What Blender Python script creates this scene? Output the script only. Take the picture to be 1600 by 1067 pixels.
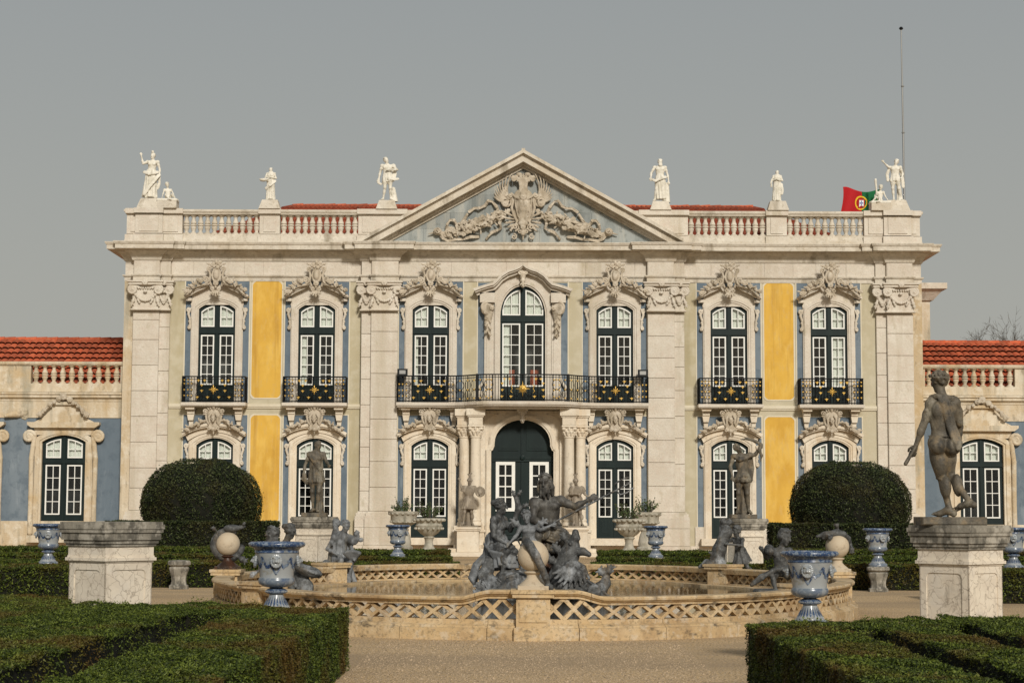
import bpy, math, random
import numpy as np
from mathutils import Vector, Matrix
random.seed(7); np.random.seed(7)
scene = bpy.context.scene
for o in list(bpy.data.objects): bpy.data.objects.remove(o)
C = scene.collection
rad = math.radians

# ------------------------------------------------------------------ camera
FPX, PITCH, YAW, ROLL = 2900.0, math.atan(267/2900), math.atan(8/2900), rad(0.22)
cam_d = bpy.data.cameras.new('camera'); cam = bpy.data.objects.new('camera', cam_d); C.objects.link(cam)
cam_d.sensor_width = 36; cam_d.lens = 36*FPX/1600; cam_d.clip_end = 3000; cam_d.clip_start = 0.5
_f = Vector((-math.sin(YAW)*math.cos(PITCH), math.cos(YAW)*math.cos(PITCH), math.sin(PITCH)))
_r = Vector((math.cos(YAW), math.sin(YAW), 0)); _u = _r.cross(_f)
_R = math.cos(ROLL)*_r + math.sin(ROLL)*_u; _U = math.cos(ROLL)*_u - math.sin(ROLL)*_r
cam.matrix_world = Matrix(((_R.x,_U.x,-_f.x,-0.22),(_R.y,_U.y,-_f.y,0),(_R.z,_U.z,-_f.z,1.65),(0,0,0,1)))
scene.camera = cam

# ------------------------------------------------------------------ world, sun, exposure
SUN_AZ, SUN_EL = rad(14), rad(28)
S = Vector((math.sin(SUN_AZ)*math.cos(SUN_EL), -math.cos(SUN_AZ)*math.cos(SUN_EL), math.sin(SUN_EL)))
w = bpy.data.worlds.new('World'); scene.world = w; w.use_nodes = True
nt = w.node_tree; nt.nodes.clear()
out = nt.nodes.new('ShaderNodeOutputWorld'); bg = nt.nodes.new('ShaderNodeBackground'); bg.inputs['Strength'].default_value = 0.1
sky = nt.nodes.new('ShaderNodeTexSky'); sky.sky_type = 'NISHITA'; sky.sun_disc = False
sky.sun_elevation = SUN_EL; sky.sun_rotation = math.atan2(S.x, S.y); sky.dust_density = 6; sky.air_density = 1.5; sky.ozone_density = 1
mix = nt.nodes.new('ShaderNodeMix'); mix.data_type = 'RGBA'; mix.inputs[0].default_value = 0.90   # thick even haze over the sky
tc = nt.nodes.new('ShaderNodeTexCoord'); sp = nt.nodes.new('ShaderNodeSeparateXYZ'); nt.links.new(tc.outputs['Generated'], sp.inputs[0])
hz = nt.nodes.new('ShaderNodeValToRGB'); hz.color_ramp.elements[0].color = (4.20, 4.17, 3.80, 1); hz.color_ramp.elements[1].color = (2.95, 3.14, 3.22, 1); hz.color_ramp.elements[1].position = .34; hz.color_ramp.elements[0].position = .04
nt.links.new(sp.outputs['Z'], hz.inputs[0]); nt.links.new(hz.outputs[0], mix.inputs[7])
nt.links.new(sky.outputs[0], mix.inputs[6]); nt.links.new(mix.outputs[2], bg.inputs[0]); nt.links.new(bg.outputs[0], out.inputs[0])
sun_d = bpy.data.lights.new('sun', 'SUN'); sun_d.energy = 3.0; sun_d.angle = rad(8); sun_d.color = (1, 0.95, 0.86)
sun = bpy.data.objects.new('sun', sun_d); C.objects.link(sun)
sun.rotation_euler = S.to_track_quat('Z', 'Y').to_euler(); sun.location = (30, -30, 60)
vs = scene.view_settings; vs.view_transform = 'Standard'; vs.look = 'None'; vs.exposure = 0; vs.gamma = 1; vs.use_curve_mapping = False
scene.render.engine = 'CYCLES'

# ------------------------------------------------------------------ materials
def mat(name, base, layers=(), rough=.8, bump=None, rand=0., metal=0., spec=.3, coat=0., space='world', attr=None):
    m = bpy.data.materials.new(name); m.use_nodes = True; t = m.node_tree; N = t.nodes; L = t.links
    b = N['Principled BSDF']; b.inputs['Roughness'].default_value = rough; b.inputs['Metallic'].default_value = metal
    b.inputs['Specular IOR Level'].default_value = spec
    if coat: b.inputs['Coat Weight'].default_value = coat; b.inputs['Coat Roughness'].default_value = .08
    if space == 'world': pos = N.new('ShaderNodeNewGeometry').outputs['Position']
    else: pos = N.new('ShaderNodeTexCoord').outputs['Object']
    rgb = N.new('ShaderNodeRGB'); rgb.outputs[0].default_value = (*base, 1); cur = rgb.outputs[0]
    for (col, sc, st, lo, hi, amt) in layers:
        mp = N.new('ShaderNodeMapping'); mp.inputs['Scale'].default_value = (sc*st[0], sc*st[1], sc*st[2]); L.new(pos, mp.inputs[0])
        mp.inputs['Location'].default_value = (random.uniform(0,50),)*3
        nz = N.new('ShaderNodeTexNoise'); nz.inputs['Scale'].default_value = 1; nz.inputs['Detail'].default_value = 5; nz.inputs['Roughness'].default_value = .62; L.new(mp.outputs[0], nz.inputs['Vector'])
        mr = N.new('ShaderNodeMapRange'); mr.inputs[1].default_value = .5+(lo-.5)*.6; mr.inputs[2].default_value = .5+(hi-.5)*.6; mr.inputs[4].default_value = amt; L.new(nz.outputs[0], mr.inputs[0])
        mx = N.new('ShaderNodeMix'); mx.data_type = 'RGBA'; mx.inputs[7].default_value = (*col, 1); L.new(mr.outputs[0], mx.inputs[0]); L.new(cur, mx.inputs[6]); cur = mx.outputs[2]
    if rand or attr:
        if attr: src = N.new('ShaderNodeAttribute'); src.attribute_name = attr; o = src.outputs['Fac']
        else: src = N.new('ShaderNodeObjectInfo'); o = src.outputs['Random']
        mr = N.new('ShaderNodeMapRange'); mr.inputs[3].default_value = 1-rand; mr.inputs[4].default_value = 1+rand; L.new(o, mr.inputs[0])
        hs = N.new('ShaderNodeHueSaturation'); L.new(mr.outputs[0], hs.inputs['Value']); L.new(cur, hs.inputs['Color']); cur = hs.outputs[0]
    L.new(cur, b.inputs['Base Color'])
    if bump:
        nz = N.new('ShaderNodeTexNoise'); nz.inputs['Scale'].default_value = bump[0]; nz.inputs['Detail'].default_value = 6; L.new(pos, nz.inputs['Vector'])
        bp = N.new('ShaderNodeBump'); bp.inputs['Strength'].default_value = bump[1]; bp.inputs['Distance'].default_value = bump[2]
        L.new(nz.outputs[0], bp.inputs['Height']); L.new(bp.outputs[0], b.inputs['Normal'])
    return m
def add_veins(m, scale, col, width=.035, amt=.7):
    t = m.node_tree; N = t.nodes; L = t.links; b = N['Principled BSDF']; src = b.inputs['Base Color'].links[0].from_socket
    pos = N.new('ShaderNodeTexCoord').outputs['Object']; nz = N.new('ShaderNodeTexNoise'); nz.inputs['Scale'].default_value = 6; nz.inputs['Detail'].default_value = 3; L.new(pos, nz.inputs['Vector'])
    ma = N.new('ShaderNodeMix'); ma.data_type = 'VECTOR'; ma.inputs[0].default_value = .22; L.new(pos, ma.inputs[4]); L.new(nz.outputs['Color'], ma.inputs[5])
    vo = N.new('ShaderNodeTexVoronoi'); vo.feature = 'DISTANCE_TO_EDGE'; vo.inputs['Scale'].default_value = scale; L.new(ma.outputs[1], vo.inputs['Vector'])
    n2 = N.new('ShaderNodeTexNoise'); n2.inputs['Scale'].default_value = 9; L.new(pos, n2.inputs['Vector'])
    mr = N.new('ShaderNodeMapRange'); mr.inputs[1].default_value = 0; mr.inputs[2].default_value = width; mr.inputs[3].default_value = amt; mr.inputs[4].default_value = 0; L.new(vo.outputs['Distance'], mr.inputs[0])
    mu = N.new('ShaderNodeMath'); mu.operation = 'MULTIPLY'; L.new(mr.outputs[0], mu.inputs[0]); L.new(n2.outputs[0], mu.inputs[1])
    mx = N.new('ShaderNodeMix'); mx.data_type = 'RGBA'; mx.inputs[7].default_value = (*col,1); L.new(mu.outputs[0], mx.inputs[0]); L.new(src, mx.inputs[6]); L.new(mx.outputs[2], b.inputs['Base Color'])
I3 = (1,1,1); VS = (1,1,.12)   # VS: rain streaks running down
MT = {}
MT['stone'] = mat('limestone', (.60,.545,.46), [((.56,.485,.40), .9, I3, .42, .68, .6), ((.70,.65,.57), 2.2, I3, .45, .72, .5), ((.40,.335,.23), .9, (1,1,.07), .58, .80, .6), ((.44,.38,.29), 16, I3, .52, .72, .3), ((.36,.31,.20), 2.0, (1,1,.5), .68, .86, .55), ((.55,.44,.37), 5, (1,1,2), .56, .76, .4)], .82, (14,.5,.03), rand=.035)
MT['stone_old'] = mat('yellowed_old_limestone', (.60,.515,.39), [((.46,.345,.20), 1.0, VS, .42, .68, .75), ((.70,.64,.53), 2.4, I3, .5, .7, .6), ((.31,.285,.215), 1.7, VS, .56, .78, .7), ((.50,.36,.19), .7, I3, .54, .74, .6), ((.20,.165,.11), 5, (1,1,.4), .64, .8, .5)], .86, (14,.5,.03), rand=.04)
MT['stone_wet'] = mat('stained_limestone', (.66,.58,.465), [((.56,.43,.28), 1.1, VS, .50, .76, .65), ((.77,.71,.60), 2.2, I3, .5, .7, .5), ((.24,.19,.13), 1.6, VS, .64, .84, .65), ((.3,.25,.18), 7, I3, .62, .8, .35)], .85, (12,.4,.02), rand=.05)
MT['cornice'] = mat('weathered_cornice_stone', (.58,.525,.44), [((.49,.41,.30), .7, (1,1,.4), .44, .72, .6), ((.72,.66,.56), 2.5, I3, .5, .7, .5), ((.22,.18,.12), 1.3, (1,1,.2), .61, .83, .7), ((.30,.25,.17), 8, I3, .57, .77, .4)], .85, (14,.5,.03), rand=.06)
MT['khaki'] = mat('khaki_plaster', (.49,.44,.32), [((.43,.37,.235), .5, VS, .4, .7, .7), ((.56,.51,.39), 1.7, I3, .45, .7, .6), ((.30,.25,.14), 1.2, VS, .6, .82, .4)], .9, (25,.12,.01))
MT['blue'] = mat('blue_grey_plaster', (.132,.170,.208), [((.19,.228,.262), .9, (1,1,.08), .42, .68, .8), ((.102,.134,.168), 2.3, I3, .48, .7, .65), ((.27,.31,.345), 3.5, (1,1,.25), .6, .8, .4)], .9, (25,.1,.01))
MT['yellow'] = mat('ochre_yellow_plaster', (.67,.405,.072), [((.56,.315,.05), .6, I3, .4, .7, .7), ((.74,.49,.12), 1.9, (1,1,.4), .46, .7, .6), ((.44,.24,.045), 2.2, (1,1,.06), .54, .76, .65), ((.60,.40,.14), 9, (1,1,.3), .58, .76, .5)], .9, (25,.12,.01))
MT['trim'] = mat('pale_plaster_edging', (.66,.60,.47), [((.56,.49,.36), 1.5, I3, .4, .7, .5)], .9)
MT['green'] = mat('dark_green_paint', (.005,.013,.013), [((.009,.021,.020), 3, VS, .4, .7, .6)], .5, (30,.06,.01), spec=.22)
MT['white'] = mat('white_paint', (.78,.78,.74), [((.66,.66,.6), 4, I3, .5, .75, .5)], .5)
MT['curtain'] = mat('pale_curtain', (.84,.83,.77), [((.72,.71,.64), 7, (1,1,.1), .4, .6, .5)], .9)
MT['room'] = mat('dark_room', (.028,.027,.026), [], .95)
MT['room_pale'] = mat('lightened_upper_room', (.13,.125,.12), [], .95)  # paler copy of room: brighter indoor light upstairs put into the colour
MT['carving'] = mat('weathered_carved_stone', (.50,.43,.335), [((.36,.30,.215), 2.2, I3, .42, .68, .7), ((.62,.555,.46), 3.5, I3, .5, .72, .55), ((.19,.155,.105), 3.2, (1,1,.5), .58, .8, .7)], .86, (30,.5,.02), rand=.05)
MT['redcloth'] = mat('red_upholstery', (.42,.10,.05), [], .8)
MT['iron'] = mat('black_iron', (.006,.007,.008), [], .55, spec=.25)
MT['gold'] = mat('gilding', (.62,.40,.10), [((.4,.24,.06), 12, I3, .5, .7, .5)], .38, metal=.7)
MT['tile'] = mat('terracotta_tile', (.46,.098,.040), [((.32,.070,.032), 2.2, I3, .4, .66, .6), ((.50,.16,.07), 6, I3, .5, .7, .5), ((.13,.075,.05), 3.5, I3, .62, .84, .6)], .85, (20,.2,.01), rand=.28)
MT['tile_old'] = mat('old_dark_red_tile', (.27,.058,.028), [((.17,.040,.022), 2.2, I3, .4, .66, .7), ((.36,.10,.05), 6, I3, .5, .7, .5), ((.09,.055,.04), 3.5, I3, .60, .82, .6)], .88, (20,.3,.015))
MT['marble'] = mat('grey_blue_marble', (.285,.305,.295), [((.185,.205,.20), 1.5, (1,1,.5), .42, .66, .8), ((.42,.41,.36), 2.6, VS, .5, .7, .6), ((.12,.13,.11), 2.2, I3, .62, .8, .6)], .7, (12,.15,.01), rand=.12)
MT['whitestone'] = mat('white_marble', (.74,.70,.61), [((.52,.48,.38), 3.5, I3, .45, .7, .6), ((.30,.27,.19), 5, (1,1,.4), .58, .8, .6)], .75, (30,.3,.01), space='obj')
MT['greystone'] = mat('grey_weathered_marble', (.44,.41,.34), [((.28,.26,.205), 3.5, I3, .42, .68, .8), ((.16,.15,.11), 5, (1,1,.4), .55, .8, .7)], .8, (30,.3,.01), space='obj')
MT['oldstone'] = mat('lichened_dark_stone', (.135,.112,.080), [((.07,.060,.044), 5, I3, .4, .66, .85), ((.28,.25,.19), 4.5, (1,1,.5), .54, .82, .85), ((.030,.027,.022), 4, VS, .52, .74, .85), ((.23,.165,.09), 7, I3, .54, .74, .6), ((.05,.045,.035), 22, I3, .52, .7, .5)], .6, (60,.5,.012), spec=.4, space='obj')
MT['lead'] = mat('weathered_lead', (.080,.081,.079), [((.026,.026,.026), 5, I3, .42, .66, .85), ((.34,.355,.37), 3.4, (1,1,.7), .56, .80, .85), ((.14,.10,.055), 5, VS, .56, .8, .6), ((.17,.175,.175), 20, I3, .52, .72, .5), ((.02,.02,.02), 30, I3, .56, .74, .5)], .62, (55,.5,.012), spec=.4, metal=.05, space='obj')
MT['lead_pale'] = mat('whitened_lead', (.165,.172,.178), [((.065,.067,.068), 5, I3, .42, .66, .8), ((.33,.345,.36), 3.5, (1,1,.6), .54, .80, .8), ((.16,.13,.08), 6, VS, .58, .8, .5), ((.06,.06,.06), 22, I3, .54, .72, .5)], .62, (55,.45,.012), spec=.4, metal=.05, space='obj')
MT['lead_warm'] = mat('brown_lead', (.082,.075,.064), [((.028,.026,.024), 4, I3, .42, .66, .85), ((.18,.14,.085), 3.4, (1,1,.7), .54, .78, .7), ((.21,.21,.20), 6, (1,1,.6), .58, .8, .6), ((.02,.02,.02), 26, I3, .56, .74, .5)], .55, (55,.4,.012), spec=.45, metal=.05, space='obj')
MT['rust'] = mat('wet_rusty_rock', (.050,.022,.012), [((.02,.015,.012), 4, I3, .4, .66, .8), ((.14,.06,.025), 6, I3, .56, .76, .7)], .35, (25,.5,.03), space='obj')
MT['pedestal'] = mat('veined_pedestal_marble', (.70,.62,.505), [((.60,.52,.42), 3.2, (1,1,1.6), .46, .62, .6), ((.64,.59,.52), 2, I3, .5, .7, .5), ((.30,.265,.21), 4, (1,1,.4), .62, .8, .45)], .8, (25,.3,.01), space='obj')
add_veins(MT['pedestal'], 9, (.26,.21,.16), .05, 1.2)
MT['pedcap'] = mat('lichened_cap_stone', (.27,.245,.20), [((.085,.078,.064), 5, (1,1,.5), .42, .62, .85), ((.50,.46,.39), 7, I3, .52, .7, .6)], .88, (30,.4,.012), space='obj')
MT['ceramic'] = mat('glazed_white_ceramic', (.31,.325,.33), [((.20,.23,.265), 7, I3, .45, .7, .7), ((.22,.195,.14), 9, I3, .58, .8, .7)], .22, (16,.1,.01), spec=.5, space='obj')
MT['cobalt'] = mat('glazed_cobalt', (.032,.062,.135), [((.20,.245,.30), 26, I3, .47, .58, .85), ((.018,.035,.09), 9, I3, .5, .7, .7), ((.16,.14,.1), 7, I3, .62, .8, .6)], .25, spec=.5, space='obj')
MT['paleblue'] = mat('glazed_pale_blue', (.135,.165,.205), [((.27,.285,.30), 14, I3, .46, .64, .8), ((.06,.09,.16), 10, I3, .54, .7, .7)], .25, spec=.5, space='obj')
MT['fstone'] = mat('fountain_limestone', (.50,.36,.195), [((.58,.455,.29), 1.8, I3, .42, .68, .7), ((.33,.215,.11), 1.4, (1,1,.6), .46, .7, .75), ((.085,.066,.045), 2.6, (1,1,1.8), .62, .76, .85), ((.56,.49,.385), 8, I3, .55, .72, .5), ((.19,.145,.09), 22, I3, .54, .7, .5)], .86, (16,.45,.02), rand=.06)
MT['ball'] = mat('pale_ball_stone', (.50,.42,.31), [((.47,.36,.24), 3, I3, .42, .7, .6), ((.25,.19,.13), 9, I3, .62, .8, .5)], .85, (25,.3,.01), space='obj')
MT['water'] = mat('dark_basin_water', (.045,.036,.022), [], .06, (7,.10,.02), spec=.5)
MT['leaf_near'] = None
MT['trunk'] = mat('grey_bark', (.10,.08,.06), [((.05,.04,.03), 8, VS, .4, .6, .8)], .9)
MT['red'] = mat('flag_red', (.42,.012,.015), [], .8); MT['fgreen'] = mat('flag_green', (.010,.13,.045), [], .8)
MT['fyellow'] = mat('flag_yellow', (.80,.52,.03), [], .8); MT['fwhite'] = mat('flag_white', (.8,.8,.8), [], .8); MT['fblue'] = mat('flag_blue', (.02,.05,.30), [], .8)
MT['steel'] = mat('grey_pole_metal', (.30,.30,.29), [], .5, metal=.5)

def glass():
    m = bpy.data.materials.new('window_glass'); m.use_nodes = True; N = m.node_tree.nodes; L = m.node_tree.links; N.clear()
    o = N.new('ShaderNodeOutputMaterial'); mx = N.new('ShaderNodeMixShader'); tr = N.new('ShaderNodeBsdfTransparent'); gl = N.new('ShaderNodeBsdfGlossy')
    tr.inputs[0].default_value = (.93,.95,.94,1); gl.inputs['Roughness'].default_value = .04
    fr = N.new('ShaderNodeFresnel'); fr.inputs[0].default_value = 1.5
    nz = N.new('ShaderNodeTexNoise'); nz.inputs['Scale'].default_value = 1.3; bp = N.new('ShaderNodeBump'); bp.inputs['Strength'].default_value = .08; bp.inputs['Distance'].default_value = .03
    L.new(nz.outputs[0], bp.inputs['Height']); L.new(bp.outputs[0], gl.inputs['Normal'])
    L.new(fr.outputs[0], mx.inputs[0]); L.new(tr.outputs[0], mx.inputs[1]); L.new(gl.outputs[0], mx.inputs[2]); L.new(mx.outputs[0], o.inputs[0])
    return m
MT['glass'] = glass()

def gravel():
    m = mat('tan_gravel', (.59,.405,.205), [((.48,.325,.16), .5, I3, .4, .7, .7), ((.60,.47,.33), 30, I3, .45, .65, .8), ((.12,.08,.045), 34, I3, .50, .66, .9), ((.30,.22,.14), .16, (1,2.5,1), .45, .7, .6)], .95)
    t = m.node_tree; N = t.nodes; L = t.links; b = N['Principled BSDF']
    pos = N.new('ShaderNodeNewGeometry').outputs['Position']
    vo = N.new('ShaderNodeTexVoronoi'); vo.inputs['Scale'].default_value = 42; L.new(pos, vo.inputs['Vector'])
    bp = N.new('ShaderNodeBump'); bp.inputs['Strength'].default_value = .9; bp.inputs['Distance'].default_value = .012; bp.invert = True
    L.new(vo.outputs['Distance'], bp.inputs['Height']); L.new(bp.outputs[0], b.inputs['Normal'])
    return m
MT['gravel'] = gravel()

def leafmat(name, dark, mid, bright, brown, bamt=.5):
    m = bpy.data.materials.new(name); m.use_nodes = True; t = m.node_tree; N = t.nodes; L = t.links; b = N['Principled BSDF']
    at = N.new('ShaderNodeAttribute'); at.attribute_name = 'rnd'
    cr = N.new('ShaderNodeValToRGB'); e = cr.color_ramp.elements
    e[0].position = 0; e[0].color = (*dark,1); e[1].position = .55; e[1].color = (*mid,1); x = e.new(.92); x.color = (*bright,1)
    L.new(at.outputs['Fac'], cr.inputs[0])
    nz = N.new('ShaderNodeTexNoise'); nz.inputs['Scale'].default_value = .9; nz.inputs['Detail'].default_value = 4
    L.new(N.new('ShaderNodeNewGeometry').outputs['Position'], nz.inputs['Vector'])
    mr = N.new('ShaderNodeMapRange'); mr.inputs[1].default_value = .49; mr.inputs[2].default_value = .66; mr.inputs[4].default_value = bamt; L.new(nz.outputs[0], mr.inputs[0])
    mx = N.new('ShaderNodeMix'); mx.data_type = 'RGBA'; mx.inputs[7].default_value = (*brown,1); L.new(mr.outputs[0], mx.inputs[0]); L.new(cr.outputs[0], mx.inputs[6])
    L.new(mx.outputs[2], b.inputs['Base Color']); b.inputs['Roughness'].default_value = .55; b.inputs['Specular IOR Level'].default_value = .22
    return m
MT['leaf'] = leafmat('box_hedge_leaf', (.012,.019,.003), (.044,.066,.007), (.115,.145,.020), (.095,.052,.012), .8)
MT['leaf_dark'] = leafmat('topiary_leaf', (.004,.007,.001), (.013,.022,.004), (.085,.105,.035), (.055,.038,.011), .5)
MT['leaf_urn'] = leafmat('pot_plant_leaf', (.03,.05,.015), (.06,.09,.03), (.12,.15,.06), (.1,.08,.03), .2)
MT['core'] = mat('hedge_inner_twigs', (.007,.008,.004), [((.018,.014,.008), 8, I3, .5, .7, .6)], .95)

# ------------------------------------------------------------------ mesh helpers
def link(name, me, m=None, parent=None, loc=None, smooth=False):
    if m is not None and not me.materials: me.materials.append(MT[m] if isinstance(m, str) else m)
    o = bpy.data.objects.new(name, me); C.objects.link(o)
    if parent is not None: o.parent = parent
    if loc is not None: o.location = loc
    if smooth: me.polygons.foreach_set('use_smooth', [True]*len(me.polygons))
    return o
def thing(name, label, cat, loc=(0,0,0), rz=0, group=None):
    o = bpy.data.objects.new(name, None); C.objects.link(o); o.location = loc; o.rotation_euler = (0,0,rz)
    return tag(o, label, cat, group)
def tag(o, label, cat, group=None):
    o['label'] = label; o['category'] = cat
    if group: o['group'] = group
    return o
def structure(o): o['kind'] = 'structure'; return o
def npmesh(name, v, q):
    me = bpy.data.meshes.new(name); v = np.asarray(v, np.float32); q = np.asarray(q, np.int32); k = q.shape[1]
    me.vertices.add(len(v)); me.vertices.foreach_set('co', v.ravel()); me.loops.add(q.size); me.loops.foreach_set('vertex_index', q.ravel())
    me.polygons.add(len(q)); me.polygons.foreach_set('loop_start', np.arange(0, q.size, k, dtype=np.int32))
    me.update(calc_edges=True); return me
class MB:
    def __init__(s): s.v = []; s.f = []
    def add(s, vs_, fs):
        n = len(s.v); s.v += [tuple(p) for p in vs_]; s.f += [tuple(i+n for i in f) for f in fs]; return s
    def box(s, x0, x1, y0, y1, z0, z1):
        return s.add([(x0,y0,z0),(x1,y0,z0),(x1,y1,z0),(x0,y1,z0),(x0,y0,z1),(x1,y0,z1),(x1,y1,z1),(x0,y1,z1)],
                     [(0,3,2,1),(4,5,6,7),(0,1,5,4),(1,2,6,5),(2,3,7,6),(3,0,4,7)])
    def bbox(s, x0, x1, y0, y1, z0, z1, b=.01):      # box with chamfered front (-y) edges
        return s.add([(x0,y0+b,z0),(x1,y0+b,z0),(x1,y1,z0),(x0,y1,z0),(x0,y0+b,z1),(x1,y0+b,z1),(x1,y1,z1),(x0,y1,z1),
                      (x0+b,y0,z0+b),(x1-b,y0,z0+b),(x1-b,y0,z1-b),(x0+b,y0,z1-b)],
                     [(0,3,2,1),(4,5,6,7),(1,2,6,5),(2,3,7,6),(3,0,4,7),(8,9,10,11),(0,1,9,8),(1,5,10,9),(5,4,11,10),(4,0,8,11)])
    def prism(s, poly, y0, y1):                      # poly in (x,z), counter-clockwise seen from -y
        n = len(poly); 
        vs_ = [(x,y0,z) for x,z in poly] + [(x,y1,z) for x,z in poly]
        return s.add(vs_, [tuple(range(n)), tuple(range(2*n-1, n-1, -1))] + [(i, i+n, (i+1)%n+n, (i+1)%n) for i in range(n)])
    def strip(s, inner, outer, y0, y1):              # ring/band between two polylines of equal length (open), in (x,z)
        n = len(inner)
        vs_ = [(x,y0,z) for x,z in inner] + [(x,y0,z) for x,z in outer] + [(x,y1,z) for x,z in inner] + [(x,y1,z) for x,z in outer]
        fs = []
        for i in range(n-1):
            fs += [(i, i+1, n+i+1, n+i), (2*n+i, 3*n+i, 3*n+i+1, 2*n+i+1), (i, 2*n+i, 2*n+i+1, i+1), (n+i, n+i+1, 3*n+i+1, 3*n+i)]
        fs += [(0, n, 3*n, 2*n), (n-1, 3*n-1, 4*n-1, 2*n-1)]
        return s.add(vs_, fs)
    def lathe(s, prof, n=20, c=(0,0,0), sq=None):
        vs_ = []; m = len(prof)
        for i in range(n):
            a = 2*math.pi*i/n
            for r, z in prof: vs_.append((c[0]+r*math.cos(a), c[1]+r*math.sin(a), c[2]+z))
        fs = [(i*m+j, ((i+1)%n)*m+j, ((i+1)%n)*m+j+1, i*m+j+1) for i in range(n) for j in range(m-1)]
        fs.append(tuple(i*m for i in range(n-1,-1,-1))); fs.append(tuple(i*m+m-1 for i in range(n)))
        return s.add(vs_, fs)
    def tube(s, pts, r, n=6):
        P = [Vector(p) for p in pts]; m = len(P); vs_ = []; rr = r if isinstance(r, (list,tuple)) else [r]*m
        for i, p in enumerate(P):
            d = (P[min(i+1,m-1)]-P[max(i-1,0)]).normalized(); a = d.cross(Vector((0,0,1)))
            if a.length < .05: a = d.cross(Vector((1,0,0)))
            a.normalize(); b = d.cross(a)
            for k in range(n):
                t = 2*math.pi*k/n; vs_.append(p + a*math.cos(t)*rr[i] + b*math.sin(t)*rr[i])
        fs = [(i*n+k, i*n+(k+1)%n, (i+1)*n+(k+1)%n, (i+1)*n+k) for i in range(m-1) for k in range(n)]
        fs += [tuple(range(n-1,-1,-1)), tuple(range((m-1)*n, m*n))]
        return s.add(vs_, fs)
    def sweep(s, path, prof, closed=False):           # path [(x,y)] in plan, prof [(outward, z)], outward = right of travel
        n = len(path); m = len(prof); vs_ = []
        for i, (x, y) in enumerate(path):
            if closed: a, b = path[i-1], path[(i+1) % n]
            else: a, b = path[max(i-1,0)], path[min(i+1,n-1)]
            t1 = Vector((x-a[0], y-a[1])); t2 = Vector((b[0]-x, b[1]-y))
            if t1.length < 1e-6: t1 = t2
            if t2.length < 1e-6: t2 = t1
            n1 = Vector((t1.y,-t1.x)).normalized(); n2 = Vector((t2.y,-t2.x)).normalized(); nn = (n1+n2).normalized(); k = 1/max(nn.dot(n1), .35)
            for o_, z in prof: vs_.append((x+nn.x*o_*k, y+nn.y*o_*k, z))
        R_ = range(n if closed else n-1)
        fs = [(i*m+j, ((i+1)%n)*m+j, ((i+1)%n)*m+(j+1)%m, i*m+(j+1)%m) for i in R_ for j in range(m)]
        if not closed: fs += [tuple(range(m-1,-1,-1)), tuple(range((n-1)*m, n*m))]
        return s.add(vs_, fs)
    def mesh(s, name):
        me = bpy.data.meshes.new(name); me.from_pydata(s.v, [], s.f); me.update()
        import bmesh as _b
        bm = _b.new(); bm.from_mesh(me); _b.ops.recalc_face_normals(bm, faces=bm.faces); bm.to_mesh(me); bm.free(); return me
    def build(s, name, m, parent=None, loc=None, smooth=False):
        o = link(name, s.mesh(name), m, parent, loc)
        if smooth: auto_smooth(o.data, smooth if smooth is not True else 40)
        return o
def auto_smooth(me, deg=40):
    me.polygons.foreach_set('use_smooth', [True]*len(me.polygons))
    me.set_sharp_from_angle(angle=rad(deg))
def part(name, m, parent, *boxes):
    b = MB()
    for bx in boxes: b.box(*bx)
    return b.build(name, m, parent)
def arc(cx, cz, rx, rz, a0, a1, n): return [(cx+rx*math.cos(rad(a0+(a1-a0)*i/n)), cz+rz*math.sin(rad(a0+(a1-a0)*i/n))) for i in range(n+1)]
def segarc(hw, zs, rise, n=14):                       # segmental arch from (-hw,zs) to (hw,zs), left to right
    R = (hw*hw+rise*rise)/(2*rise); a = math.asin(hw/R)
    return [(R*math.sin(-a+2*a*i/n), zs+rise-R+R*math.cos(-a+2*a*i/n)) for i in range(n+1)]

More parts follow.
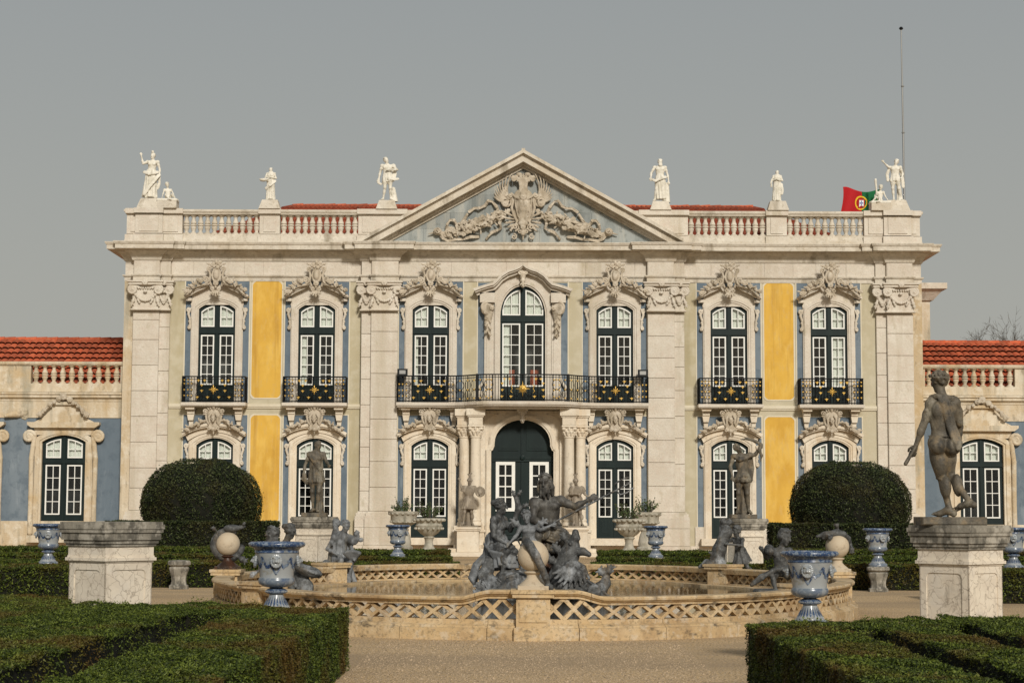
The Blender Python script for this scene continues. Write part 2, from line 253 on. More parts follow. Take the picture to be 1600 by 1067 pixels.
# ------------------------------------------------------------------ sculptor: smooth union of solids, meshed by surface nets
class Sculpt:
    def __init__(s, lo, hi, h):
        s.lo = np.array(lo, np.float32); s.h = h; s.n = np.ceil((np.array(hi)-np.array(lo))/h).astype(int)+1
        s.d = np.full(s.n, 9.0, np.float32); s.ax = [s.lo[i]+np.arange(s.n[i], dtype=np.float32)*h for i in range(3)]
        s.k = .03
    def _op(s, blo, bhi, fn, k, mode):
        k = s.k if k is None else k; m = k+2.5*s.h
        i0 = np.clip(np.floor((np.asarray(blo)-m-s.lo)/s.h).astype(int), 0, s.n); i1 = np.clip(np.ceil((np.asarray(bhi)+m-s.lo)/s.h).astype(int)+1, 0, s.n)
        if np.any(i1 <= i0): return s
        sl = tuple(slice(a, b) for a, b in zip(i0, i1))
        X = s.ax[0][sl[0]][:,None,None]; Y = s.ax[1][sl[1]][None,:,None]; Z = s.ax[2][sl[2]][None,None,:]
        d = fn(X, Y, Z); cur = s.d[sl]
        k = max(k, 1e-5)
        if mode < 0: d = -d; hh = np.maximum(k-np.abs(cur-d), 0)/k; r = np.maximum(cur, d)+hh*hh*k*.25
        else: hh = np.maximum(k-np.abs(cur-d), 0)/k; r = np.minimum(cur, d)-hh*hh*k*.25
        s.d[sl] = r; return s
    def cone(s, a, b, ra, rb=None, k=None, nf=0, amp=0, ph=0., tw=0., flat=None, mode=1, cut=False):
        a = np.array(a, float); b = np.array(b, float); rb = ra if rb is None else rb; ba = b-a; L2 = max(ba@ba, 1e-9); dr = ba/math.sqrt(L2)
        u = np.cross(dr, (0,1,0) if abs(dr[1]) < .9 else (1,0,0)); u /= np.linalg.norm(u); v = np.cross(dr, u)
        mx = max(ra, rb)+amp
        def fn(X, Y, Z):
            px, py, pz = X-a[0], Y-a[1], Z-a[2]; tt = (px*ba[0]+py*ba[1]+pz*ba[2])/L2; t = np.clip(tt, 0, 1)
            qx, qy, qz = px-t*ba[0], py-t*ba[1], pz-t*ba[2]; r = ra+(rb-ra)*t
            if nf or flat is not None:
                qu = qx*u[0]+qy*u[1]+qz*u[2]; qv = qx*v[0]+qy*v[1]+qz*v[2]
                if flat is not None:
                    ql = qx*dr[0]+qy*dr[1]+qz*dr[2]; dist = np.sqrt((qu/flat[0])**2+(qv/flat[1])**2+ql**2)
                else: dist = np.sqrt(qx*qx+qy*qy+qz*qz)
                if nf: r = r+amp*np.sin(nf*np.arctan2(qv, qu)+ph+tw*t)*(.35+.65*t)
                return np.maximum((dist-r)*.8, (tt-1)*math.sqrt(L2)) if cut else (dist-r)*.8
            return np.sqrt(qx*qx+qy*qy+qz*qz)-r
        fm = 1 if flat is None else max(flat)
        return s._op(np.minimum(a,b)-mx*fm, np.maximum(a,b)+mx*fm, fn, k, mode)
    def ell(s, c, r, k=None, R=None, mode=1):
        c = np.array(c, float); r = np.array(r if hasattr(r, '__len__') else (r,r,r), float); mx = r.max() if R is not None else r
        def fn(X, Y, Z):
            x, y, z = X-c[0], Y-c[1], Z-c[2]
            if R is not None: x, y, z = (x*R[0][0]+y*R[0][1]+z*R[0][2], x*R[1][0]+y*R[1][1]+z*R[1][2], x*R[2][0]+y*R[2][1]+z*R[2][2])
            k0 = np.sqrt((x/r[0])**2+(y/r[1])**2+(z/r[2])**2); k1 = np.sqrt((x/r[0]**2)**2+(y/r[1]**2)**2+(z/r[2]**2)**2)
            return k0*(k0-1)/np.maximum(k1, 1e-6)
        return s._op(c-mx, c+mx, fn, k, mode)
    def chain(s, pts, r, k=None, **kw):
        rr = r if hasattr(r, '__len__') else [r]*len(pts)
        for i in range(len(pts)-1): s.cone(pts[i], pts[i+1], rr[i], rr[i+1], k, **kw)
        return s
    def box(s, c, hs, k=None, rnd=.01, mode=1):
        c = np.array(c, float); hs = np.array(hs, float)
        def fn(X, Y, Z):
            x = np.abs(X-c[0])-hs[0]+rnd; y = np.abs(Y-c[1])-hs[1]+rnd; z = np.abs(Z-c[2])-hs[2]+rnd
            return np.sqrt(np.maximum(x,0)**2+np.maximum(y,0)**2+np.maximum(z,0)**2)+np.minimum(np.maximum(np.maximum(x,y),z),0)-rnd
        return s._op(c-hs, c+hs, fn, k, mode)
    def spiral(s, c, r0, turns, a0, dirn, rt, y=0., k=None, r1=.02, n=22, squash=1.):    # scroll in the xz plane
        pts = []
        for i in range(n+1):
            t = i/n; r = r0*(1-t)+r1*t; a = a0+dirn*2*math.pi*turns*t
            pts.append((c[0]+r*math.cos(a), y-.03*t, c[1]+squash*r*math.sin(a)))
        return s.chain(pts, [rt*(1-.35*i/n) for i in range(n+1)], k)
    def leaf(s, c, ang, L, wd, y=0., k=None, curl=.06):                                   # acanthus-like leaf in xz, tip lifted
        dx, dz = math.cos(ang), math.sin(ang)
        p = [(c[0], y, c[1]), (c[0]+dx*L*.5, y-curl*.7, c[1]+dz*L*.5), (c[0]+dx*L, y-curl, c[1]+dz*L)]
        s.chain(p, [wd*.55, wd, wd*.35], k)
        for sg in (-1, 1):
            for t in (.35, .7):
                a2 = ang+sg*.9; q = (c[0]+dx*L*t, y-curl*t, c[1]+dz*L*t)
                s.cone(q, (q[0]+math.cos(a2)*wd*1.5, q[1]-curl*.3, q[2]+math.sin(a2)*wd*1.5), wd*.5, wd*.28, k)
        return s
    def rosette(s, c, r, y=0., n=6, k=.01):
        for i in range(n):
            a = 2*math.pi*i/n+c[0]*7; s.ell((c[0]+math.cos(a)*r*.6, y, c[1]+math.sin(a)*r*.6), (r*.48, r*.42, r*.48), k)
        return s.ell((c[0], y-r*.3, c[1]), r*.34, k)
    def mesh(s, name, rough=0., seed=0):
        d = s.d; sg = d < 0
        c = sg[:-1,:-1,:-1].astype(np.int8)
        for i in (0,1):
            for j in (0,1):
                for l in (0,1):
                    if i or j or l: c = c+sg[i:sg.shape[0]-1+i, j:sg.shape[1]-1+j, l:sg.shape[2]-1+l]
        act = np.argwhere((c > 0) & (c < 8)); idx = np.full(c.shape, -1, np.int32); idx[tuple(act.T)] = np.arange(len(act))
        acc = np.zeros((len(act),3), np.float32); cnt = np.zeros(len(act), np.float32)
        cor = [(i,j,l) for i in (0,1) for j in (0,1) for l in (0,1)]
        val = {q: d[act[:,0]+q[0], act[:,1]+q[1], act[:,2]+q[2]] for q in cor}
        for q in cor:
            for ax in range(3):
                if q[ax] == 0:
                    q2 = list(q); q2[ax] = 1; q2 = tuple(q2); a, b = val[q], val[q2]; m = (a < 0) != (b < 0)
                    t = np.where(m, a/np.where(m, a-b, 1), 0)
                    p = np.array(q, np.float32)[None].repeat(len(act), 0); p[:,ax] += t; acc[m] += p[m]; cnt[m] += 1
        V = s.lo+(act+acc/cnt[:,None])*s.h
        Q = []
        for ax in range(3):
            a = np.take(sg, range(sg.shape[ax]-1), ax); b = np.take(sg, range(1, sg.shape[ax]), ax)
            e = np.argwhere(a != b); o1, o2 = [(1,2),(2,0),(0,1)][ax]
            ok = (e[:,o1] > 0) & (e[:,o2] > 0) & (e[:,o1] < sg.shape[o1]-1) & (e[:,o2] < sg.shape[o2]-1); e = e[ok]
            ins = sg[tuple(e.T)]
            def at(d1, d2):
                f = e.copy(); f[:,o1] -= d1; f[:,o2] -= d2; return idx[tuple(f.T)]
            q = np.stack([at(1,1), at(0,1), at(0,0), at(1,0)], 1); q[~ins] = q[~ins][:,::-1]; Q.append(q)
        Q = np.concatenate(Q)
        me = npmesh(name, V, Q)
        if rough:
            no = np.empty(len(V)*3, np.float32); me.vertices.foreach_get('normal', no); no = no.reshape(-1,3)
            ph = seed*1.7; f = 9.
            nz = (np.sin(V[:,0]*f+ph+2*np.sin(V[:,2]*f*.7))*np.sin(V[:,1]*f*1.3+ph)+np.sin(V[:,2]*f*1.9+V[:,0]*f*1.1+ph)*.6+np.sin(V[:,0]*f*3.7+V[:,1]*f*2.9+V[:,2]*f*3.1)*.4)
            me.vertices.foreach_set('co', (V+no*nz[:,None]*rough).ravel().astype(np.float32)); me.update()
        me.polygons.foreach_set('use_smooth', [True]*len(me.polygons))
        return me
# figure helpers (HEADHELP)
def nrm(v): v=np.array(v,float); return v/max(np.linalg.norm(v),1e-9)
def lerp(a,b,t): return np.array(a,float)*(1-t)+np.array(b,float)*t
def hand(S,el,ha,s,curl=.5,fine=True,side=None):
    d=nrm(np.array(ha)-np.array(el)); sd=np.cross(d,(0,1,0)); sd=nrm(sd) if np.linalg.norm(sd)>.1 else np.array((1.,0,0)); nn=np.cross(sd,d)
    if side is not None: sd=nrm(side); nn=np.cross(sd,d)
    ha=np.array(ha,float); S.ell(ha+d*.035*s,(.036*s,.020*s,.045*s),.012,R=[sd,nn,d])
    if not fine: S.cone(ha+d*.07*s,ha+d*.12*s+nn*.03*s,.026*s,.018*s,.02); return
    for i,L in enumerate((.062,.076,.07,.055)):
        b=ha+d*.072*s+sd*(i-1.5)*.021*s; m=b+d*L*.55*s+nn*curl*.022*s; S.chain([b,m,m+(d*(1-curl)+nn*curl)*L*.5*s],[.0115*s,.0105*s,.009*s],.004)
    t=ha+d*.02*s-sd*.034*s; S.chain([t,t+d*.035*s-sd*.022*s+nn*.015*s,t+d*.065*s-sd*.018*s+nn*.03*s],[.014*s,.0125*s,.010*s],.006)
def foot(S,an,dr,s,tip=0.):
    an=np.array(an,float); dr=nrm(dr); z0=an[2]-.075*s
    hl=np.array((an[0],an[1],z0+.032*s+tip*.6*s))-dr*.045*s; ball=np.array((an[0],an[1],z0+.028*s))+dr*.12*s; toe=ball+dr*.06*s
    if tip: ball[2]=z0+.03*s; hl[2]=an[2]-.03*s
    S.ell(hl,.036*s,.02); S.chain([hl,an+dr*.03*s+np.array((0,0,-.01*s)),ball,toe],[.033*s,.042*s,.036*s,.020*s],.015); S.ell(ball,(.042*s,.042*s,.026*s),.015)
    sd=np.cross(dr,(0,0,1)); 
    for i in range(5): p=ball+sd*(i-2)*.016*s+dr*.03*s; S.cone(p,p+dr*(.045-.006*i)*s-np.array((0,0,.006*s)),.0115*s,.009*s,.004)
def head(S,c,up,hf,s,hair='curly',seed=1,beard=False):
    c=np.array(c,float); up=nrm(up); hf=np.array(hf,float); hf=nrm(hf-up*(hf@up)); e=np.cross(hf,up); R=[e,hf,up]; P=lambda x,f,u: c+e*x*s+hf*f*s+up*u*s
    S.ell(P(0,-.01,.015),(.072*s,.09*s,.092*s),.02,R=R); S.ell(P(0,.03,-.055),(.052*s,.055*s,.062*s),.03,R=R)
    S.cone(P(0,.082,.022),P(0,.106,-.022),.010*s,.016*s,.012); S.cone(P(-.04,.072,.034),P(.04,.072,.034),.014*s,.014*s,.012)
    for sx in (-1,1):
        S.ell(P(sx*.030,.092,.012),(.016*s,.014*s,.010*s),.008,R=R,mode=-1); S.ell(P(sx*.030,.074,.012),.012*s,.004); S.ell(P(sx*.074,-.005,-.005),(.012*s,.022*s,.032*s),.008,R=R); S.ell(P(sx*.038,.055,-.028),(.024*s,.024*s,.022*s),.015,R=R)
    S.ell(P(0,.084,-.050),(.022*s,.012*s,.007*s),.006,R=R); S.ell(P(0,.082,-.066),(.019*s,.012*s,.008*s),.006,R=R); S.ell(P(0,.066,-.098),.022*s,.015)
    rs=random.Random(seed)
    if hair:
        n={'curly':120,'bun':90,'short':70,'long':110}[hair]
        for i in range(n):
            a=rs.uniform(0,6.28); u=rs.uniform(-.75,1); q=math.sqrt(1-u*u); x,f=q*math.cos(a),q*math.sin(a)
            lim=.30 if u>.35 else -.05
            if f>lim+max(0,u-.35)*.9: continue
            r=rs.uniform(.014,.024)*(1.15 if hair=='curly' else .85); S.ell(P(x*.078,f*.094-.01,u*.092+.022),(r*s,r*s,r*s*.9),.008)
        if hair=='bun': S.ell(P(0,-.11,.03),(.05*s,.05*s,.045*s),.015)
        if hair=='long':
            for i in range(12):
                a=rs.uniform(-1.9,1.9); S.chain([P(math.sin(a)*.075,-math.cos(a)*.09,.0),P(math.sin(a)*.09,-math.cos(a)*.11,-.08),P(math.sin(a)*.085,-math.cos(a)*.10,-.17)],[.022*s,.022*s,.014*s],.008)
    if beard:
        for i in range(34):
            a=rs.uniform(-1.2,1.2); v=rs.random(); S.cone(P(math.sin(a)*.055,.035+.045*math.cos(a),-.05-.03*v),P(math.sin(a)*.062+.02*rs.uniform(-1,1),.05+.05*math.cos(a),-.11-.09*v),.016*s,.009*s,.008)
# ================================================================== SETTING
g = MB().add([(-900,-60,0),(900,-60,0),(900,1500,0),(-900,1500,0)], [(0,1,2,3)]).build('ground', 'gravel'); structure(g)

# ================================================================== PALACE
W = 72.5
pal = thing('palace', 'cream two storey rococo palace with yellow and blue wall panels and triangular pediment', 'palace', (0,W,0))
UC = [-12.0, -8.08, -3.6, 3.6, 8.08, 12.0]
def face_y(x): return -.12 if abs(x) < 6.3 else 0.
def slab(mb, poly, z0, z1):
    n = len(poly); return mb.add([(x,y,z0) for x,y in poly]+[(x,y,z1) for x,y in poly],
        [tuple(range(n-1,-1,-1)), tuple(range(n,2*n))]+[(i,(i+1)%n,(i+1)%n+n,i+n) for i in range(n)])
# --- wall with real openings
b = MB()
def wall_band(z0, z1, holes, hz0, hz1):
    xs = -15.65
    for (h0, h1, za, zb) in holes:
        y = 0.
        b.box(xs, h0, 0, .5, z0, z1)
        b.box(h0, h1, 0, .5, z0, za); b.box(h0, h1, 0, .5, zb, z1); xs = h1
    b.box(xs, 15.65, 0, .5, z0, z1)
lowh = sorted([(c-.95, c+.95, .5, 4.58) for c in UC]+[(-1.45,1.45,.3,5.3)]); uph = sorted([(c-.95,c+.95,5.86,9.9) for c in UC]+[(-1.05,1.05,5.86,10.55)])
wall_band(0, 5.6, lowh, 0, 0); wall_band(5.6, 12.0, uph, 0, 0)
b.box(-15.65, -15.15, .5, 14, 0, 12); b.box(15.15, 15.65, .5, 14, 0, 12); b.box(-15.15, 15.15, 13.5, 14, 0, 12)
b.build('wall', 'khaki', pal)
# centre bay stands 12 cm forward
b = MB()
def cband(z0, z1, holes):
    xs = -6.3
    for (h0,h1,za,zb) in holes:
        b.box(xs, h0, -.12, -.002, z0, z1); b.box(h0,h1,-.12,-.002,z0,za); b.box(h0,h1,-.12,-.002,zb,z1); xs = h1
    b.box(xs, 6.3, -.12, -.002, z0, z1)
cband(0, 5.6, [h for h in lowh if abs(h[0]) < 5]); cband(5.6, 11.9, [h for h in uph if abs(h[0]) < 5])
b.build('centre_bay_wall', 'khaki', pal)
# --- corner strips of stone behind the outer pilasters
for sx in (-1, 1):
    part('corner_strip', 'stone_old', pal, (min(sx*15.25,sx*15.67), max(sx*15.25,sx*15.67), -.024, .3, 0, 10.655))
# --- painted plaster panels with pale edging
def panel(x0, x1, z0, z1, m, y, cut=0, edge=True):
    c = cut
    pts = [(x0+c,z0),(x1-c,z0),(x1-c*.4,z0+c*.4),(x1,z0+c),(x1,z1-c),(x1-c*.4,z1-c*.4),(x1-c,z1),(x0+c,z1),(x0+c*.4,z1-c*.4),(x0,z1-c),(x0,z0+c),(x0+c*.4,z0+c*.4)] if c else [(x0,z0),(x1,z0),(x1,z1),(x0,z1)]
    if edge:
        e = .05; cx, cz = (x0+x1)/2, (z0+z1)/2
        o = [(x+(e if x > cx else -e), z+(e if z > cz else -e)) for x, z in pts]
        MB().strip(pts+pts[:1], o+o[:1], y-.018, y).build('plaster_edging', 'trim', pal)
    MB().prism(pts, y-.012, y).build('plaster_panel', m, pal)
for sx in (-1, 1):
    for z0, z1 in ((6.0, 10.66), (1.15, 5.4)):
        x0, x1 = sorted((sx*9.47, sx*10.62)); panel(x0, x1, z0+.08, z1, 'yellow', 0, .14)
    for c in (12.0, 8.08, 3.6):
        c *= sx; y = face_y(c)
        hw = 1.25
        for (z0, z1, zh) in ((5.87, 10.66, 9.8), (1.12, 5.4, 4.5)):
            for (a, e) in ((c-hw, c-.93), (c+.93, c+hw)):
                MB().box(a, e, y-.014, y, z0, z1).build('plaster_panel', 'blue', pal)
            MB().box(c-.93, c+.93, y-.014, y, zh, z1).build('plaster_panel', 'blue', pal)
            e = MB()
            e.box(c-hw-.045, c-hw, y-.02, y, z0, z1+.045); e.box(c+hw, c+hw+.045, y-.02, y, z0, z1+.045); e.box(c-hw, c+hw, y-.02, y, z1, z1+.045)
            e.build('plaster_edging', 'trim', pal)
    x0, x1 = sorted((sx*.95, sx*1.76)); MB().box(x0, x1, -.134, -.12, 5.9, 10.62).build('plaster_panel', 'blue', pal)
    MB().box(sx*1.78-.022, sx*1.78+.022, -.14, -.12, 5.9, 10.66).build('plaster_edging', 'trim', pal)
    # dado of stone slabs between the pilasters
    for (a, e) in ((13.8,12.98),(11.02,10.4),(10.38,9.72),(9.7,9.12),(7.08,6.72)):
        x0, x1 = sorted((sx*a, sx*e)); MB().bbox(x0, x1, -.06, .0, .1, 1.12, .012).build('stone_block', 'stone', pal)
    x0, x1 = sorted((sx*4.86, sx*4.64)); MB().bbox(x0, x1, -.17, -.12, .1, 1.12, .012).build('stone_block', 'stone', pal)
part('plinth', 'stone', pal, (-15.9,15.9,-.14,.0,0,.38))

# --- pilasters: shaft of stone blocks, base and carved capital
def make_capital(wd):
    s = Sculpt((-wd/2-.32,-.45,9.44), (wd/2+.32,.05,10.66), .016); s.k = .012
    hw = wd/2
    s.box((0,-.06,9.98), (hw,.10,.52), rnd=.02); s.box((0,-.12,10.50), (hw+.16,.2,.05), rnd=.02); s.box((0,-.14,10.585), (hw+.20,.24,.035), rnd=.02)
    for sx in (-1,1):
        s.spiral((sx*(hw-.02),10.27), .19, 2.0, math.pi/2, -sx, .048, -.24); s.ell((sx*(hw-.02),-.22,10.27), (.17,.07,.17)); s.ell((sx*(hw-.02),-.29,10.27), .04)
        s.cone((sx*hw*.5,-.2,10.36), (sx*(hw-.06),-.22,10.44), .05, .05)
        s.leaf((sx*hw*.8,10.02), -1.57+sx*.3, .42, .06, -.18); s.leaf((sx*hw*.66,9.98), -1.57-sx*.5, .3, .045, -.18)
        s.rosette((sx*(hw*.72), 10.06), .07, -.22)
    n = 11
    for i in range(n):
        t = -1+2*i/(n-1); x = t*hw*.72; z = 10.06-.22*(1-t*t); s.ell((x,-.22,z), (.055,.06,.055+.012*(i%2)), .01)
    for i in range(7): s.ell((-.27*hw*2+.54*hw*2*i/6/1, -.2, 10.33), (.035,.05,.05), .005)
    s.rosette((0,10.54), .11, -.34); s.ell((0,-.26,10.2), (.08,.05,.06)); s.box((0,-.1,9.50), (hw+.06,.12,.035), rnd=.02)
    return s.mesh('capital')
cap_w = make_capital(1.04); cap_n = make_capital(.42)
def pilaster(x0, x1, y, name='pilaster', narrow=False):
    x0, x1 = min(x0,x1), max(x0,x1)
    core = part(name, 'stone', pal, (x0+.02, x1-.02, y+.045, .2, .1, 10.6))
    zs = [1.68]; 
    while zs[-1] < 9.2: zs.append(zs[-1]+random.choice((.78,.86,.92,1.0)))
    zs[-1] = 9.44
    for a, e in zip(zs[:-1], zs[1:]): MB().bbox(x0, x1, y-random.uniform(0,.008), y+.1, a+.006, e-.006, .016).build('stone_block', 'stone', core)
    w_ = .1
    m = MB(); m.box(x0-.06, x1+.06, y-.06, y+.1, 1.62, 1.68); m.box(x0-.12, x1+.12, y-.12, y+.1, 1.50, 1.62); m.box(x0-.16, x1+.16, y-.16, y+.1, 1.42, 1.50)
    m.build('base_moulding', 'stone', core)
    MB().bbox(x0-.17, x1+.17, y-.17, y+.1, .38, 1.05, .012).build('base_block', 'stone', core); MB().bbox(x0-.17, x1+.17, y-.17, y+.1, 1.056, 1.418, .012).build('base_block', 'stone', core)
    MB().box(x0-.21, x1+.21, y-.21, y+.1, .0, .376).build('base_block', 'stone', core)
    cm = cap_n if narrow else cap_w
    o = link('capital', cm, 'stone', core, ((x0+x1)/2, y+.02, 0))
    return core
for sx in (-1, 1):
    pilaster(sx*13.85, sx*14.27, -.12, narrow=True); pilaster(sx*14.25, sx*15.27, -.24)
    pilaster(sx*5.91, sx*6.32, -.24, narrow=True); pilaster(sx*4.88, sx*5.93, -.36)
# --- entablature: frieze of slabs, cove, cornice; all break forward over the pilasters
def ent_path(off):
    p = []
    seg = [(-15.65,.0),(-15.27,.0),(-15.27,-.24),(-14.26,-.24),(-14.26,-.12),(-13.85,-.12),(-13.85,0),(-6.32,0),(-6.32,-.24),(-5.92,-.24),(-5.92,-.36),(-4.88,-.36),(-4.88,-.12)]
    seg = seg+[(-x,y) for x, y in reversed(seg)]
    return [(-15.65,8.0)]+seg+[(15.65,8.0)]
def ent(name, m, prof): return MB().sweep(ent_path(0), prof).build(name, m, pal)
ent('architrave_moulding', 'cornice', [(-.2,10.66),(.03,10.66),(.03,10.80),(.07,10.82),(.10,10.86),(.10,10.90),(-.2,10.90)])
ent('frieze', 'stone', [(-.3,10.90),(.005,10.90),(.005,11.45),(-.3,11.45)])
random.seed(3)
def slabs(x0, x1, y):
    x = x0
    while x < x1-.2:
        e = min(x+random.uniform(.75,1.25), x1)
        if x1-e < .4: e = x1
        MB().bbox(x+.003, e-.003, y-.02-random.uniform(0,.006), y+.05, 10.905, 11.445, .008).build('frieze_slab', 'stone', pal); x = e
for (a, e, y) in ((-13.84,-6.33,0),(6.33,13.84,0),(-4.87,4.87,-.12),(-15.26,-14.27,-.24),(14.27,15.26,-.24),(-5.92,-4.89,-.36),(4.89,5.92,-.36)): slabs(a, e, y)
ent('bed_moulding', 'cornice', [(-.2,11.45),(.05,11.45),(.08,11.50),(.09,11.56),(.16,11.68),(.30,11.78),(.34,11.80),(.34,11.83),(-.2,11.83)])
ent('cornice', 'cornice', [(-.2,11.83),(.60,11.83),(.60,11.845),(.63,11.845),(.63,12.01),(.66,12.02),(.70,12.10),(.70,12.13),(-.2,12.16)])
# --- parapet: plinth, pedestals, balusters, rail
def baluster_mesh(h):
    p = [(.115,0),(.115,.05),(.075,.07),(.062,.09),(.055,.12),(.075,.19),(.095,.25),(.10,.29),(.07,.325),(.11,.34),(.11,.395),(.07,.41),(.10,.44),(.09,.50),(.062,.58),(.055,.64),(.065,.68),(.075,.70),(.115,.72),(.115,.77)]
    return MB().lathe([(r,z*h/.77) for r,z in p], 10).mesh('baluster')
bal_me = baluster_mesh(.77); auto_smooth(bal_me, 50); bal_me.materials.append(MT['cornice'])
ppath = [(-15.62,7),(-15.62,.02),(15.62,.02),(15.62,7)]
def pth(seg): return seg
bx = [(-13.45,-10.4),(-9.6,-6.5),(6.5,9.6),(10.4,13.45)]
MB().sweep(ppath, [(-.35,12.13),(.10,12.13),(.10,12.30),(.06,12.36),(.02,12.46),(.02,12.54),(-.35,12.54)]).build('parapet_plinth', 'cornice', pal)
MB().sweep(ppath, [(-.35,13.31),(.06,13.31),(.08,13.36),(.13,13.42),(.13,13.50),(-.35,13.52)]).build('parapet_rail', 'cornice', pal)
for a, e in bx:
    n = 11
    for i in range(n):
        o = link('baluster', bal_me, None, pal, (a+(i+.5)*(e-a)/n, .17, 12.54)); o.scale = (1.2,1.2,1)
        if i < n: pass
def ped(x0, x1, y=-.03):
    m = MB(); m.box(x0, x1, y, .36, 12.541, 13.309); m.box(x0+.16, x1-.16, y-.035, y, 12.62, 13.25)
    m.box(x0-.05, x1+.05, y-.10, .36, 12.13, 12.50); m.box(x0-.04,x1+.04,y-.14,.36,13.335,13.53)
    return m.build('parapet_pedestal', 'stone', pal)
for sx in (-1, 1):
    for a, e in ((15.64,13.45),(10.4,9.6),(6.5,4.6)): ped(*sorted((sx*a, sx*e)))
    ped(*sorted((sx*15.28,sx*14.2)), y=-.16)
# --- pediment
PA, PE, PZ = 15.80, 6.58, 12.13
def rake(name, t0, t1, proj, m):
    # band between vertical offsets t0..t1 below the outer line
    mb = MB(); sl = (PA-PZ)/PE
    for sx in (-1, 1):
        pts = [(sx*(PE-max(0,0)), PZ), (0, PA)]
        def line(t):   # clip at z = PZ
            xe = PE-t/sl; return (sx*xe, PZ), (0, PA-t)
        a0, a1 = line(t0); b0, b1 = line(t1)
        poly = [a0, a1, b1, b0]
        mb.prism(poly if sx > 0 else poly[::-1], -.12-proj, .6)
    return mb.build(name, m, pal)
rake('raking_cornice', 0, .14, .72, 'cornice'); rake('raking_cornice', .141, .19, .60, 'cornice'); rake('raking_cornice', .191, .45, .55, 'cornice'); rake('raking_moulding', .451, .55, .28, 'cornice'); rake('raking_moulding', .551, .66, .12, 'cornice')
MB().sweep([(-.07,-.80),(.07,-.80)],[(0,15.74),(.0,15.85),(-.3,15.85),(-.3,15.74)]).build('apex_stone','cornice',pal)
# tympanum of marble slabs
sl = (PA-PZ)/PE; ti = .66
random.seed(11)
rows = [PZ, 12.75, 13.4, 14.1, 15.2]
for r in range(4):
    za, zb = rows[r], rows[r+1]-.004; lim = lambda z: max(0.02, (PA-ti-z)/sl)
    x = -lim(za); step = [1.5,1.2,1.1,1.3][r]
    while x < lim(za)-.05:
        e = min(x+step*random.uniform(.8,1.2), lim(za)); n = 4
        if lim(za)-e < .3: e = lim(za)
        tops = []
        for i in range(n+1):
            xx = x+(e-x)*i/n; tops.append((xx, min(zb, PA-ti-sl*abs(xx)+.03)))
        poly = [(x+.003,za),(e-.003,za)]+[(min(max(tx,x+.003),e-.003), max(tz,za+.002)) for tx,tz in reversed(tops)]
        MB().prism(poly, -.15-random.uniform(0,.006), .1).build('marble_slab', 'marble', pal); x = e
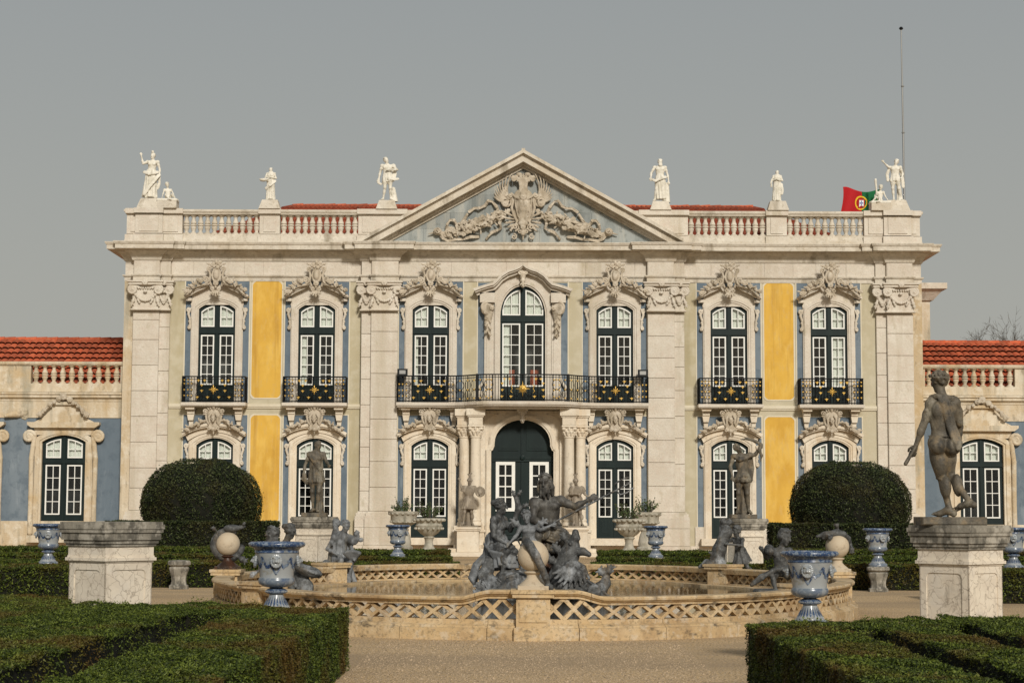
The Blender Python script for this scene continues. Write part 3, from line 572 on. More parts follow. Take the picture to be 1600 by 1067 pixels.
# coat of arms with garlands and ribbons
s = Sculpt((-3.95,-.85,12.15), (3.95,.12,15.2), .023); s.k = .012
s.chain([(0,-.16,13.95),(0,-.16,13.4),(0,-.16,12.95)], [.40,.36,.22], .04, flat=(1,.5)); s.ell((0,-.30,13.62), (.30,.16,.34), .05); s.ell((0,-.28,13.15), (.2,.13,.3), .06)
for sx in (-1,1):
    s.chain([(sx*.43,-.22,14.05),(sx*.40,-.26,13.8),(sx*.45,-.26,13.55),(sx*.36,-.26,13.25),(sx*.24,-.26,13.02),(sx*.30,-.26,12.85)], [.05,.05,.055,.055,.05,.04]); s.chain([(sx*.33,-.32,13.95),(sx*.30,-.36,13.6),(sx*.2,-.36,13.2),(0,-.34,12.98)], .022, .006)
    s.chain([(0,-.32,13.98),(sx*.16,-.36,13.90),(sx*.32,-.34,13.98),(sx*.46,-.3,14.12),(sx*.52,-.28,14.02)], [.055,.05,.05,.045,.03]); s.spiral((sx*.5,14.02), .09, 1.4, 0 if sx>0 else math.pi, sx, .03, -.3)
    s.spiral((sx*.68,13.80), .24, 1.9, math.pi/2, sx, .05, -.2); s.rosette((sx*.70,13.72), .13, -.26, 7, .004); s.rosette((sx*.55,13.98), .10, -.26, 6, .004); s.rosette((sx*.84,13.95), .09, -.2, 6, .004); s.rosette((sx*.58,13.45), .09, -.22, 6, .004)
    for i in range(8):                                   # palm fronds
        a = math.pi/2-sx*(.28+.17*i); c0 = (sx*(.60+.03*i), 14.02-.03*i); Lf = .92-.075*i
        p = [(c0[0]+math.cos(a+sx*.45*t)*Lf*t, -.16-.14*t, c0[1]+math.sin(a+sx*.45*t)*Lf*t) for t in (0,.3,.6,.85,1)]
        s.chain(p, [.04,.042,.036,.028,.014], .004)
    for q in (.1,.2): s.chain([(sx*q*.7,-.24,14.12),(sx*q*.6,-.30,14.4),(sx*(.08+q*.4),-.32,14.65),(sx*(.2+q),-.34,14.80),(sx*(.33+q*.6),-.36,14.74),(sx*(.32+q*.5),-.34,14.62)], [.05,.045,.045,.05,.045,.03], .006)
    s.ell((sx*.16,-.26,14.88), (.13,.12,.09), .01); s.spiral((sx*.36,14.68), .10, 1.3, math.pi/2, -sx, .035, -.34)
    for i in range(5): s.leaf((sx*.34,13.2-.09*i), (0 if sx > 0 else math.pi)+sx*(.45-.32*i), .52-.06*i, .05, -.22, .006)
    s.spiral((sx*.30,12.80), .15, 1.5, -math.pi/2, -sx, .036, -.26); s.spiral((sx*.36,12.42), .12, 1.3, math.pi/2, sx, .032, -.22)
    s.spiral((sx*.14,12.62), .09, 1.2, math.pi/2, sx, .028, -.3)
    rs = random.Random(5+sx)                             # fat garland of flowers, fruit and leaves
    s.chain([(sx*(.72+2.35*t),-.10,13.28-.80*t**1.1) for t in (0,.25,.5,.75,1)], [.08,.20,.25,.2,.08])
    for i in range(130):
        t = (i+rs.random())/130; x = .70+2.45*t; zc = 13.30-.82*t**1.1-.05*math.sin(t*3.1); th = (.07+.27*math.sin(math.pi*min(1,t*1.02))**.8)
        q = rs.uniform(-1,1); yy = -.12-.30*math.sqrt(max(0,1-q*q))*(th/.34)-rs.uniform(0,.05); c0 = (sx*x+rs.uniform(-.03,.03), zc+q*th*.85)
        if i % 3 == 0: s.rosette(c0, rs.uniform(.075,.115), yy, 6, .003)
        elif i % 3 == 1: s.leaf(c0, rs.uniform(0,6.28), rs.uniform(.12,.2), .036, yy-.02, .003, .06)
        else:
            for _ in range(3): s.ell((c0[0]+rs.uniform(-.05,.05), yy-rs.uniform(0,.04), c0[1]+rs.uniform(-.05,.05)), rs.uniform(.03,.05), .003)
    s.ell((sx*3.36,-.2,12.62), (.17,.14,.16)); s.cone((sx*3.5,-.2,12.58), (sx*3.72,-.2,12.52), .045, .02); s.chain([(sx*3.36+(.15-.009*i)*math.cos(a)*sx,-.31-.006*i,12.62+(.14-.008*i)*math.sin(a)) for i,a in enumerate(np.linspace(0,11,18))], .022, .004)
    def rib(pts):                                        # fluttering ribbon: a flat twisting band
        n = len(pts); P = [np.array((sx*x,y,z)) for x,y,z in pts]
        s.chain(P, [.062+.016*math.sin(i*2.1) for i in range(n)], .006, flat=(1,.32)); 
        s.chain([p+np.array((0,-.03,.045)) for p in P], .014, .004); s.chain([p+np.array((0,-.03,-.045)) for p in P], .014, .004)
    rib([(.95,-.1,13.40),(1.06,-.22,13.62),(1.22,-.14,13.82),(1.38,-.26,13.84),(1.50,-.14,13.66),(1.72,-.24,13.54),(1.92,-.14,13.56),(2.12,-.24,13.40)])
    rib([(2.20,-.2,13.30),(2.32,-.12,13.10),(2.46,-.24,12.94),(2.62,-.14,12.90),(2.72,-.24,13.06),(2.88,-.16,13.08),(2.98,-.26,12.90),(3.0,-.16,12.74)])
    rib([(.85,-.1,13.15),(.93,-.22,12.96),(.86,-.16,12.76),(1.02,-.26,12.66),(1.22,-.16,12.60),(1.36,-.24,12.44),(1.44,-.14,12.34)])
    rib([(1.75,-.14,12.42),(2.05,-.26,12.40),(2.35,-.16,12.32),(2.65,-.26,12.30),(2.95,-.16,12.26),(3.16,-.26,12.34),(3.25,-.14,12.48)])
for i in range(7):
    a = math.pi/2+(i-3)*.34; s.leaf((0,14.5), a, .42-.03*abs(i-3), .05, -.28, .006)
s.cone((0,-.22,14.1), (0,-.26,14.6), .10, .08); s.ell((0,-.28,14.12), (.15,.14,.11)); s.ell((0,-.32,12.92),(.2,.12,.11)); s.ell((0,-.30,12.6),(.11,.1,.16)); s.cone((0,-.26,12.6),(0,-.24,12.28),.06,.02)
s.rosette((0,13.98), .14, -.40, 8, .004); s.rosette((0,12.78), .11, -.38, 7, .004)
link('coat_of_arms', s.mesh('coat_of_arms'), 'carving', pal, (0,-.1,0))

# --- carved window crests (built once, shared)
def crest_upper():
    s = Sculpt((-1.35,-.62,9.8), (1.35,.1,11.5), .0145); s.k = .008
    s.ell((0,-.14,10.84), (.16,.12,.27)); s.ell((0,-.22,10.86), (.115,.1,.19), .02); s.chain([(.17*math.cos(a),-.2,10.85+.27*math.sin(a)) for a in np.linspace(0,6.28,20)], .024, .004)
    for sx in (-1,1):
        s.chain([(sx*.20,-.12,10.45),(sx*.27,-.18,10.62),(sx*.24,-.18,10.85),(sx*.28,-.18,11.02),(sx*.24,-.14,11.16)], [.05,.042,.045,.042,.03]); s.spiral((sx*.27,11.10), .10, 1.4, -math.pi/2, sx, .03, -.2)
        s.spiral((sx*.40,10.66), .14, 1.6, -math.pi/2, -sx, .038, -.26); s.spiral((sx*.14,10.30), .085, 1.3, math.pi/2, sx, .026, -.3)
        s.chain([(sx*.3,-.2,10.50),(sx*.5,-.26,10.46),(sx*.72,-.24,10.40),(sx*.95,-.2,10.24)], [.045,.05,.045,.03])
        rs = random.Random(3+sx)
        for i in range(20):
            t = (i+rs.random()*.6)/20; x = .44+.74*t; zb = 10.60-.46*t**1.2
            if i % 2: s.rosette((sx*x, zb+rs.uniform(-.02,.12)), rs.uniform(.06,.095), -.2-rs.uniform(0,.2), 5, .003)
            else: s.leaf((sx*x, zb+.04), (0 if sx > 0 else math.pi)+sx*rs.uniform(-1.2,1.6), rs.uniform(.14,.24), .034, -.2-rs.uniform(0,.14), .003, .1)
        s.leaf((sx*.9,10.28), (0 if sx > 0 else math.pi)-sx*.75, .34, .045, -.24, .004, .1); s.leaf((sx*.08,11.12), math.pi/2-sx*.8, .26, .042, -.18, .004, .1); s.leaf((sx*.2,11.25), math.pi/2-sx*1.3, .2, .036, -.2, .004, .1)
    for i in range(12): s.rosette((.17*math.sin(i*2.4)*(.4+i/20), 11.14+.24*i/12), .05+.02*(i%2), -.18-.12*((i*7)%5)/5, 5, .003)
    s.leaf((0,11.24), math.pi/2, .22, .05, -.24, .004); s.ell((0,-.26,10.46), (.085,.09,.075)); s.rosette((0,10.52), .11, -.32, 7, .003); s.ell((0,-.34,10.36),(.05,.05,.04))
    s.ell((0,-.16,10.12), (.11,.09,.13)); 
    for q in (-2,-1,0,1,2): s.leaf((q*.035,10.24), -math.pi/2+q*.35, .26-.03*abs(q), .036, -.26, .004, .08)
    return s.mesh('window_crest')
def crest_lower():
    s = Sculpt((-1.25,-.62,4.55), (1.25,.1,5.86), .0145); s.k = .008
    s.chain([(0,-.14,5.40),(0,-.14,5.05),(0,-.14,4.82)], [.26,.2,.1], .02, flat=(1,.5)); head(s,(0,-.30,5.24),(0,0,1),(0,-1,0),1.25,None)
    for sx in (-1,1):
        s.chain([(sx*.09,-.30,5.42),(sx*.17,-.30,5.3),(sx*.15,-.28,5.12),(sx*.19,-.26,5.02)], [.04,.045,.04,.03], .006)
        s.chain([(sx*.22,-.16,5.58),(sx*.31,-.2,5.40),(sx*.26,-.2,5.15),(sx*.14,-.2,4.92),(sx*.05,-.2,4.80)], [.042,.046,.046,.042,.04]); s.spiral((sx*.34,5.52), .10, 1.4, -math.pi/2, -sx, .03, -.22); s.spiral((sx*.18,4.86), .07, 1.2, math.pi/2, sx, .024, -.22)
        for i in range(6):
            a = math.pi/2-sx*(.12+.25*i); s.leaf((math.cos(a)*.26, 5.34+math.sin(a)*.24), a, .15, .032, -.2, .003, .08)
        rs = random.Random(8+sx)
        for i in range(18):
            t = (i+rs.random()*.6)/18; x = .36+.74*t; zb = 5.14-.40*t**1.15
            if i % 2: s.rosette((sx*x, zb+rs.uniform(-.04,.10)), rs.uniform(.055,.09), -.2-rs.uniform(0,.18), 5, .003)
            else: s.leaf((sx*x, zb+.02), (0 if sx > 0 else math.pi)+sx*rs.uniform(-1.0,1.6), rs.uniform(.13,.22), .032, -.2-rs.uniform(0,.12), .003, .1)
        s.chain([(sx*.3,-.14,5.16),(sx*.6,-.16,5.02),(sx*.95,-.14,4.82)], [.06,.05,.03])
    s.leaf((0,5.56), math.pi/2, .22, .05, -.24, .004); s.rosette((0,4.84), .07, -.26, 6, .003); s.cone((0,-.2,4.82), (0,-.2,4.64), .045, .02)
    return s.mesh('window_crest')
CU, CL = crest_upper(), crest_lower()
def ear_mesh(z1, z0):
    s = Sculpt((-.12,-.3,z0-.1), (.3,.02,z1+.1), .0165); s.k = .012; L_ = z1-z0
    s.spiral((.10,z1-.12), .09, 1.2, math.pi/2, -1, .032, -.1); s.chain([(.03,-.08,z1-.05),(.12,-.1,z1-L_*.3),(.05,-.1,z1-L_*.55),(.04,-.1,z0+.12)], [.04,.05,.045,.05])
    for i in range(5): s.ell((.05+.03*(i%2),-.11,z0+.04+i*.09), (.045,.05,.04), .008)
    s.spiral((.06,z0+.08), .07, 1.1, -math.pi/2, 1, .03, -.1); return s.mesh('scroll_ornament')
EU, EL = ear_mesh(9.62, 8.75), ear_mesh(4.3, 3.45)
for m_ in (CU, CL, EU, EL): m_.materials.append(MT['carving'] if m_ in (CU, CL) else MT['cornice'])

def pane_mesh(w_, h_): 
    m = MB().box(-w_/2, w_/2, -.004, .004, -h_/2, h_/2).mesh('pane'); m.materials.append(MT['glass']); return m
PANES = {}
def window(cx, z0, zs, rise, hw, lz0, lz1, tz0, rows, y, curtains=(), lights=True, xi=.11, xo=None, trows=2, dark_top=False, parent=None, room=True):
    """french window: green joinery; white sashes, panes, curtains, dark room behind"""
    parent = parent or pal
    xo = xo or hw-.09; R = (hw*hw+rise*rise)/(2*rise); za = lambda x: zs+rise-R+math.sqrt(max(R*R-x*x, 0))
    g_ = MB(); y0, y1 = y+.03, y+.11
    n = 8
    def col(x0, x1, za0): # green column from za0 up to the arch
        xs_ = [x0+(x1-x0)*i/n for i in range(n+1)]
        g_.prism([(x0,za0),(x1,za0)]+[(x_, za(x_)) for x_ in reversed(xs_)], y0, y1)
    czz = zs+rise-R; top = lambda x: czz+math.sqrt(max((R-.13)**2-x*x, 0)); inn_ = lambda x: max(czz+math.sqrt(max((R-.18)**2-x*x, 0)), tz0+.06)
    col(-hw, -xo, z0); col(-xi, xi, z0); col(xo, hw, z0)
    for a, e in ((-xo,-xi),(xi,xo)):
        g_.box(a, e, y0, y1, z0, lz0); g_.box(a, e, y0, y1, lz1, tz0)
        xs_ = [a+(e-a)*i/n for i in range(n+1)]
        g_.strip([(x_, top(x_)) for x_ in xs_], [(x_, za(x_)) for x_ in xs_], y0, y1)
        if lz0-z0 > .35:
            g_.box(a+.05, e-.05, y0-.02, y0-.001, z0+.12, lz0-.1); g_.box(a+.11, e-.11, y0-.032, y0-.021, z0+.18, lz0-.16)
    g_.box(-.045, .045, y0-.035, y0-.001, z0, za(0)-.03); g_.box(-hw+.02, hw-.02, y0-.05, y0-.036, lz1+.06, tz0-.06)
    wn = g_.build('window', 'green', parent, (cx,0,0))
    fw, mw = .05, .026
    for a, e in ((-xo,-xi),(xi,xo)):
        if lights:
            f = MB(); f.box(a, a+fw, y0-.03, y0+.06, lz0, lz1); f.box(e-fw, e, y0-.03, y0+.06, lz0, lz1); f.box(a+fw, e-fw, y0-.03, y0+.06, lz0, lz0+fw); f.box(a+fw, e-fw, y0-.03, y0+.06, lz1-fw, lz1)
            ia, ie, ja, je = a+fw, e-fw, lz0+fw, lz1-fw; mid = (ia+ie)/2; f.box(mid-mw/2, mid+mw/2, y0-.02, y0+.05, ja, je); ph = (je-ja)/rows
            for r in range(1, rows): f.box(ia, mid-mw/2, y0-.02, y0+.05, ja+r*ph-mw/2, ja+r*ph+mw/2); f.box(mid+mw/2, ie, y0-.02, y0+.05, ja+r*ph-mw/2, ja+r*ph+mw/2)
            f.build('sash', 'white', wn)
            pw = mid-mw/2-ia; key = (round(pw,3), round(ph-mw,3))
            if key not in PANES: PANES[key] = pane_mesh(pw, ph-mw)
            for r in range(rows):
                for c_ in (0,1):
                    px = ia+pw/2 if c_ == 0 else ie-pw/2
                    po = link('pane', PANES[key], None, wn, (px, y0+.02, ja+(r+.5)*ph)); po.rotation_euler = (random.uniform(-.012,.012),0,random.uniform(-.012,.012))
        # fanlight sash with curved head
        xs_ = [a+(e-a)*i/n for i in range(n+1)]; lo = [(x_, tz0) for x_ in xs_]; hi = [(x_, top(x_)) for x_ in xs_]
        f = MB(); f.strip([(x_, min(inn_(x_), z_-.004)) for x_, z_ in hi], hi, y0-.03, y0+.06); f.box(a, e, y0-.03, y0+.06, tz0, tz0+fw)
        f.box(a, a+fw, y0-.031, y0+.06, tz0+fw, max(tz0+fw+.01, min(inn_(a),inn_(a+fw)))); f.box(e-fw, e, y0-.031, y0+.06, tz0+fw, max(tz0+fw+.01, min(inn_(e),inn_(e-fw))))
        mid = (a+e)/2; f.box(mid-mw/2, mid+mw/2, y0-.02, y0+.05, tz0+fw, top(mid)-fw); zm = tz0+(top(mid)-tz0)*.5
        f.box(a+fw, e-fw, y0-.02, y0+.05, zm-mw/2, zm+mw/2); f.build('fanlight_sash', 'white', wn)
        for (pa, pe) in ((a+fw, mid-mw/2), (mid+mw/2, e-fw)):
            MB().box(pa, pe, y0+.012, y0+.02, tz0+fw, zm-mw/2).build('fanlight_pane', 'glass', wn)
            MB().prism([(pa,zm+mw/2),(pe,zm+mw/2),(pe,max(zm+mw/2+.01,inn_(pe)+.01)),((pa+pe)/2,max(zm+mw/2+.01,inn_((pa+pe)/2)+.01)),(pa,max(zm+mw/2+.01,inn_(pa)+.01))], y0+.012, y0+.02).build('fanlight_pane', 'glass', wn)
    # room behind and curtains
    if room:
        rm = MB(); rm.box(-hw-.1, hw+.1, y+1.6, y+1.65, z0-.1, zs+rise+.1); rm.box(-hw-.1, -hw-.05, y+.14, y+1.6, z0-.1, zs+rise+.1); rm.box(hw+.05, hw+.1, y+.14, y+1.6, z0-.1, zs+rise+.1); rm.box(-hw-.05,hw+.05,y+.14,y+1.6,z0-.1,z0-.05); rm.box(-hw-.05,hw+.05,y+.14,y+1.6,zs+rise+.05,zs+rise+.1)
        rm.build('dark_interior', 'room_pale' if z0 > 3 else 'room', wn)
    for (xa, xb, zc0, zc1) in curtains:
        nn = max(8, int((xb-xa)/.03)); v = []; fq = []
        for i in range(nn+1):
            x_ = xa+(xb-xa)*i/nn; yy = y+.16+.012*math.sin(i*1.3)
            v += [(x_,yy,zc0),(x_,yy,zc1),(x_,yy+.006,zc1),(x_,yy+.006,zc0)]
        for i in range(nn):
            for j in range(4): fq.append((4*i+j, 4*i+(j+1)%4, 4*i+4+(j+1)%4, 4*i+4+j))
        MB().add(v, fq).build('curtain', 'curtain', wn)
    return wn

def surround(cx, z0, zs, rise, hw, ow, y, m):
    def band(i, o, lift, y0, y1, mb):
        inn = [(-i,z0)]+segarc(i, zs+(i-hw)*.55, rise+(i-hw)*.35)+[(i,z0)]; ou = [(-o,z0)]+segarc(o, zs+(o-hw)*.55, rise+(o-hw)*.35)+[(o,z0)]
        mb.strip(inn, ou, y0, y1)
    mb = MB(); band(hw, ow, 0, y-.09, y+.3, mb); band(hw+.05, ow-.03, 0, y-.125, y-.0905, mb); band(hw+.13, ow-.05, 0, y-.155, y-.1255, mb)
    return mb.build('window_surround', m, pal, (cx,0,0))
random.seed(21)
for c in UC:
    y = face_y(c)
    # upper floor
    surround(c, 5.86, 9.55, .28, .72, 1.02, y, 'stone')
    mb = MB(); mb.prism([(-1.04,9.72)]+[(1.04,9.72),(1.0,10.05),(.6,10.34),(.3,10.5),(-.3,10.5),(-.6,10.34),(-1.0,10.05)], y-.085, y-.02)
    for sx in (-1,1):
        lo = [(1.22,9.97),(1.08,10.02),(.95,10.10),(.80,10.19),(.63,10.265),(.48,10.33),(.37,10.42),(.28,10.56)]
        hi = [(1.27,10.03),(1.14,10.11),(1.00,10.20),(.84,10.30),(.67,10.375),(.53,10.44),(.44,10.52),(.37,10.62)]
        lo = [(sx*a, b_) for a, b_ in lo]; hi = [(sx*a, b_) for a, b_ in hi]
        if sx < 0: pass
        mb.strip(lo, hi, y-.36, y-.09); md = [((a[0]+d_[0])/2,(a[1]+d_[1])/2) for a, d_ in zip(lo,hi)]; mb.strip(md, [(p[0], p[1]+.035) for p in hi], y-.42, y-.361)
        mb.box(min(sx*.98,sx*1.2), max(sx*.98,sx*1.2), y-.26, y-.02, 9.86, 9.97)
    mb.build('window_hood', 'stone', pal, (c,0,0))
    link('window_crest', CU, None, pal, (c, y-.24, 0))
    for sx in (-1,1):
        e = link('scroll_ornament', EU, None, pal, (c+sx*1.0, y-.02, 0)); e.scale = (sx,1,1)
    cur = [(-.62,-.12,8.85,9.7),(.12,.62,8.85,9.7)]
    if c > 11: cur.append((.12,.62,5.9,8.6))
    if abs(c+8.08) < .1: cur.append((-.62,-.40,5.9,8.6))
    if abs(c+3.6) < .1: cur.append((-.62,-.5,5.9,8.6))
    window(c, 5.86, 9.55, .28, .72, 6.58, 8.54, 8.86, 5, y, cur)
    # ground floor
    surround(c, .66, 4.22, .28, .72, 1.02, y, 'stone_wet')
    mb = MB(); inn = segarc(1.2, 4.55, .36, 16); ou = segarc(1.24, 4.66, .38, 16); mb.strip(inn, ou, y-.36, y-.02); mb.strip([(a, b_+.055) for a, b_ in inn], [(a*1.02, b_+.04) for a, b_ in ou], y-.42, y-.361)
    mb.strip(segarc(1.03,4.38,.34,16), [(a*.93,b_+.01) for a,b_ in inn], y-.2, y-.02)
    mb.build('window_hood', 'stone_wet', pal, (c,0,0))
    link('window_crest', CL, None, pal, (c, y-.24, 0))
    for sx in (-1,1):
        e = link('scroll_ornament', EL, None, pal, (c+sx*1.0, y-.02, 0)); e.scale = (sx,1,1)
        k = MB(); x0 = sx*.93; k.prism([(-.10,5.18),(.10,5.18),(.14,5.42),(.15,5.6),(-.15,5.6),(-.14,5.42)], y-.26, y-.015); k.prism([(-.17,5.6),(.17,5.6),(.19,5.7),(-.19,5.7)], y-.5, y-.015)
        k.prism([(-.07,4.98),(.07,4.98),(.09,5.18),(-.09,5.18)], y-.16, y-.015); k.box(-.13,.13,y-.31,y-.261,5.44,5.52)
        k.build('corbel', 'stone_wet', pal, (c+x0,0,0))
    hid = abs(c) > 11
    window(c, .69, 4.22, .28, .72, 1.48, 3.33, 3.68, 5, y, [(-.62,-.12,3.66,4.4),(.12,.62,3.66,4.4)], lights=True)
    part('door_sill', 'stone_wet', pal, (c-1.15, c+1.15, y-.45, y+.3, .40, .67))

# --- string course
for (a, e, y) in ((-13.84,-6.33,0),(6.33,13.84,0)):
    part('string_course', 'trim', pal, (a, e, y-.08, y-.001, 5.72, 5.84), (a, e, y-.05, y-.001, 5.66, 5.719))
# --- centre window over the balcony
yc = -.12
hw, zs = .88, 9.3
def ogee(hw_, zs_, ztop, n=10, sh=.0):       # rounded arch polyline left to right
    return [(-hw_*math.cos(math.pi*i/(2*n)), zs_+(ztop-zs_)*math.sin(math.pi*i/(2*n))) for i in range(n+1)]+[(hw_*math.sin(math.pi*i/(2*n)), zs_+(ztop-zs_)*math.cos(math.pi*i/(2*n))) for i in range(1,n+1)]
mb = MB()
def band2(i, o, zi, zo, y0, y1): mb.strip([(-i,5.86)]+ogee(i,9.3,zi)+[(i,5.86)], [(-o,5.86)]+ogee(o,9.35,zo)+[(o,5.86)], y0, y1)
band2(.88, 1.12, 10.49, 10.72, yc-.10, yc+.3); band2(.95, 1.09, 10.55, 10.68, yc-.15, yc-.101)
mb.build('window_surround', 'stone', pal)
mb = MB()
lo = [(-1.85,10.18),(-1.62,10.27),(-1.35,10.36),(-1.12,10.42),(-.98,10.55),(-.80,10.76),(-.55,10.92),(-.3,11.0),(-.12,11.08),(0,11.18)]
lo = lo+[(-x,z) for x,z in reversed(lo[:-1])]; hi = [(x*1.03, z+.12) for x,z in lo]
mb.strip(lo, hi, yc-.45, yc-.02); mb.strip([(x*1.01,z+.06) for x,z in lo], [(x*1.03,z+.025) for x,z in hi], yc-.53, yc-.451)
mb.strip([(x*.97, z-.10) for x,z in lo], [(x*.995,z-.003) for x,z in lo], yc-.3, yc-.02)
mb.build('window_hood', 'stone', pal)
_in = ogee(1.1,9.35,10.70); MB().strip(_in, [(x, max(z+.002, min(11.1, float(np.interp(x,[p[0] for p in lo],[p[1] for p in lo]))))) for x,z in _in], yc-.08, yc+.2).build('arch_spandrel', 'stone', pal)
s = Sculpt((-.3,-.5,10.3),(.3,.05,11.25),.015); s.k=.012
s.cone((0,-.25,10.95),(0,-.2,10.5),.12,.07); s.leaf((0,10.9),-1.57,.45,.08,-.28); s.spiral((-.1,10.98),.08,1.2,1.57,1,.03,-.3); s.spiral((.1,10.98),.08,1.2,1.57,-1,.03,-.3); s.ell((0,-.24,10.46),.07)
link('keystone', s.mesh('keystone'), 'cornice', pal, (0,yc-.05,0))
for sx in (-1,1):      # pilaster strips with carved consoles
    k = MB(); k.box(min(sx*1.13,sx*1.5), max(sx*1.13,sx*1.5), yc-.12, yc-.001, 5.9, 9.9); k.box(min(sx*1.2,sx*1.42), max(sx*1.2,sx*1.42), yc-.15, yc-.121, 6.1, 8.6); k.box(min(sx*1.1,sx*1.68), max(sx*1.1,sx*1.68), yc-.3, yc-.001, 9.82, 10.2)
    k.build('console_pilaster', 'stone', pal)
    s = Sculpt((-.4,-.5,8.3),(.45,.05,9.95),.0165); s.k=.014
    s.spiral((.1,9.62),.2,1.6,1.57,-1,.055,-.2); s.ell((.05,-.15,9.55),(.26,.14,.24)); s.rosette((-.12,9.6),.11,-.28); s.rosette((.1,9.42),.1,-.28)
    s.chain([(0,-.12,9.4),(.05,-.14,9.0),(0,-.12,8.7),(0,-.1,8.45)],[.17,.12,.09,.04]); 
    for i in range(6): s.leaf((.02,9.3-.13*i), -1.57+(-1)**i*.6, .2, .045, -.22)
    o = link('carved_console', s.mesh('carved_console'), 'carving', pal, (sx*1.33,yc-.1,0)); o.scale=(sx,1,1)
    s = Sculpt((-.1,-.3,5.85),(.5,.05,7.2),.0165); s.k=.014
    s.spiral((.15,6.2),.17,1.4,-1.57,1,.05,-.1); s.chain([(.28,-.1,6.25),(.27,-.1,6.5),(.12,-.1,6.7),(.05,-.1,7.0)],[.05,.06,.06,.04]); s.box((.1,-.06,6.1),(.12,.08,.2))
    o = link('foot_scroll', s.mesh('foot_scroll'), 'cornice', pal, (sx*1.42,yc-.02,0)); o.scale=(sx,1,1)
wn = window(0, 5.86, 9.3, 1.18, .88, 6.55, 9.02, 9.34, 6, yc, [(-.78,-.12,9.3,10.45),(.12,.78,9.3,10.45),(-.78,-.52,5.9,9.1)], xi=.10, xo=.80)
for sx in (-1,1): part('red_armchair', 'redcloth', wn, (sx*.48-.17, sx*.48+.17, yc+.7, yc+.78, 6.3, 7.25), (sx*.48-.22, sx*.48+.22, yc+.4, yc+.8, 5.9, 6.35))

# --- portal: arched green door in a stone case with paired columns
def portal_arch(h, sh, top, zb, dz=0):
    p = [(-h,zb),(-h,4.02+dz),(-h+sh*.5,4.06+dz),(-h+sh,4.22+dz)]
    a = [(-(h-sh)*math.cos(math.pi*i/16), 4.32+dz+(top-4.32-dz)*math.sin(math.pi*i/16)) for i in range(17)]
    return p+a+[(-x,z) for x,z in reversed(p)]
mb = MB()
A = portal_arch(1.21,.13,5.24,.55); B = portal_arch(1.42,.13,5.44,.55,.06); mb.strip(A, B, -.55, .3)
A2 = portal_arch(1.27,.13,5.30,.56,.02); B2 = portal_arch(1.38,.13,5.40,.56,.05); mb.strip(A2, B2, -.60, -.551)
mb.build('portal_arch', 'stone_wet', pal)
bb = [(-1.7,.55),(-1.7,4.1),(-1.7,4.4),(-1.7,4.7)]+[(-1.7+3.4*i/16,5.58) for i in range(17)]
bb = bb+[(-x,z) for x,z in reversed(bb[:4])]
MB().strip(B, bb, -.45, .0).build('portal_spandrel', 'stone_wet', pal)
for sx in (-1,1):
    s_ = [(sx*x,z) for x,z in ((1.62,5.1),(1.62,5.48),(.95,5.48),(1.15,5.40),(1.35,5.28),(1.5,5.12))]
    MB().strip(s_, [(x*1.0+ (sx*-.05 if abs(x)>1.3 else 0), z-.04) for x,z in s_], -.48, -.451).build('spandrel_moulding','stone_wet',pal)
s = Sculpt((-.3,-.35,4.95),(.3,.05,5.7),.014); s.k=.01
s.box((0,-.12,5.6),(.22,.12,.05)); s.cone((0,-.14,5.55),(0,-.14,5.15),.11,.07); s.leaf((0,5.5),-1.57,.35,.07,-.2); s.spiral((-.08,5.5),.07,1.1,1.57,1,.026,-.22); s.spiral((.08,5.5),.07,1.1,1.57,-1,.026,-.22)
link('keystone', s.mesh('keystone'), 'stone', pal, (0,-.58,0))
# door leaves
D = portal_arch(1.21,.13,5.24,.62); y0 = -.1
d = MB(); 
dn = [p for p in D]
mbd = MB()
top_poly = [p for p in D if p[1] >= 4.0]
mbd.prism([(-1.21,3.78)]+top_poly[1:-1]+[(1.21,3.78)] if False else [( x,z) for x,z in ([(-1.21,3.78),(1.21,3.78)]+[p for p in reversed(D) if p[1] > 3.9])], y0, y0+.1)
gx0, gx1, gz0, gz1 = .28, 1.03, 1.7, 3.62
for sx in (-1,1):
    a0, a1 = sorted((sx*.0,sx*gx0)); b0, b1 = sorted((sx*gx1,sx*1.21))
    mbd.box(a0,a1,y0,y0+.1,.62,3.779); mbd.box(b0,b1,y0,y0+.1,.62,3.779); c0,c1 = sorted((sx*gx0,sx*gx1)); mbd.box(c0,c1,y0,y0+.1,.62,gz0); mbd.box(c0,c1,y0,y0+.1,gz1,3.779)
    mbd.box(c0+.02,c1-.02,y0-.03,y0-.001,.78,1.55); mbd.box(c0+.1,c1-.1,y0-.045,y0-.031,.88,1.45)
    pp = [(sx*.16,4.05),(sx*.95,4.05),(sx*.93,4.25),(sx*.82,4.55),(sx*.6,4.82),(sx*.35,5.0),(sx*.16,5.06)]
    mbd.prism(pp if sx>0 else pp[::-1], y0-.03, y0-.001); q = [(sx*.24,4.13),(sx*.85,4.13),(sx*.82,4.27),(sx*.72,4.52),(sx*.53,4.74),(sx*.33,4.88),(sx*.24,4.92)]
    mbd.prism(q if sx>0 else q[::-1], y0-.045, y0-.031)
mbd.box(-1.19,1.19,y0-.07,y0-.001,3.72,3.86); mbd.box(-1.19,1.19,y0-.05,y0-.001,3.62,3.719); mbd.box(-.05,.05,y0-.06,y0-.001,.64,3.6); mbd.box(-.05,.05,y0-.05,y0-.001,3.9,5.1)
door = mbd.build('door', 'green', pal)
MB().lathe([(.0,0),(.1,0),(.1,.03),(.05,.05),(.0,.05)],14).build('door_boss','green',door,(0,y0-.07,3.79)).rotation_euler=(rad(90),0,0)
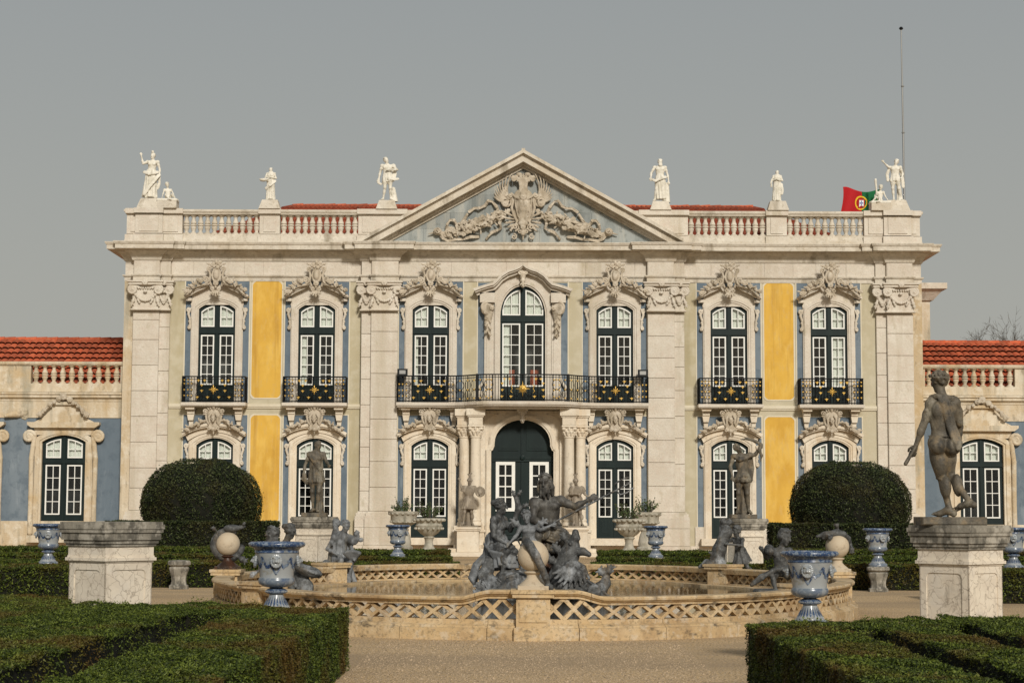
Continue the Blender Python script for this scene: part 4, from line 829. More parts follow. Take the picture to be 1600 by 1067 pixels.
for sx in (-1,1):
    c0,c1 = sorted((sx*gx0,sx*gx1)); fw=.13; f=MB(); f.box(c0,c0+fw,y0-.04,y0+.05,gz0,gz1); f.box(c1-fw,c1,y0-.04,y0+.05,gz0,gz1); f.box(c0+fw,c1-fw,y0-.04,y0+.05,gz0,gz0+fw); f.box(c0+fw,c1-fw,y0-.04,y0+.05,gz1-fw,gz1)
    ia,ie,ja,je=c0+fw,c1-fw,gz0+fw,gz1-fw; mid=(ia+ie)/2; mw=.045; ph=(je-ja)/4
    f.box(mid-mw/2,mid+mw/2,y0-.03,y0+.04,ja,je)
    for r in range(1,4): f.box(ia,mid-mw/2,y0-.03,y0+.04,ja+r*ph-mw/2,ja+r*ph+mw/2); f.box(mid+mw/2,ie,y0-.03,y0+.04,ja+r*ph-mw/2,ja+r*ph+mw/2)
    f.build('sash','white',door); pm=pane_mesh(mid-mw/2-ia,ph-mw)
    for r in range(4):
        for px in ((ia+mid-mw/2)/2,(ie+mid+mw/2)/2): link('pane',pm,None,door,(px,y0+.02,ja+(r+.5)*ph))
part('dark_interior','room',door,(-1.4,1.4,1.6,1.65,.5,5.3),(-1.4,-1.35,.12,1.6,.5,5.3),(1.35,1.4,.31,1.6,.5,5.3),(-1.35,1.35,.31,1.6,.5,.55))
# columns, entablature blocks, statue pedestals
def column_capital():
    s = Sculpt((-.34,-.34,4.55),(.34,.34,5.02),.016); s.k=.012
    s.cone((0,0,4.6),(0,0,4.85),.19,.24); s.box((0,0,4.955),(.3,.3,.04),rnd=.02)
    for i in range(10):
        a=i*math.pi/5
        for zz,rr in ((4.62,.2),(4.74,.22)):
            aa=a+(.3 if zz>4.7 else 0); s.cone((math.cos(aa)*rr,math.sin(aa)*rr,zz),(math.cos(aa)*(rr+.06),math.sin(aa)*(rr+.06),zz+.12),.04,.045)
    for i in range(4):
        a=math.pi/4+i*math.pi/2; s.ell((math.cos(a)*.31,math.sin(a)*.31,4.86),(.07,.07,.07))
    return s.mesh('capital')
CC = column_capital()
for sx in (-1,1):
    for cx, cy in ((sx*1.80,-.95),(sx*2.25,-.65)):
        c = MB(); c.lathe([(.27,1.15),(.27,1.22),(.25,1.27),(.22,1.30),(.24,1.34),(.24,1.39),(.205,1.44),(.205,2.4),(.185,4.5),(.21,4.52),(.21,4.57),(.18,4.58)],24)
        co = c.build('column','stone_wet',pal,(cx,cy,0),smooth=50); link('capital',CC,'stone_wet',co)
        m=MB(); m.bbox(cx-.27,cx+.27,cy-.27,0,5.0,5.3,.01); m.box(cx-.31,cx+.31,cy-.31,0,5.301,5.36); m.box(cx-.36,cx+.36,cy-.36,0,5.361,5.62); m.build('entablature_block','stone_wet',pal)
    m=MB(); x0,x1=sorted((sx*1.45,sx*2.62)); m.box(x0,x1,-1.0,0,.0,.9); m.box(x0-.05,x1+.05,-1.05,0,.9,1.0); m.box(x0+.04,x1-.04,-1.28 if False else -1.24,-1.051,.0,.62); m.box(x0,x1,-1.0,0,1.001,1.148); m.build('column_plinth','stone_wet',pal)
    xb0,xb1=sorted((sx*1.48,sx*1.56)); part('portal_pilaster','stone_wet',pal,(min(sx*1.44,sx*1.7),max(sx*1.44,sx*1.7),-.6,-.46,1.15,5.0))
# steps
for i,(dx,dy,z) in enumerate(((3.0,2.3,.15),(2.8,1.95,.29),(2.6,1.6,.42),(1.45,1.3,.56))):
    part('step','stone_wet',pal,(-dx,dx,-dy,-.15,[0,.151,.291,.421][i],z))

# --- balconies
def scrolls(mb, x0, x1, z0, z1, y):
    n=max(1,round((x1-x0)/.24)); w_=(x1-x0)/n
    for i in range(n):
        cx=x0+(i+.5)*w_
        for cz,r in ((z0+(z1-z0)*.22,w_*.36),(z0+(z1-z0)*.5,w_*.3),(z0+(z1-z0)*.78,w_*.36)):
            mb.tube([(cx+r*math.cos(t),y,cz+r*math.sin(t)) for t in np.linspace(0,2*math.pi,11)],.012,4)
def rail_lines(mb, pts, z0, z1, bar=.115):
    mb.tube([(x,y,z1) for x,y in pts],.028,6); mb.tube([(x,y,z1-.1) for x,y in pts],.013,4); mb.tube([(x,y,z0+.05) for x,y in pts],.02,4)
    acc=0; last=None
    L=[0]; 
    for (a,b_) in zip(pts[:-1],pts[1:]): L.append(L[-1]+math.hypot(b_[0]-a[0],b_[1]-a[1]))
    n=int(L[-1]/bar)
    for i in range(n+1):
        t=L[-1]*i/n; j=max(k for k in range(len(L)) if L[k]<=t+1e-6); j=min(j,len(pts)-2); u=(t-L[j])/max(L[j+1]-L[j],1e-6); x=pts[j][0]+(pts[j+1][0]-pts[j][0])*u; y=pts[j][1]+(pts[j+1][1]-pts[j][1])*u
        mb.tube([(x,y,z0),(x,y,z1)],.0105 if i%5 else .022,4)
def star_mesh():
    s=Sculpt((-.28,-.08,-.28),(.28,.06,.28),.012); s.k=.01
    for i in range(8):
        a=i*math.pi/4; L_=.24 if i%2==0 else .17; s.leaf((0,0),a,L_,.026 if i%2 else .034,0,curl=.01)
    s.ell((0,-.02,0),(.06,.035,.06)); s.ell((0,-.06,0),(.03,.03,.03),mode=-1); me=s.mesh('gilded_rosette'); me.materials.append(MT['gold']); return me
def sun_mesh():
    s=Sculpt((-.75,-.08,-.46),(.75,.06,.46),.014); s.k=.008
    for i in range(16):
        a=i*math.pi/8; L_=.40 if i%4==0 else (.3 if i%2==0 else .24); s.cone((0,0,0),(math.cos(a)*L_,0,math.sin(a)*L_),.045,.008)
    s.ell((0,-.02,0),(.09,.05,.09))
    for sx in (-1,1): s.chain([(sx*.5,0,.2),(sx*.58,0,.12),(sx*.52,0,0),(sx*.6,0,-.12),(sx*.52,0,-.2)],.02)
    me=s.mesh('gilded_sun'); me.materials.append(MT['gold']); return me
def fleuron_mesh():
    m=MB(); m.prism([(-.075,.03),(-.03,-.01),(0,-.06),(.03,-.01),(.075,.03),(.02,.025),(0,.06),(-.02,.025)],-.03,-.008); m.box(-.02,.02,-.04,-.008,-.02,.03); me=m.mesh('gilded_fleuron'); me.materials.append(MT['gold']); return me
STAR,SUNM,FLEUR=star_mesh(),sun_mesh(),fleuron_mesh()
def gild(par,cx,y,centre,span):
    link('gilded_sun' if centre is SUNM else 'gilded_rosette',centre,None,par,(cx,y-.02,6.35)).scale=(.76,1,.76)
    sp=[(.45,6.52),(.45,6.3),(.22,6.05),(.62,6.05),(.34,6.7),(.58,6.7)] if span<.9 else [(.78,6.55),(.78,6.3),(.45,6.05),(.8,6.05),(.5,6.72),(.7,6.72)]
    for x,z in sp:
        for sx in (-1,1): link('gilded_fleuron',FLEUR,None,par,(cx+sx*x,y-.02,z))
def little(par,pts):
    for (x,y,z) in pts: 
        o=link('gilded_bud',FLEUR,None,par,(x,y,z)); o.scale=(.55,1,.7)
for c in (-12.0,-8.08,8.08,12.0):
    m=MB(); m.box(c-1.26,c+1.26,-.66,-.02,5.74,5.86); m.box(c-1.22,c+1.22,-.6,-.02,5.70,5.739)
    bal=m.build('balcony','stone',pal)
    r=MB(); rail_lines(r,[(c-1.22,-.03),(c-1.22,-.6),(c+1.22,-.6),(c+1.22,-.03)],5.862,6.86)
    for sx in (-1,1): a,e=sorted((c+sx*.78,c+sx*1.2)); scrolls(r,a,e,5.95,6.74,-.6)
    scrolls(r,c-.74,c+.74,5.93,6.2,-.6)
    r.build('railing','iron',bal); gild(bal,c,-.62,STAR,.7)
    little(bal,[(c+sx*x,-.62,z) for sx in (-1,1) for x in (.85,.99,1.13) for z in (6.12,6.34,6.58,6.72)])
half=[(-4.86,-.72),(-2.95,-.72),(-2.6,-.8),(-2.25,-1.02),(-1.98,-1.3),(-1.75,-1.55),(-1.5,-1.68),(-1.1,-1.74),(0,-1.76)]
fp=half+[(-x,y) for x,y in reversed(half[:-1])]
m=MB(); slab(m,[(x*1.006,y-.1) for x,y in fp]+[(4.86,-.125),(-4.86,-.125)],5.76,5.88); slab(m,[(x*1.0,y-.04) for x,y in fp]+[(4.85,-.125),(-4.85,-.125)],5.70,5.759); slab(m,[(x*.99,y+.12) for x,y in fp]+[(4.8,-.125),(-4.8,-.125)],5.62,5.699)
bal=m.build('balcony','stone',pal)
r=MB(); rail_lines(r,[(-4.86,-.13)]+fp+[(4.86,-.13)],5.882,6.9)
for sx in (-1,1):
    for a,e in ((4.3,4.84),(2.62,2.98)): q0,q1=sorted((sx*a,sx*e)); scrolls(r,q0,q1,5.96,6.78,-.74)
    for x,y in ((-1.75,-1.55),(-2.95,-.72)): r.box(sx*x-.035,sx*x+.035,y-.035,y+.035,5.882,6.94)
    # oval scrollwork on the curved return
    for k in range(len(half)-1):
        (xa,ya),(xb,yb)=half[k],half[k+1]
        if k in (2,3,4,5,6):
            cx,cy=(xa+xb)/2,(ya+yb)/2; dx,dy=(xb-xa)*.42,(yb-ya)*.42
            for cz,rz in ((6.16,.17),(6.52,.2)): r.tube([(sx*(cx+dx*math.cos(t)),cy+dy*math.cos(t),cz+rz*math.sin(t)) for t in np.linspace(0,2*math.pi,13)],.014,4)
            little(bal,[(sx*cx,cy-.02,z) for z in (6.0,6.34,6.7)])
scrolls(r,-.85,.85,5.95,6.2,-1.76)
r.build('railing','iron',bal)
for c in (-3.6,3.6): gild(bal,c,-.74,STAR,.7)
gild(bal,0,-1.79,SUNM,1.0)
for sx in (-1,1): little(bal,[(sx*x,-.74,z) for x in (4.5,4.65,4.78,2.7,2.85) for z in (6.12,6.34,6.58)]+[(sx*x,-1.72,z) for x in (1.2,1.4) for z in (6.05,6.3,6.5,6.7)])
# floodlights on the balcony ends
for sx in (-1,1):
    t=thing('floodlight', ('black box floodlight at the balcony end beside the '+('left' if sx<0 else 'right')+' inner pilaster'),'floodlight',(sx*4.66,W-.62,6.9),group='floodlights on the balcony rail')
    m=MB(); m.box(-.17,.17,-.1,.1,.04,.26); m.box(-.2,.2,-.13,-.101,.02,.28); m.build('housing','iron',t); part('lens','steel',t,(-.12,.12,-.145,-.131,.08,.22)); part('bracket','iron',t,(-.03,.03,-.03,.03,-.1,.039))

# --- main roof of red tiles: rounded tile rows
def tile_roof(name, corners, cols, rows, par, lift=.10):
    """corners: eave-left, eave-right, ridge-right, ridge-left"""
    a,b_,c_,d_=[np.array(p,float) for p in corners]; nx=cols*6; V=[];Q=[]
    nrm=np.cross(b_-a,d_-a); nrm/=np.linalg.norm(nrm)
    us=np.linspace(0,1,nx+1)
    for r in range(rows):
        for e,(t,l) in enumerate(((r/rows,lift*.75),((r+1)/rows,0.))):
            for i,u in enumerate(us):
                p=(a+(b_-a)*u)*(1-t)+(d_+(c_-d_)*u)*t; hh=lift*abs(math.sin(math.pi*(u*cols)))**.7+l; V.append(p+nrm*hh)
    W_=nx+1
    for r in range(rows):
        for i in range(nx): k=r*2*W_+i; Q.append((k,k+1,k+W_+1,k+W_))
        if r<rows-1:
            for i in range(nx): k=(r*2+1)*W_+i; Q.append((k,k+1,k+W_+1,k+W_))
    me=npmesh(name,np.array(V),Q); me.polygons.foreach_set('use_smooth',[True]*len(me.polygons)); me.set_sharp_from_angle(angle=rad(55)); return link(name,me,'tile_old',par)
roof=tile_roof('roof',[(-13.4,1.0,12.3),(13.4,1.0,12.3),(9.8,5.2,14.5),(-9.8,5.2,14.5)],104,9,pal)
for sx in (-1,1):
    cs=[(sx*13.4,9.4,12.3),(sx*13.4,1.0,12.3),(sx*9.8,5.2,14.5),(sx*9.8,5.2,14.501)]
    tile_roof('hip_slope',cs if sx>0 else [cs[1],cs[0],cs[3],cs[2]],32,9,roof)
tile_roof('rear_slope',[(13.4,9.4,12.3),(-13.4,9.4,12.3),(-9.8,5.2,14.5),(9.8,5.2,14.5)],104,9,roof)
rtm=MB().tube([(0,0,0),(.46,0,0)],[.11,.13],10).mesh('ridge_tile'); rtm.materials.append(MT['tile'])
for i in range(43): link('ridge_tile',rtm,None,roof,(-9.75+i*.453,5.2,14.5)).rotation_euler=(0,rad(random.uniform(-2,2)),0)
part('roof_deck','cornice',pal,(-15.0,15.0,.4,13.0,12.0,12.2))

# ================================================================== rear block seen past the right corner
rb=thing('rear_block','narrow cream rear block with own cornice showing past the right corner of the palace','building',(16.5,W+7,-.5))
part('wall','stone_old',rb,(-2,1.05,0,6,0,11.9)); m=MB(); m.sweep([(-2,0),(1.05,0),(1.05,6)],[(-.1,11.3),(.12,11.3),(.5,11.75),(.62,11.75),(.62,12.0),(-.1,12.05)]); m.build('cornice','cornice',rb); part('parapet','stone_old',rb,(-2,.5,.3,5,12.051,13.3)); m=MB(); m.sweep([(-2,0),(1.05,0),(1.05,6)],[(-.1,9.5),(.08,9.5),(.12,9.58),(-.1,9.6)]); m.build('string_course','cornice',rb)

# ================================================================== low side wings
tile1=None
def tile_piece(w_,l_):
    V=[];Q=[];n=6
    for j,(yy,lift) in enumerate(((0,.05),(l_*.5,.03),(l_,.0))):
        for i in range(n+1):
            a=math.pi*i/n; V.append((-math.cos(a)*w_/2,yy,math.sin(a)*.085+lift))
    W_=n+1
    for j in range(2):
        for i in range(n): k=j*W_+i; Q.append((k,k+1,k+W_+1,k+W_))
    for i in range(n): V2=None
    me=npmesh('roof_tile',np.array(V),Q); me.polygons.foreach_set('use_smooth',[True]*len(me.polygons)); me.materials.append(MT['tile']); return me
def volute_mesh():
    s=Sculpt((-.1,-.35,.6),(.62,.06,5.2),.025); s.k=.02
    s.spiral((.26,4.55),.24,1.7,math.pi*.9,-1,.075,-.14); s.ell((.26,-.1,4.55),(.2,.09,.2)); s.chain([(.04,-.1,4.55),(.1,-.1,4.2),(.16,-.1,3.7),(.14,-.1,2.2),(.14,-.1,.8)],[.08,.10,.10,.10,.11])
    return s.mesh('volute')
VOL=volute_mesh(); VOL.materials.append(MT['stone_old'])
def garland_mesh():
    s=Sculpt((-1.1,-.3,5.2),(1.1,.05,6.3),.02); s.k=.012; rs=random.Random(2)
    for i in range(60):
        t=rs.uniform(-1,1); z=6.1-.75*abs(t)**1.5+rs.uniform(-.06,.06)
        s.rosette((t*.95,z),rs.uniform(.05,.09),-.12-rs.uniform(0,.08),5,.008)
    for sx in (-1,1): s.leaf((sx*.8,5.55),(-.6 if sx>0 else math.pi+.6),.3,.06,-.1)
    s.rosette((0,6.12),.14,-.18,8); s.chain([(t*.95,-.08,6.1-.75*abs(t)**1.5) for t in np.linspace(-1,1,15)],.05)
    return s.mesh('garland')
GAR=garland_mesh(); GAR.materials.append(MT['carving'])
tp=tile_piece(.27,.5)
wb_me=baluster_mesh(.72); auto_smooth(wb_me,50); wb_me.materials.append(MT['stone_old'])
def wing(sx):
    wg=thing('side_wing','low blue side wing with red tiled roof '+('at the left edge beside the palace' if sx<0 else 'behind the nude statue, right of the palace'),'building',(sx*20.0,W+.7,0),group='low side wings')
    x0,x1=-4.4,9.0                                # local: x0 side meets the palace, x grows away from it
    def bx(a,e,*r): a,e=sorted((sx*a,sx*e)); return (a,e,*r)
    doors=[-1.95,1.8,5.5]
    m=MB(); xs=x0
    for dcx in doors:
        m.box(*bx(xs,dcx-1.0,0,.5,0,6.3)); m.box(*bx(dcx-1.0,dcx+1.0,0,.5,0,.6)); m.box(*bx(dcx-1.0,dcx+1.0,0,.5,4.7,6.3)); xs=dcx+1.0
    m.box(*bx(xs,x1,0,.5,0,6.3)); m.box(*bx(x0,x1,.5,9,0,.1)); m.build('wall','blue',wg)
    part('dado','stone_old',wg,bx(x0,x1,-.05,-.001,.0,1.25))
    part('frieze','stone_old',wg,bx(x0,x1,-.04,-.001,5.3,5.95)); 
    m=MB(); P=[(sx*x0,0),(sx*x1,0)] if sx>0 else [(sx*x1,0),(sx*x0,0)]
    m.sweep(P,[(-.2,5.95),(.06,5.95),(.08,6.05),(.2,6.1),(.2,6.2),(.26,6.22),(.26,6.3),(-.2,6.32)]); m.build('cornice','stone_old',wg)
    m=MB(); m.sweep(P,[(-.3,6.32),(.1,6.32),(.06,6.5),(.04,6.66),(-.3,6.66)]); m.build('parapet_plinth','stone_old',wg)
    m=MB(); m.sweep(P,[(-.3,7.38),(.08,7.38),(.12,7.44),(.12,7.52),(-.3,7.54)]); m.build('parapet_rail','stone_old',wg)
    for (a,e,n) in ((-4.1,-.55,10),(.9,4.45,10)):
        for i in range(n): link('baluster',wb_me,None,wg,(sx*(a+(i+.5)*(e-a)/n),.1,6.66)).scale=(1.2,1.2,1)
    for (a,e) in ((x0,-4.1),(-.55,.9),(4.45,x1)): part('parapet_pedestal','stone_old',wg,bx(a,e,-.02,.3,6.661,7.379))
    for k,dcx in enumerate(doors):
        c=sx*dcx
        mb=MB()
        def band(i,o,y0_,y1_): mb.strip([(-i,.7)]+segarc(i,4.35+(i-.86)*.5,.26+(i-.86)*.3)+[(i,.7)],[(-o,.7)]+segarc(o,4.35+(o-.86)*.5,.26+(o-.86)*.3)+[(o,.7)],y0_,y1_)
        band(.86,1.14,-.12,.3); band(.95,1.1,-.16,-.121)
        mb.prism([(-1.1,4.62),(1.1,4.62),(1.2,4.9),(-1.2,4.9)],-.14,-.002); mb.prism([(-1.25,4.9),(1.25,4.9),(1.42,5.02),(1.42,5.12),(-1.42,5.12),(-1.42,5.02)],-.34,-.002)
        mb.prism([(-1.2,5.12),(1.2,5.12),(.85,5.3),(.55,5.6),(.45,5.85),(-.45,5.85),(-.55,5.6),(-.85,5.3)],-.16,-.045); mb.prism([(-.6,5.8),(.6,5.8),(.5,5.92),(-.5,5.92)],-.28,-.161)
        mb.build('door_surround','stone_old',wg,(c,0,0)); link('garland',GAR,None,wg,(c,-.2,.0))['kind']='stuff'
        for s2 in (-1,1):
            v=link('volute',VOL,None,wg,(c+s2*1.1,-.02,0)); v.scale=(s2,1,1)
        window(c,.72,4.35,.26,.86,1.5,3.45,3.72,4,0,[(-.7,-.14,3.7,4.5),(.14,.7,3.7,4.5)],xi=.13,xo=.72,parent=wg)
        part('door_sill','stone_old',wg,(c-1.3,c+1.3,-.4,.3,.42,.7))
    # roof: every tile its own piece
    rf=part('roof','tile',wg,bx(x0,x1,.72,.8,6.1,6.62)); 
    zr0,zr1,yr0,yr1=6.6,8.82,.7,4.9; L_=math.hypot(zr1-zr0,yr1-yr0); ang=math.atan2(zr1-zr0,yr1-yr0); nr=9; nc=28
    dk=MB(); a,e=sorted((sx*x0,sx*x1)); dk.add([(a,yr0,zr0),(e,yr0,zr0),(e,yr1,zr1-.02),(a,yr1,zr1-.02),(e,yr1+4,zr0),(a,yr1+4,zr0)],[(0,1,2,3),(3,2,4,5)]); dk.build('roof_deck','tile',rf)
    for r in range(nr):
        for c_ in range(nc):
            t=r/nr
            o=link('roof_tile',tp,None,rf,(sx*(x0+.1+.262*(c_+.5)),yr0+(yr1-yr0)*t+random.uniform(-.02,.02),zr0+(zr1-zr0)*t+.01)); o.rotation_euler=(ang-.02,random.uniform(-.03,.03),random.uniform(-.03,.03))
    rg=MB()
    for i in range(18):
        o=link('ridge_tile',rtm,None,rf,(sx*(x0+.45*i+(0 if sx>0 else .45)),yr1,zr1+.02))
    return wg
wing(-1); wing(1)
# stone spout head on the left wing
t=thing('carved_spout','small carved stone spout jutting from the frieze of the left wing','spout',(-19.75,W+.96,5.25))
s=Sculpt((-.75,-.7,-.4),(.4,.05,.6),.02); s.k=.02
s.box((.05,-.1,.0),(.18,.12,.4)); s.chain([(.1,-.2,.25),(-.2,-.35,.2),(-.6,-.45,.12)],[.17,.15,.07]); s.ell((.05,-.25,.35),(.2,.16,.14)); s.rosette((.1,.1),.14,-.25); s.ell((-.1,-.4,.28),(.12,.1,.1))
link('spout_head',s.mesh('spout_head'),'stone_old',t)
# ================================================================== FIGURES
def human(S,J,s=1.,f=(0,-1,0),hf=None,fem=False,hair='curly',seed=1,fine=True,beard=False,legs=True,k=.03):
    f=nrm((f[0],f[1],0)); e=np.array((-f[1],f[0],0.)) ; 
    if e[0]<0 or (abs(e[0])<.15 and e[1]>0): e=-e
    pel,ch=np.array(J['pel'],float),np.array(J['chest'],float); ax=nrm(ch-pel); ff=nrm(f-ax*(f@ax)); R=[e,ff,ax]; S.k=k*s
    g=lambda n,d: np.array(J.get(n,d),float)
    shw=.165 if fem else .185
    shL,shR=g('shL',ch-e*shw*s),g('shR',ch+e*shw*s); hipL,hipR=g('hipL',pel-e*.085*s-ax*.04*s),g('hipR',pel+e*.085*s-ax*.04*s)
    T=lambda t,x=0,fr=0: lerp(pel,ch,t)+e*x*s+ff*fr*s
    S.ell(T(.66),((.135 if fem else .155)*s,.102*s,.185*s),R=R); S.ell(T(.33),((.108 if fem else .128)*s,.086*s,.15*s),R=R,k=.05*s); S.ell(T(.0),((.165 if fem else .15)*s,.108*s,.115*s),R=R,k=.05*s)
    for sx,sh in ((-1,shL),(1,shR)):
        S.cone(T(.96),sh,.062*s,.060*s); S.ell(sh,(.066*s,.062*s,.068*s)); S.cone(T(1.12,0,-.01),lerp(T(1.0),sh,.65),.04*s,.042*s)
        if fem: S.ell(T(.78,sx*.068,.078),(.058*s,.055*s,.056*s),.02*s)
        else: S.ell(T(.82,sx*.072,.066),(.082*s,.045*s,.062*s),.018*s,R=R)
        S.ell(T(.78,sx*.078,-.06),(.066*s,.042*s,.10*s),.02*s,R=R); S.ell(T(-.1,sx*.078,-.062),(.083*s,.078*s,.092*s),.022*s,R=R)
    if fine:
        S.cone(T(.2,0,-.125),T(.85,0,-.135),.018*s,.014*s,.03*s,mode=-1)
        if not fem:
            S.cone(T(.3,0,.108),T(.8,0,.125),.010*s,.010*s,.02*s,mode=-1)
    hd=np.array(J['head'],float); nb=T(1.04); S.cone(nb,hd-nrm(hd-nb)*.05*s,.056*s,.050*s,.03*s); head(S,hd,hd-nb,hf if hf is not None else f,s*J.get('hs',1.),hair,seed,beard)
    for sd,sh in (('L',shL),('R',shR)):
        if 'el'+sd not in J: continue
        el,ha=np.array(J['el'+sd],float),np.array(J['ha'+sd],float); m=.9 if fem else 1.
        S.cone(sh,el,.053*s*m,.040*s*m,.03*s); S.ell(lerp(sh,el,.45)+ff*.012*s,.05*s*m,.03*s); S.cone(el,ha,.040*s*m,.026*s*m,.02*s); S.ell(lerp(el,ha,.28),(.043*s*m,.041*s*m,.05*s*m),.03*s); hand(S,el,ha,s*m,fine=fine)
    if legs:
        for sd,hp in (('L',hipL),('R',hipR)):
            if 'kn'+sd not in J: continue
            kn,an=np.array(J['kn'+sd],float),np.array(J['an'+sd],float); d=nrm(an-kn); bk=-ff
            S.cone(hp,kn,.088*s,.054*s,.03*s); S.ell(lerp(hp,kn,.4)+ff*.012*s,(.082*s,.084*s,.12*s),.04*s); S.ell(kn+ff*.016*s,.05*s,.025*s); S.cone(kn,an,.050*s,.033*s,.02*s); S.ell(lerp(kn,an,.3)+bk*.022*s,(.051*s,.052*s,.11*s),.03*s); S.ell(an,.036*s,.02*s)
            foot(S,an,J.get('to'+sd,f),s,J.get('tip'+sd,0.))
def skirt(S,top,bot,r0,r1,nf=11,amp=.03,ph=0.,k=.04,flat=(1,.72),tw=1.5): S.cone(top,bot,r0,r1,k,nf=nf,amp=amp,ph=ph,tw=tw,flat=flat,cut=True)
def cloth(S,pts,r,k=.012,flat=(1,.34),folds=3):
    S.chain(pts,r,k,flat=flat)
    rr=r if hasattr(r,'__len__') else [r]*len(pts); P=[np.array(p,float) for p in pts]
    for j in range(folds+1):
        off=(j-folds/2)/max(folds,1)*1.75; q=[]
        for i,p in enumerate(P):
            d=nrm(P[min(i+1,len(P)-1)]-P[max(i-1,0)]); sd=np.cross(d,(0,1,0)); sd=nrm(sd) if np.linalg.norm(sd)>.1 else np.array((1.,0,0)); q.append(p+sd*(off+.12*math.sin(i*2+j))*rr[i]+np.array((0,-.26*rr[i],0)))
        S.chain(q,[x*(.15+.05*(j%2)) for x in rr],.006)
def mk(lo,hi,h): return Sculpt(lo,hi,h)

def standing(**kw):
    J=dict(pel=(0,0,.93),chest=(0,0,1.38),head=(0,-.02,1.58),knL=(-.10,-.03,.49),anL=(-.11,.0,.08),knR=(.11,-.05,.49),anR=(.12,.02,.08),toL=(-.3,-1,0),toR=(.3,-1,0),
           elL=(-.27,.0,1.12),haL=(-.28,-.08,.88),elR=(.27,0,1.12),haR=(.28,-.08,.88)); J.update(kw); return J

# --- bronze-dark nude seen from behind, on the right front pedestal
def nude_back():
    S=mk((-.58,-.45,-.02),(.42,.5,1.74),.0095)
    J=dict(pel=(-.075,0,.86),chest=(-.065,-.02,1.30),head=(-.095,.01,1.535),shL=(-.195,-.02,1.275),shR=(.07,-.02,1.29),elL=(-.285,.02,1.02),haL=(-.365,.04,.80),elR=(.135,.04,1.06),haR=(.06,.26,1.02),
           hipL=(-.15,0,.83),hipR=(-.0,.01,.82),knL=(-.085,.03,.47),anL=(-.005,-.01,.085),toL=(-.85,.5,0),knR=(.03,.08,.47),anR=(.195,-.14,.17),toR=(-.30,.3,-.1),tipR=.10)
    human(S,J,1.0,(-.18,.98,0),(-.6,.8,0),fine=True,seed=4,k=.022)
    S.ell((-.135,-.075,.80),(.095,.082,.098),.012); S.ell((.02,-.08,.795),(.10,.088,.10),.012); S.cone((-.058,-.17,.84),(-.055,-.155,.72),.010,.012,.012,mode=-1)
    S.ell((-.13,-.09,1.2),(.06,.035,.09),.02); S.ell((.01,-.09,1.2),(.06,.035,.09),.02); S.ell((-.1,.0,.62),(.088,.092,.16),.04); S.ell((-.045,-.035,.34),(.058,.062,.12),.03); S.ell((.10,.0,.34),(.052,.056,.11),.03)
    rs=random.Random(5)
    for i in range(16):                                   # laurel wreath
        a=i*.393; S.ell((-.095+.098*math.cos(a),.01+.105*math.sin(a),1.585+.02*math.sin(a)),(.022,.022,.014),.004); S.ell((-.095+.104*math.cos(a+.2),.01+.11*math.sin(a+.2),1.60),(.014,.014,.02),.004)
    for j in range(6):                                    # cloak: separate folds running from the shoulder to the right hip
        u=j/5; w_=.0165+.004*(j%2); S.chain([(-.135+.085*u,-.085,1.36),(-.11+.095*u,-.118,1.29),(-.075+.09*u,-.118,1.16),(-.04+.085*u,-.112,1.03),(-.005+.085*u,-.125,.92),(.03+.07*u,-.158,.83),(.055+.035*u,-.165,.75+.02*(j%2))],[w_*.8,w_,w_,w_*.95,w_*1.05,w_*1.05,w_*.6],.004)
    cloth(S,[(-.20,-.03,1.345),(-.15,-.08,1.36),(-.05,-.10,1.35),(.05,-.08,1.335)],.03,folds=2); cloth(S,[(.08,-.02,1.335),(.145,.05,1.2),(.155,.08,1.02),(.14,.1,.86)],[.03,.035,.035,.03],folds=2)
    S.chain([(-.225,.0,.915),(-.16,-.092,.905),(-.06,-.122,.90),(.05,-.108,.905),(.10,-.02,.91)],.008,.006); S.chain([(-.14,.03,.435),(-.10,-.035,.425),(-.04,-.0,.435)],.009,.008); S.chain([(-.26,-.045,1.20),(-.27,.0,1.13),(-.26,.05,1.10)],.02,.01)
    S.cone((-.345,.03,.83),(-.49,.0,.60),.018,.023,.008)
    return S.mesh('figure',.0008,3)
def statue(name,label,cat,loc,me,m,h0=0.,group=None,scale=1.,plinth=None,pm='oldstone',rz=0):
    t=thing(name,label,cat,loc,rz,group); o=link('figure',me,m,t,(0,0,h0)); o.scale=(scale,)*3
    if plinth: a,d,z=plinth; mb=MB(); mb.bbox(-a,a,-d,d,0,z,.012); mb.build('plinth',pm,t)
    return t

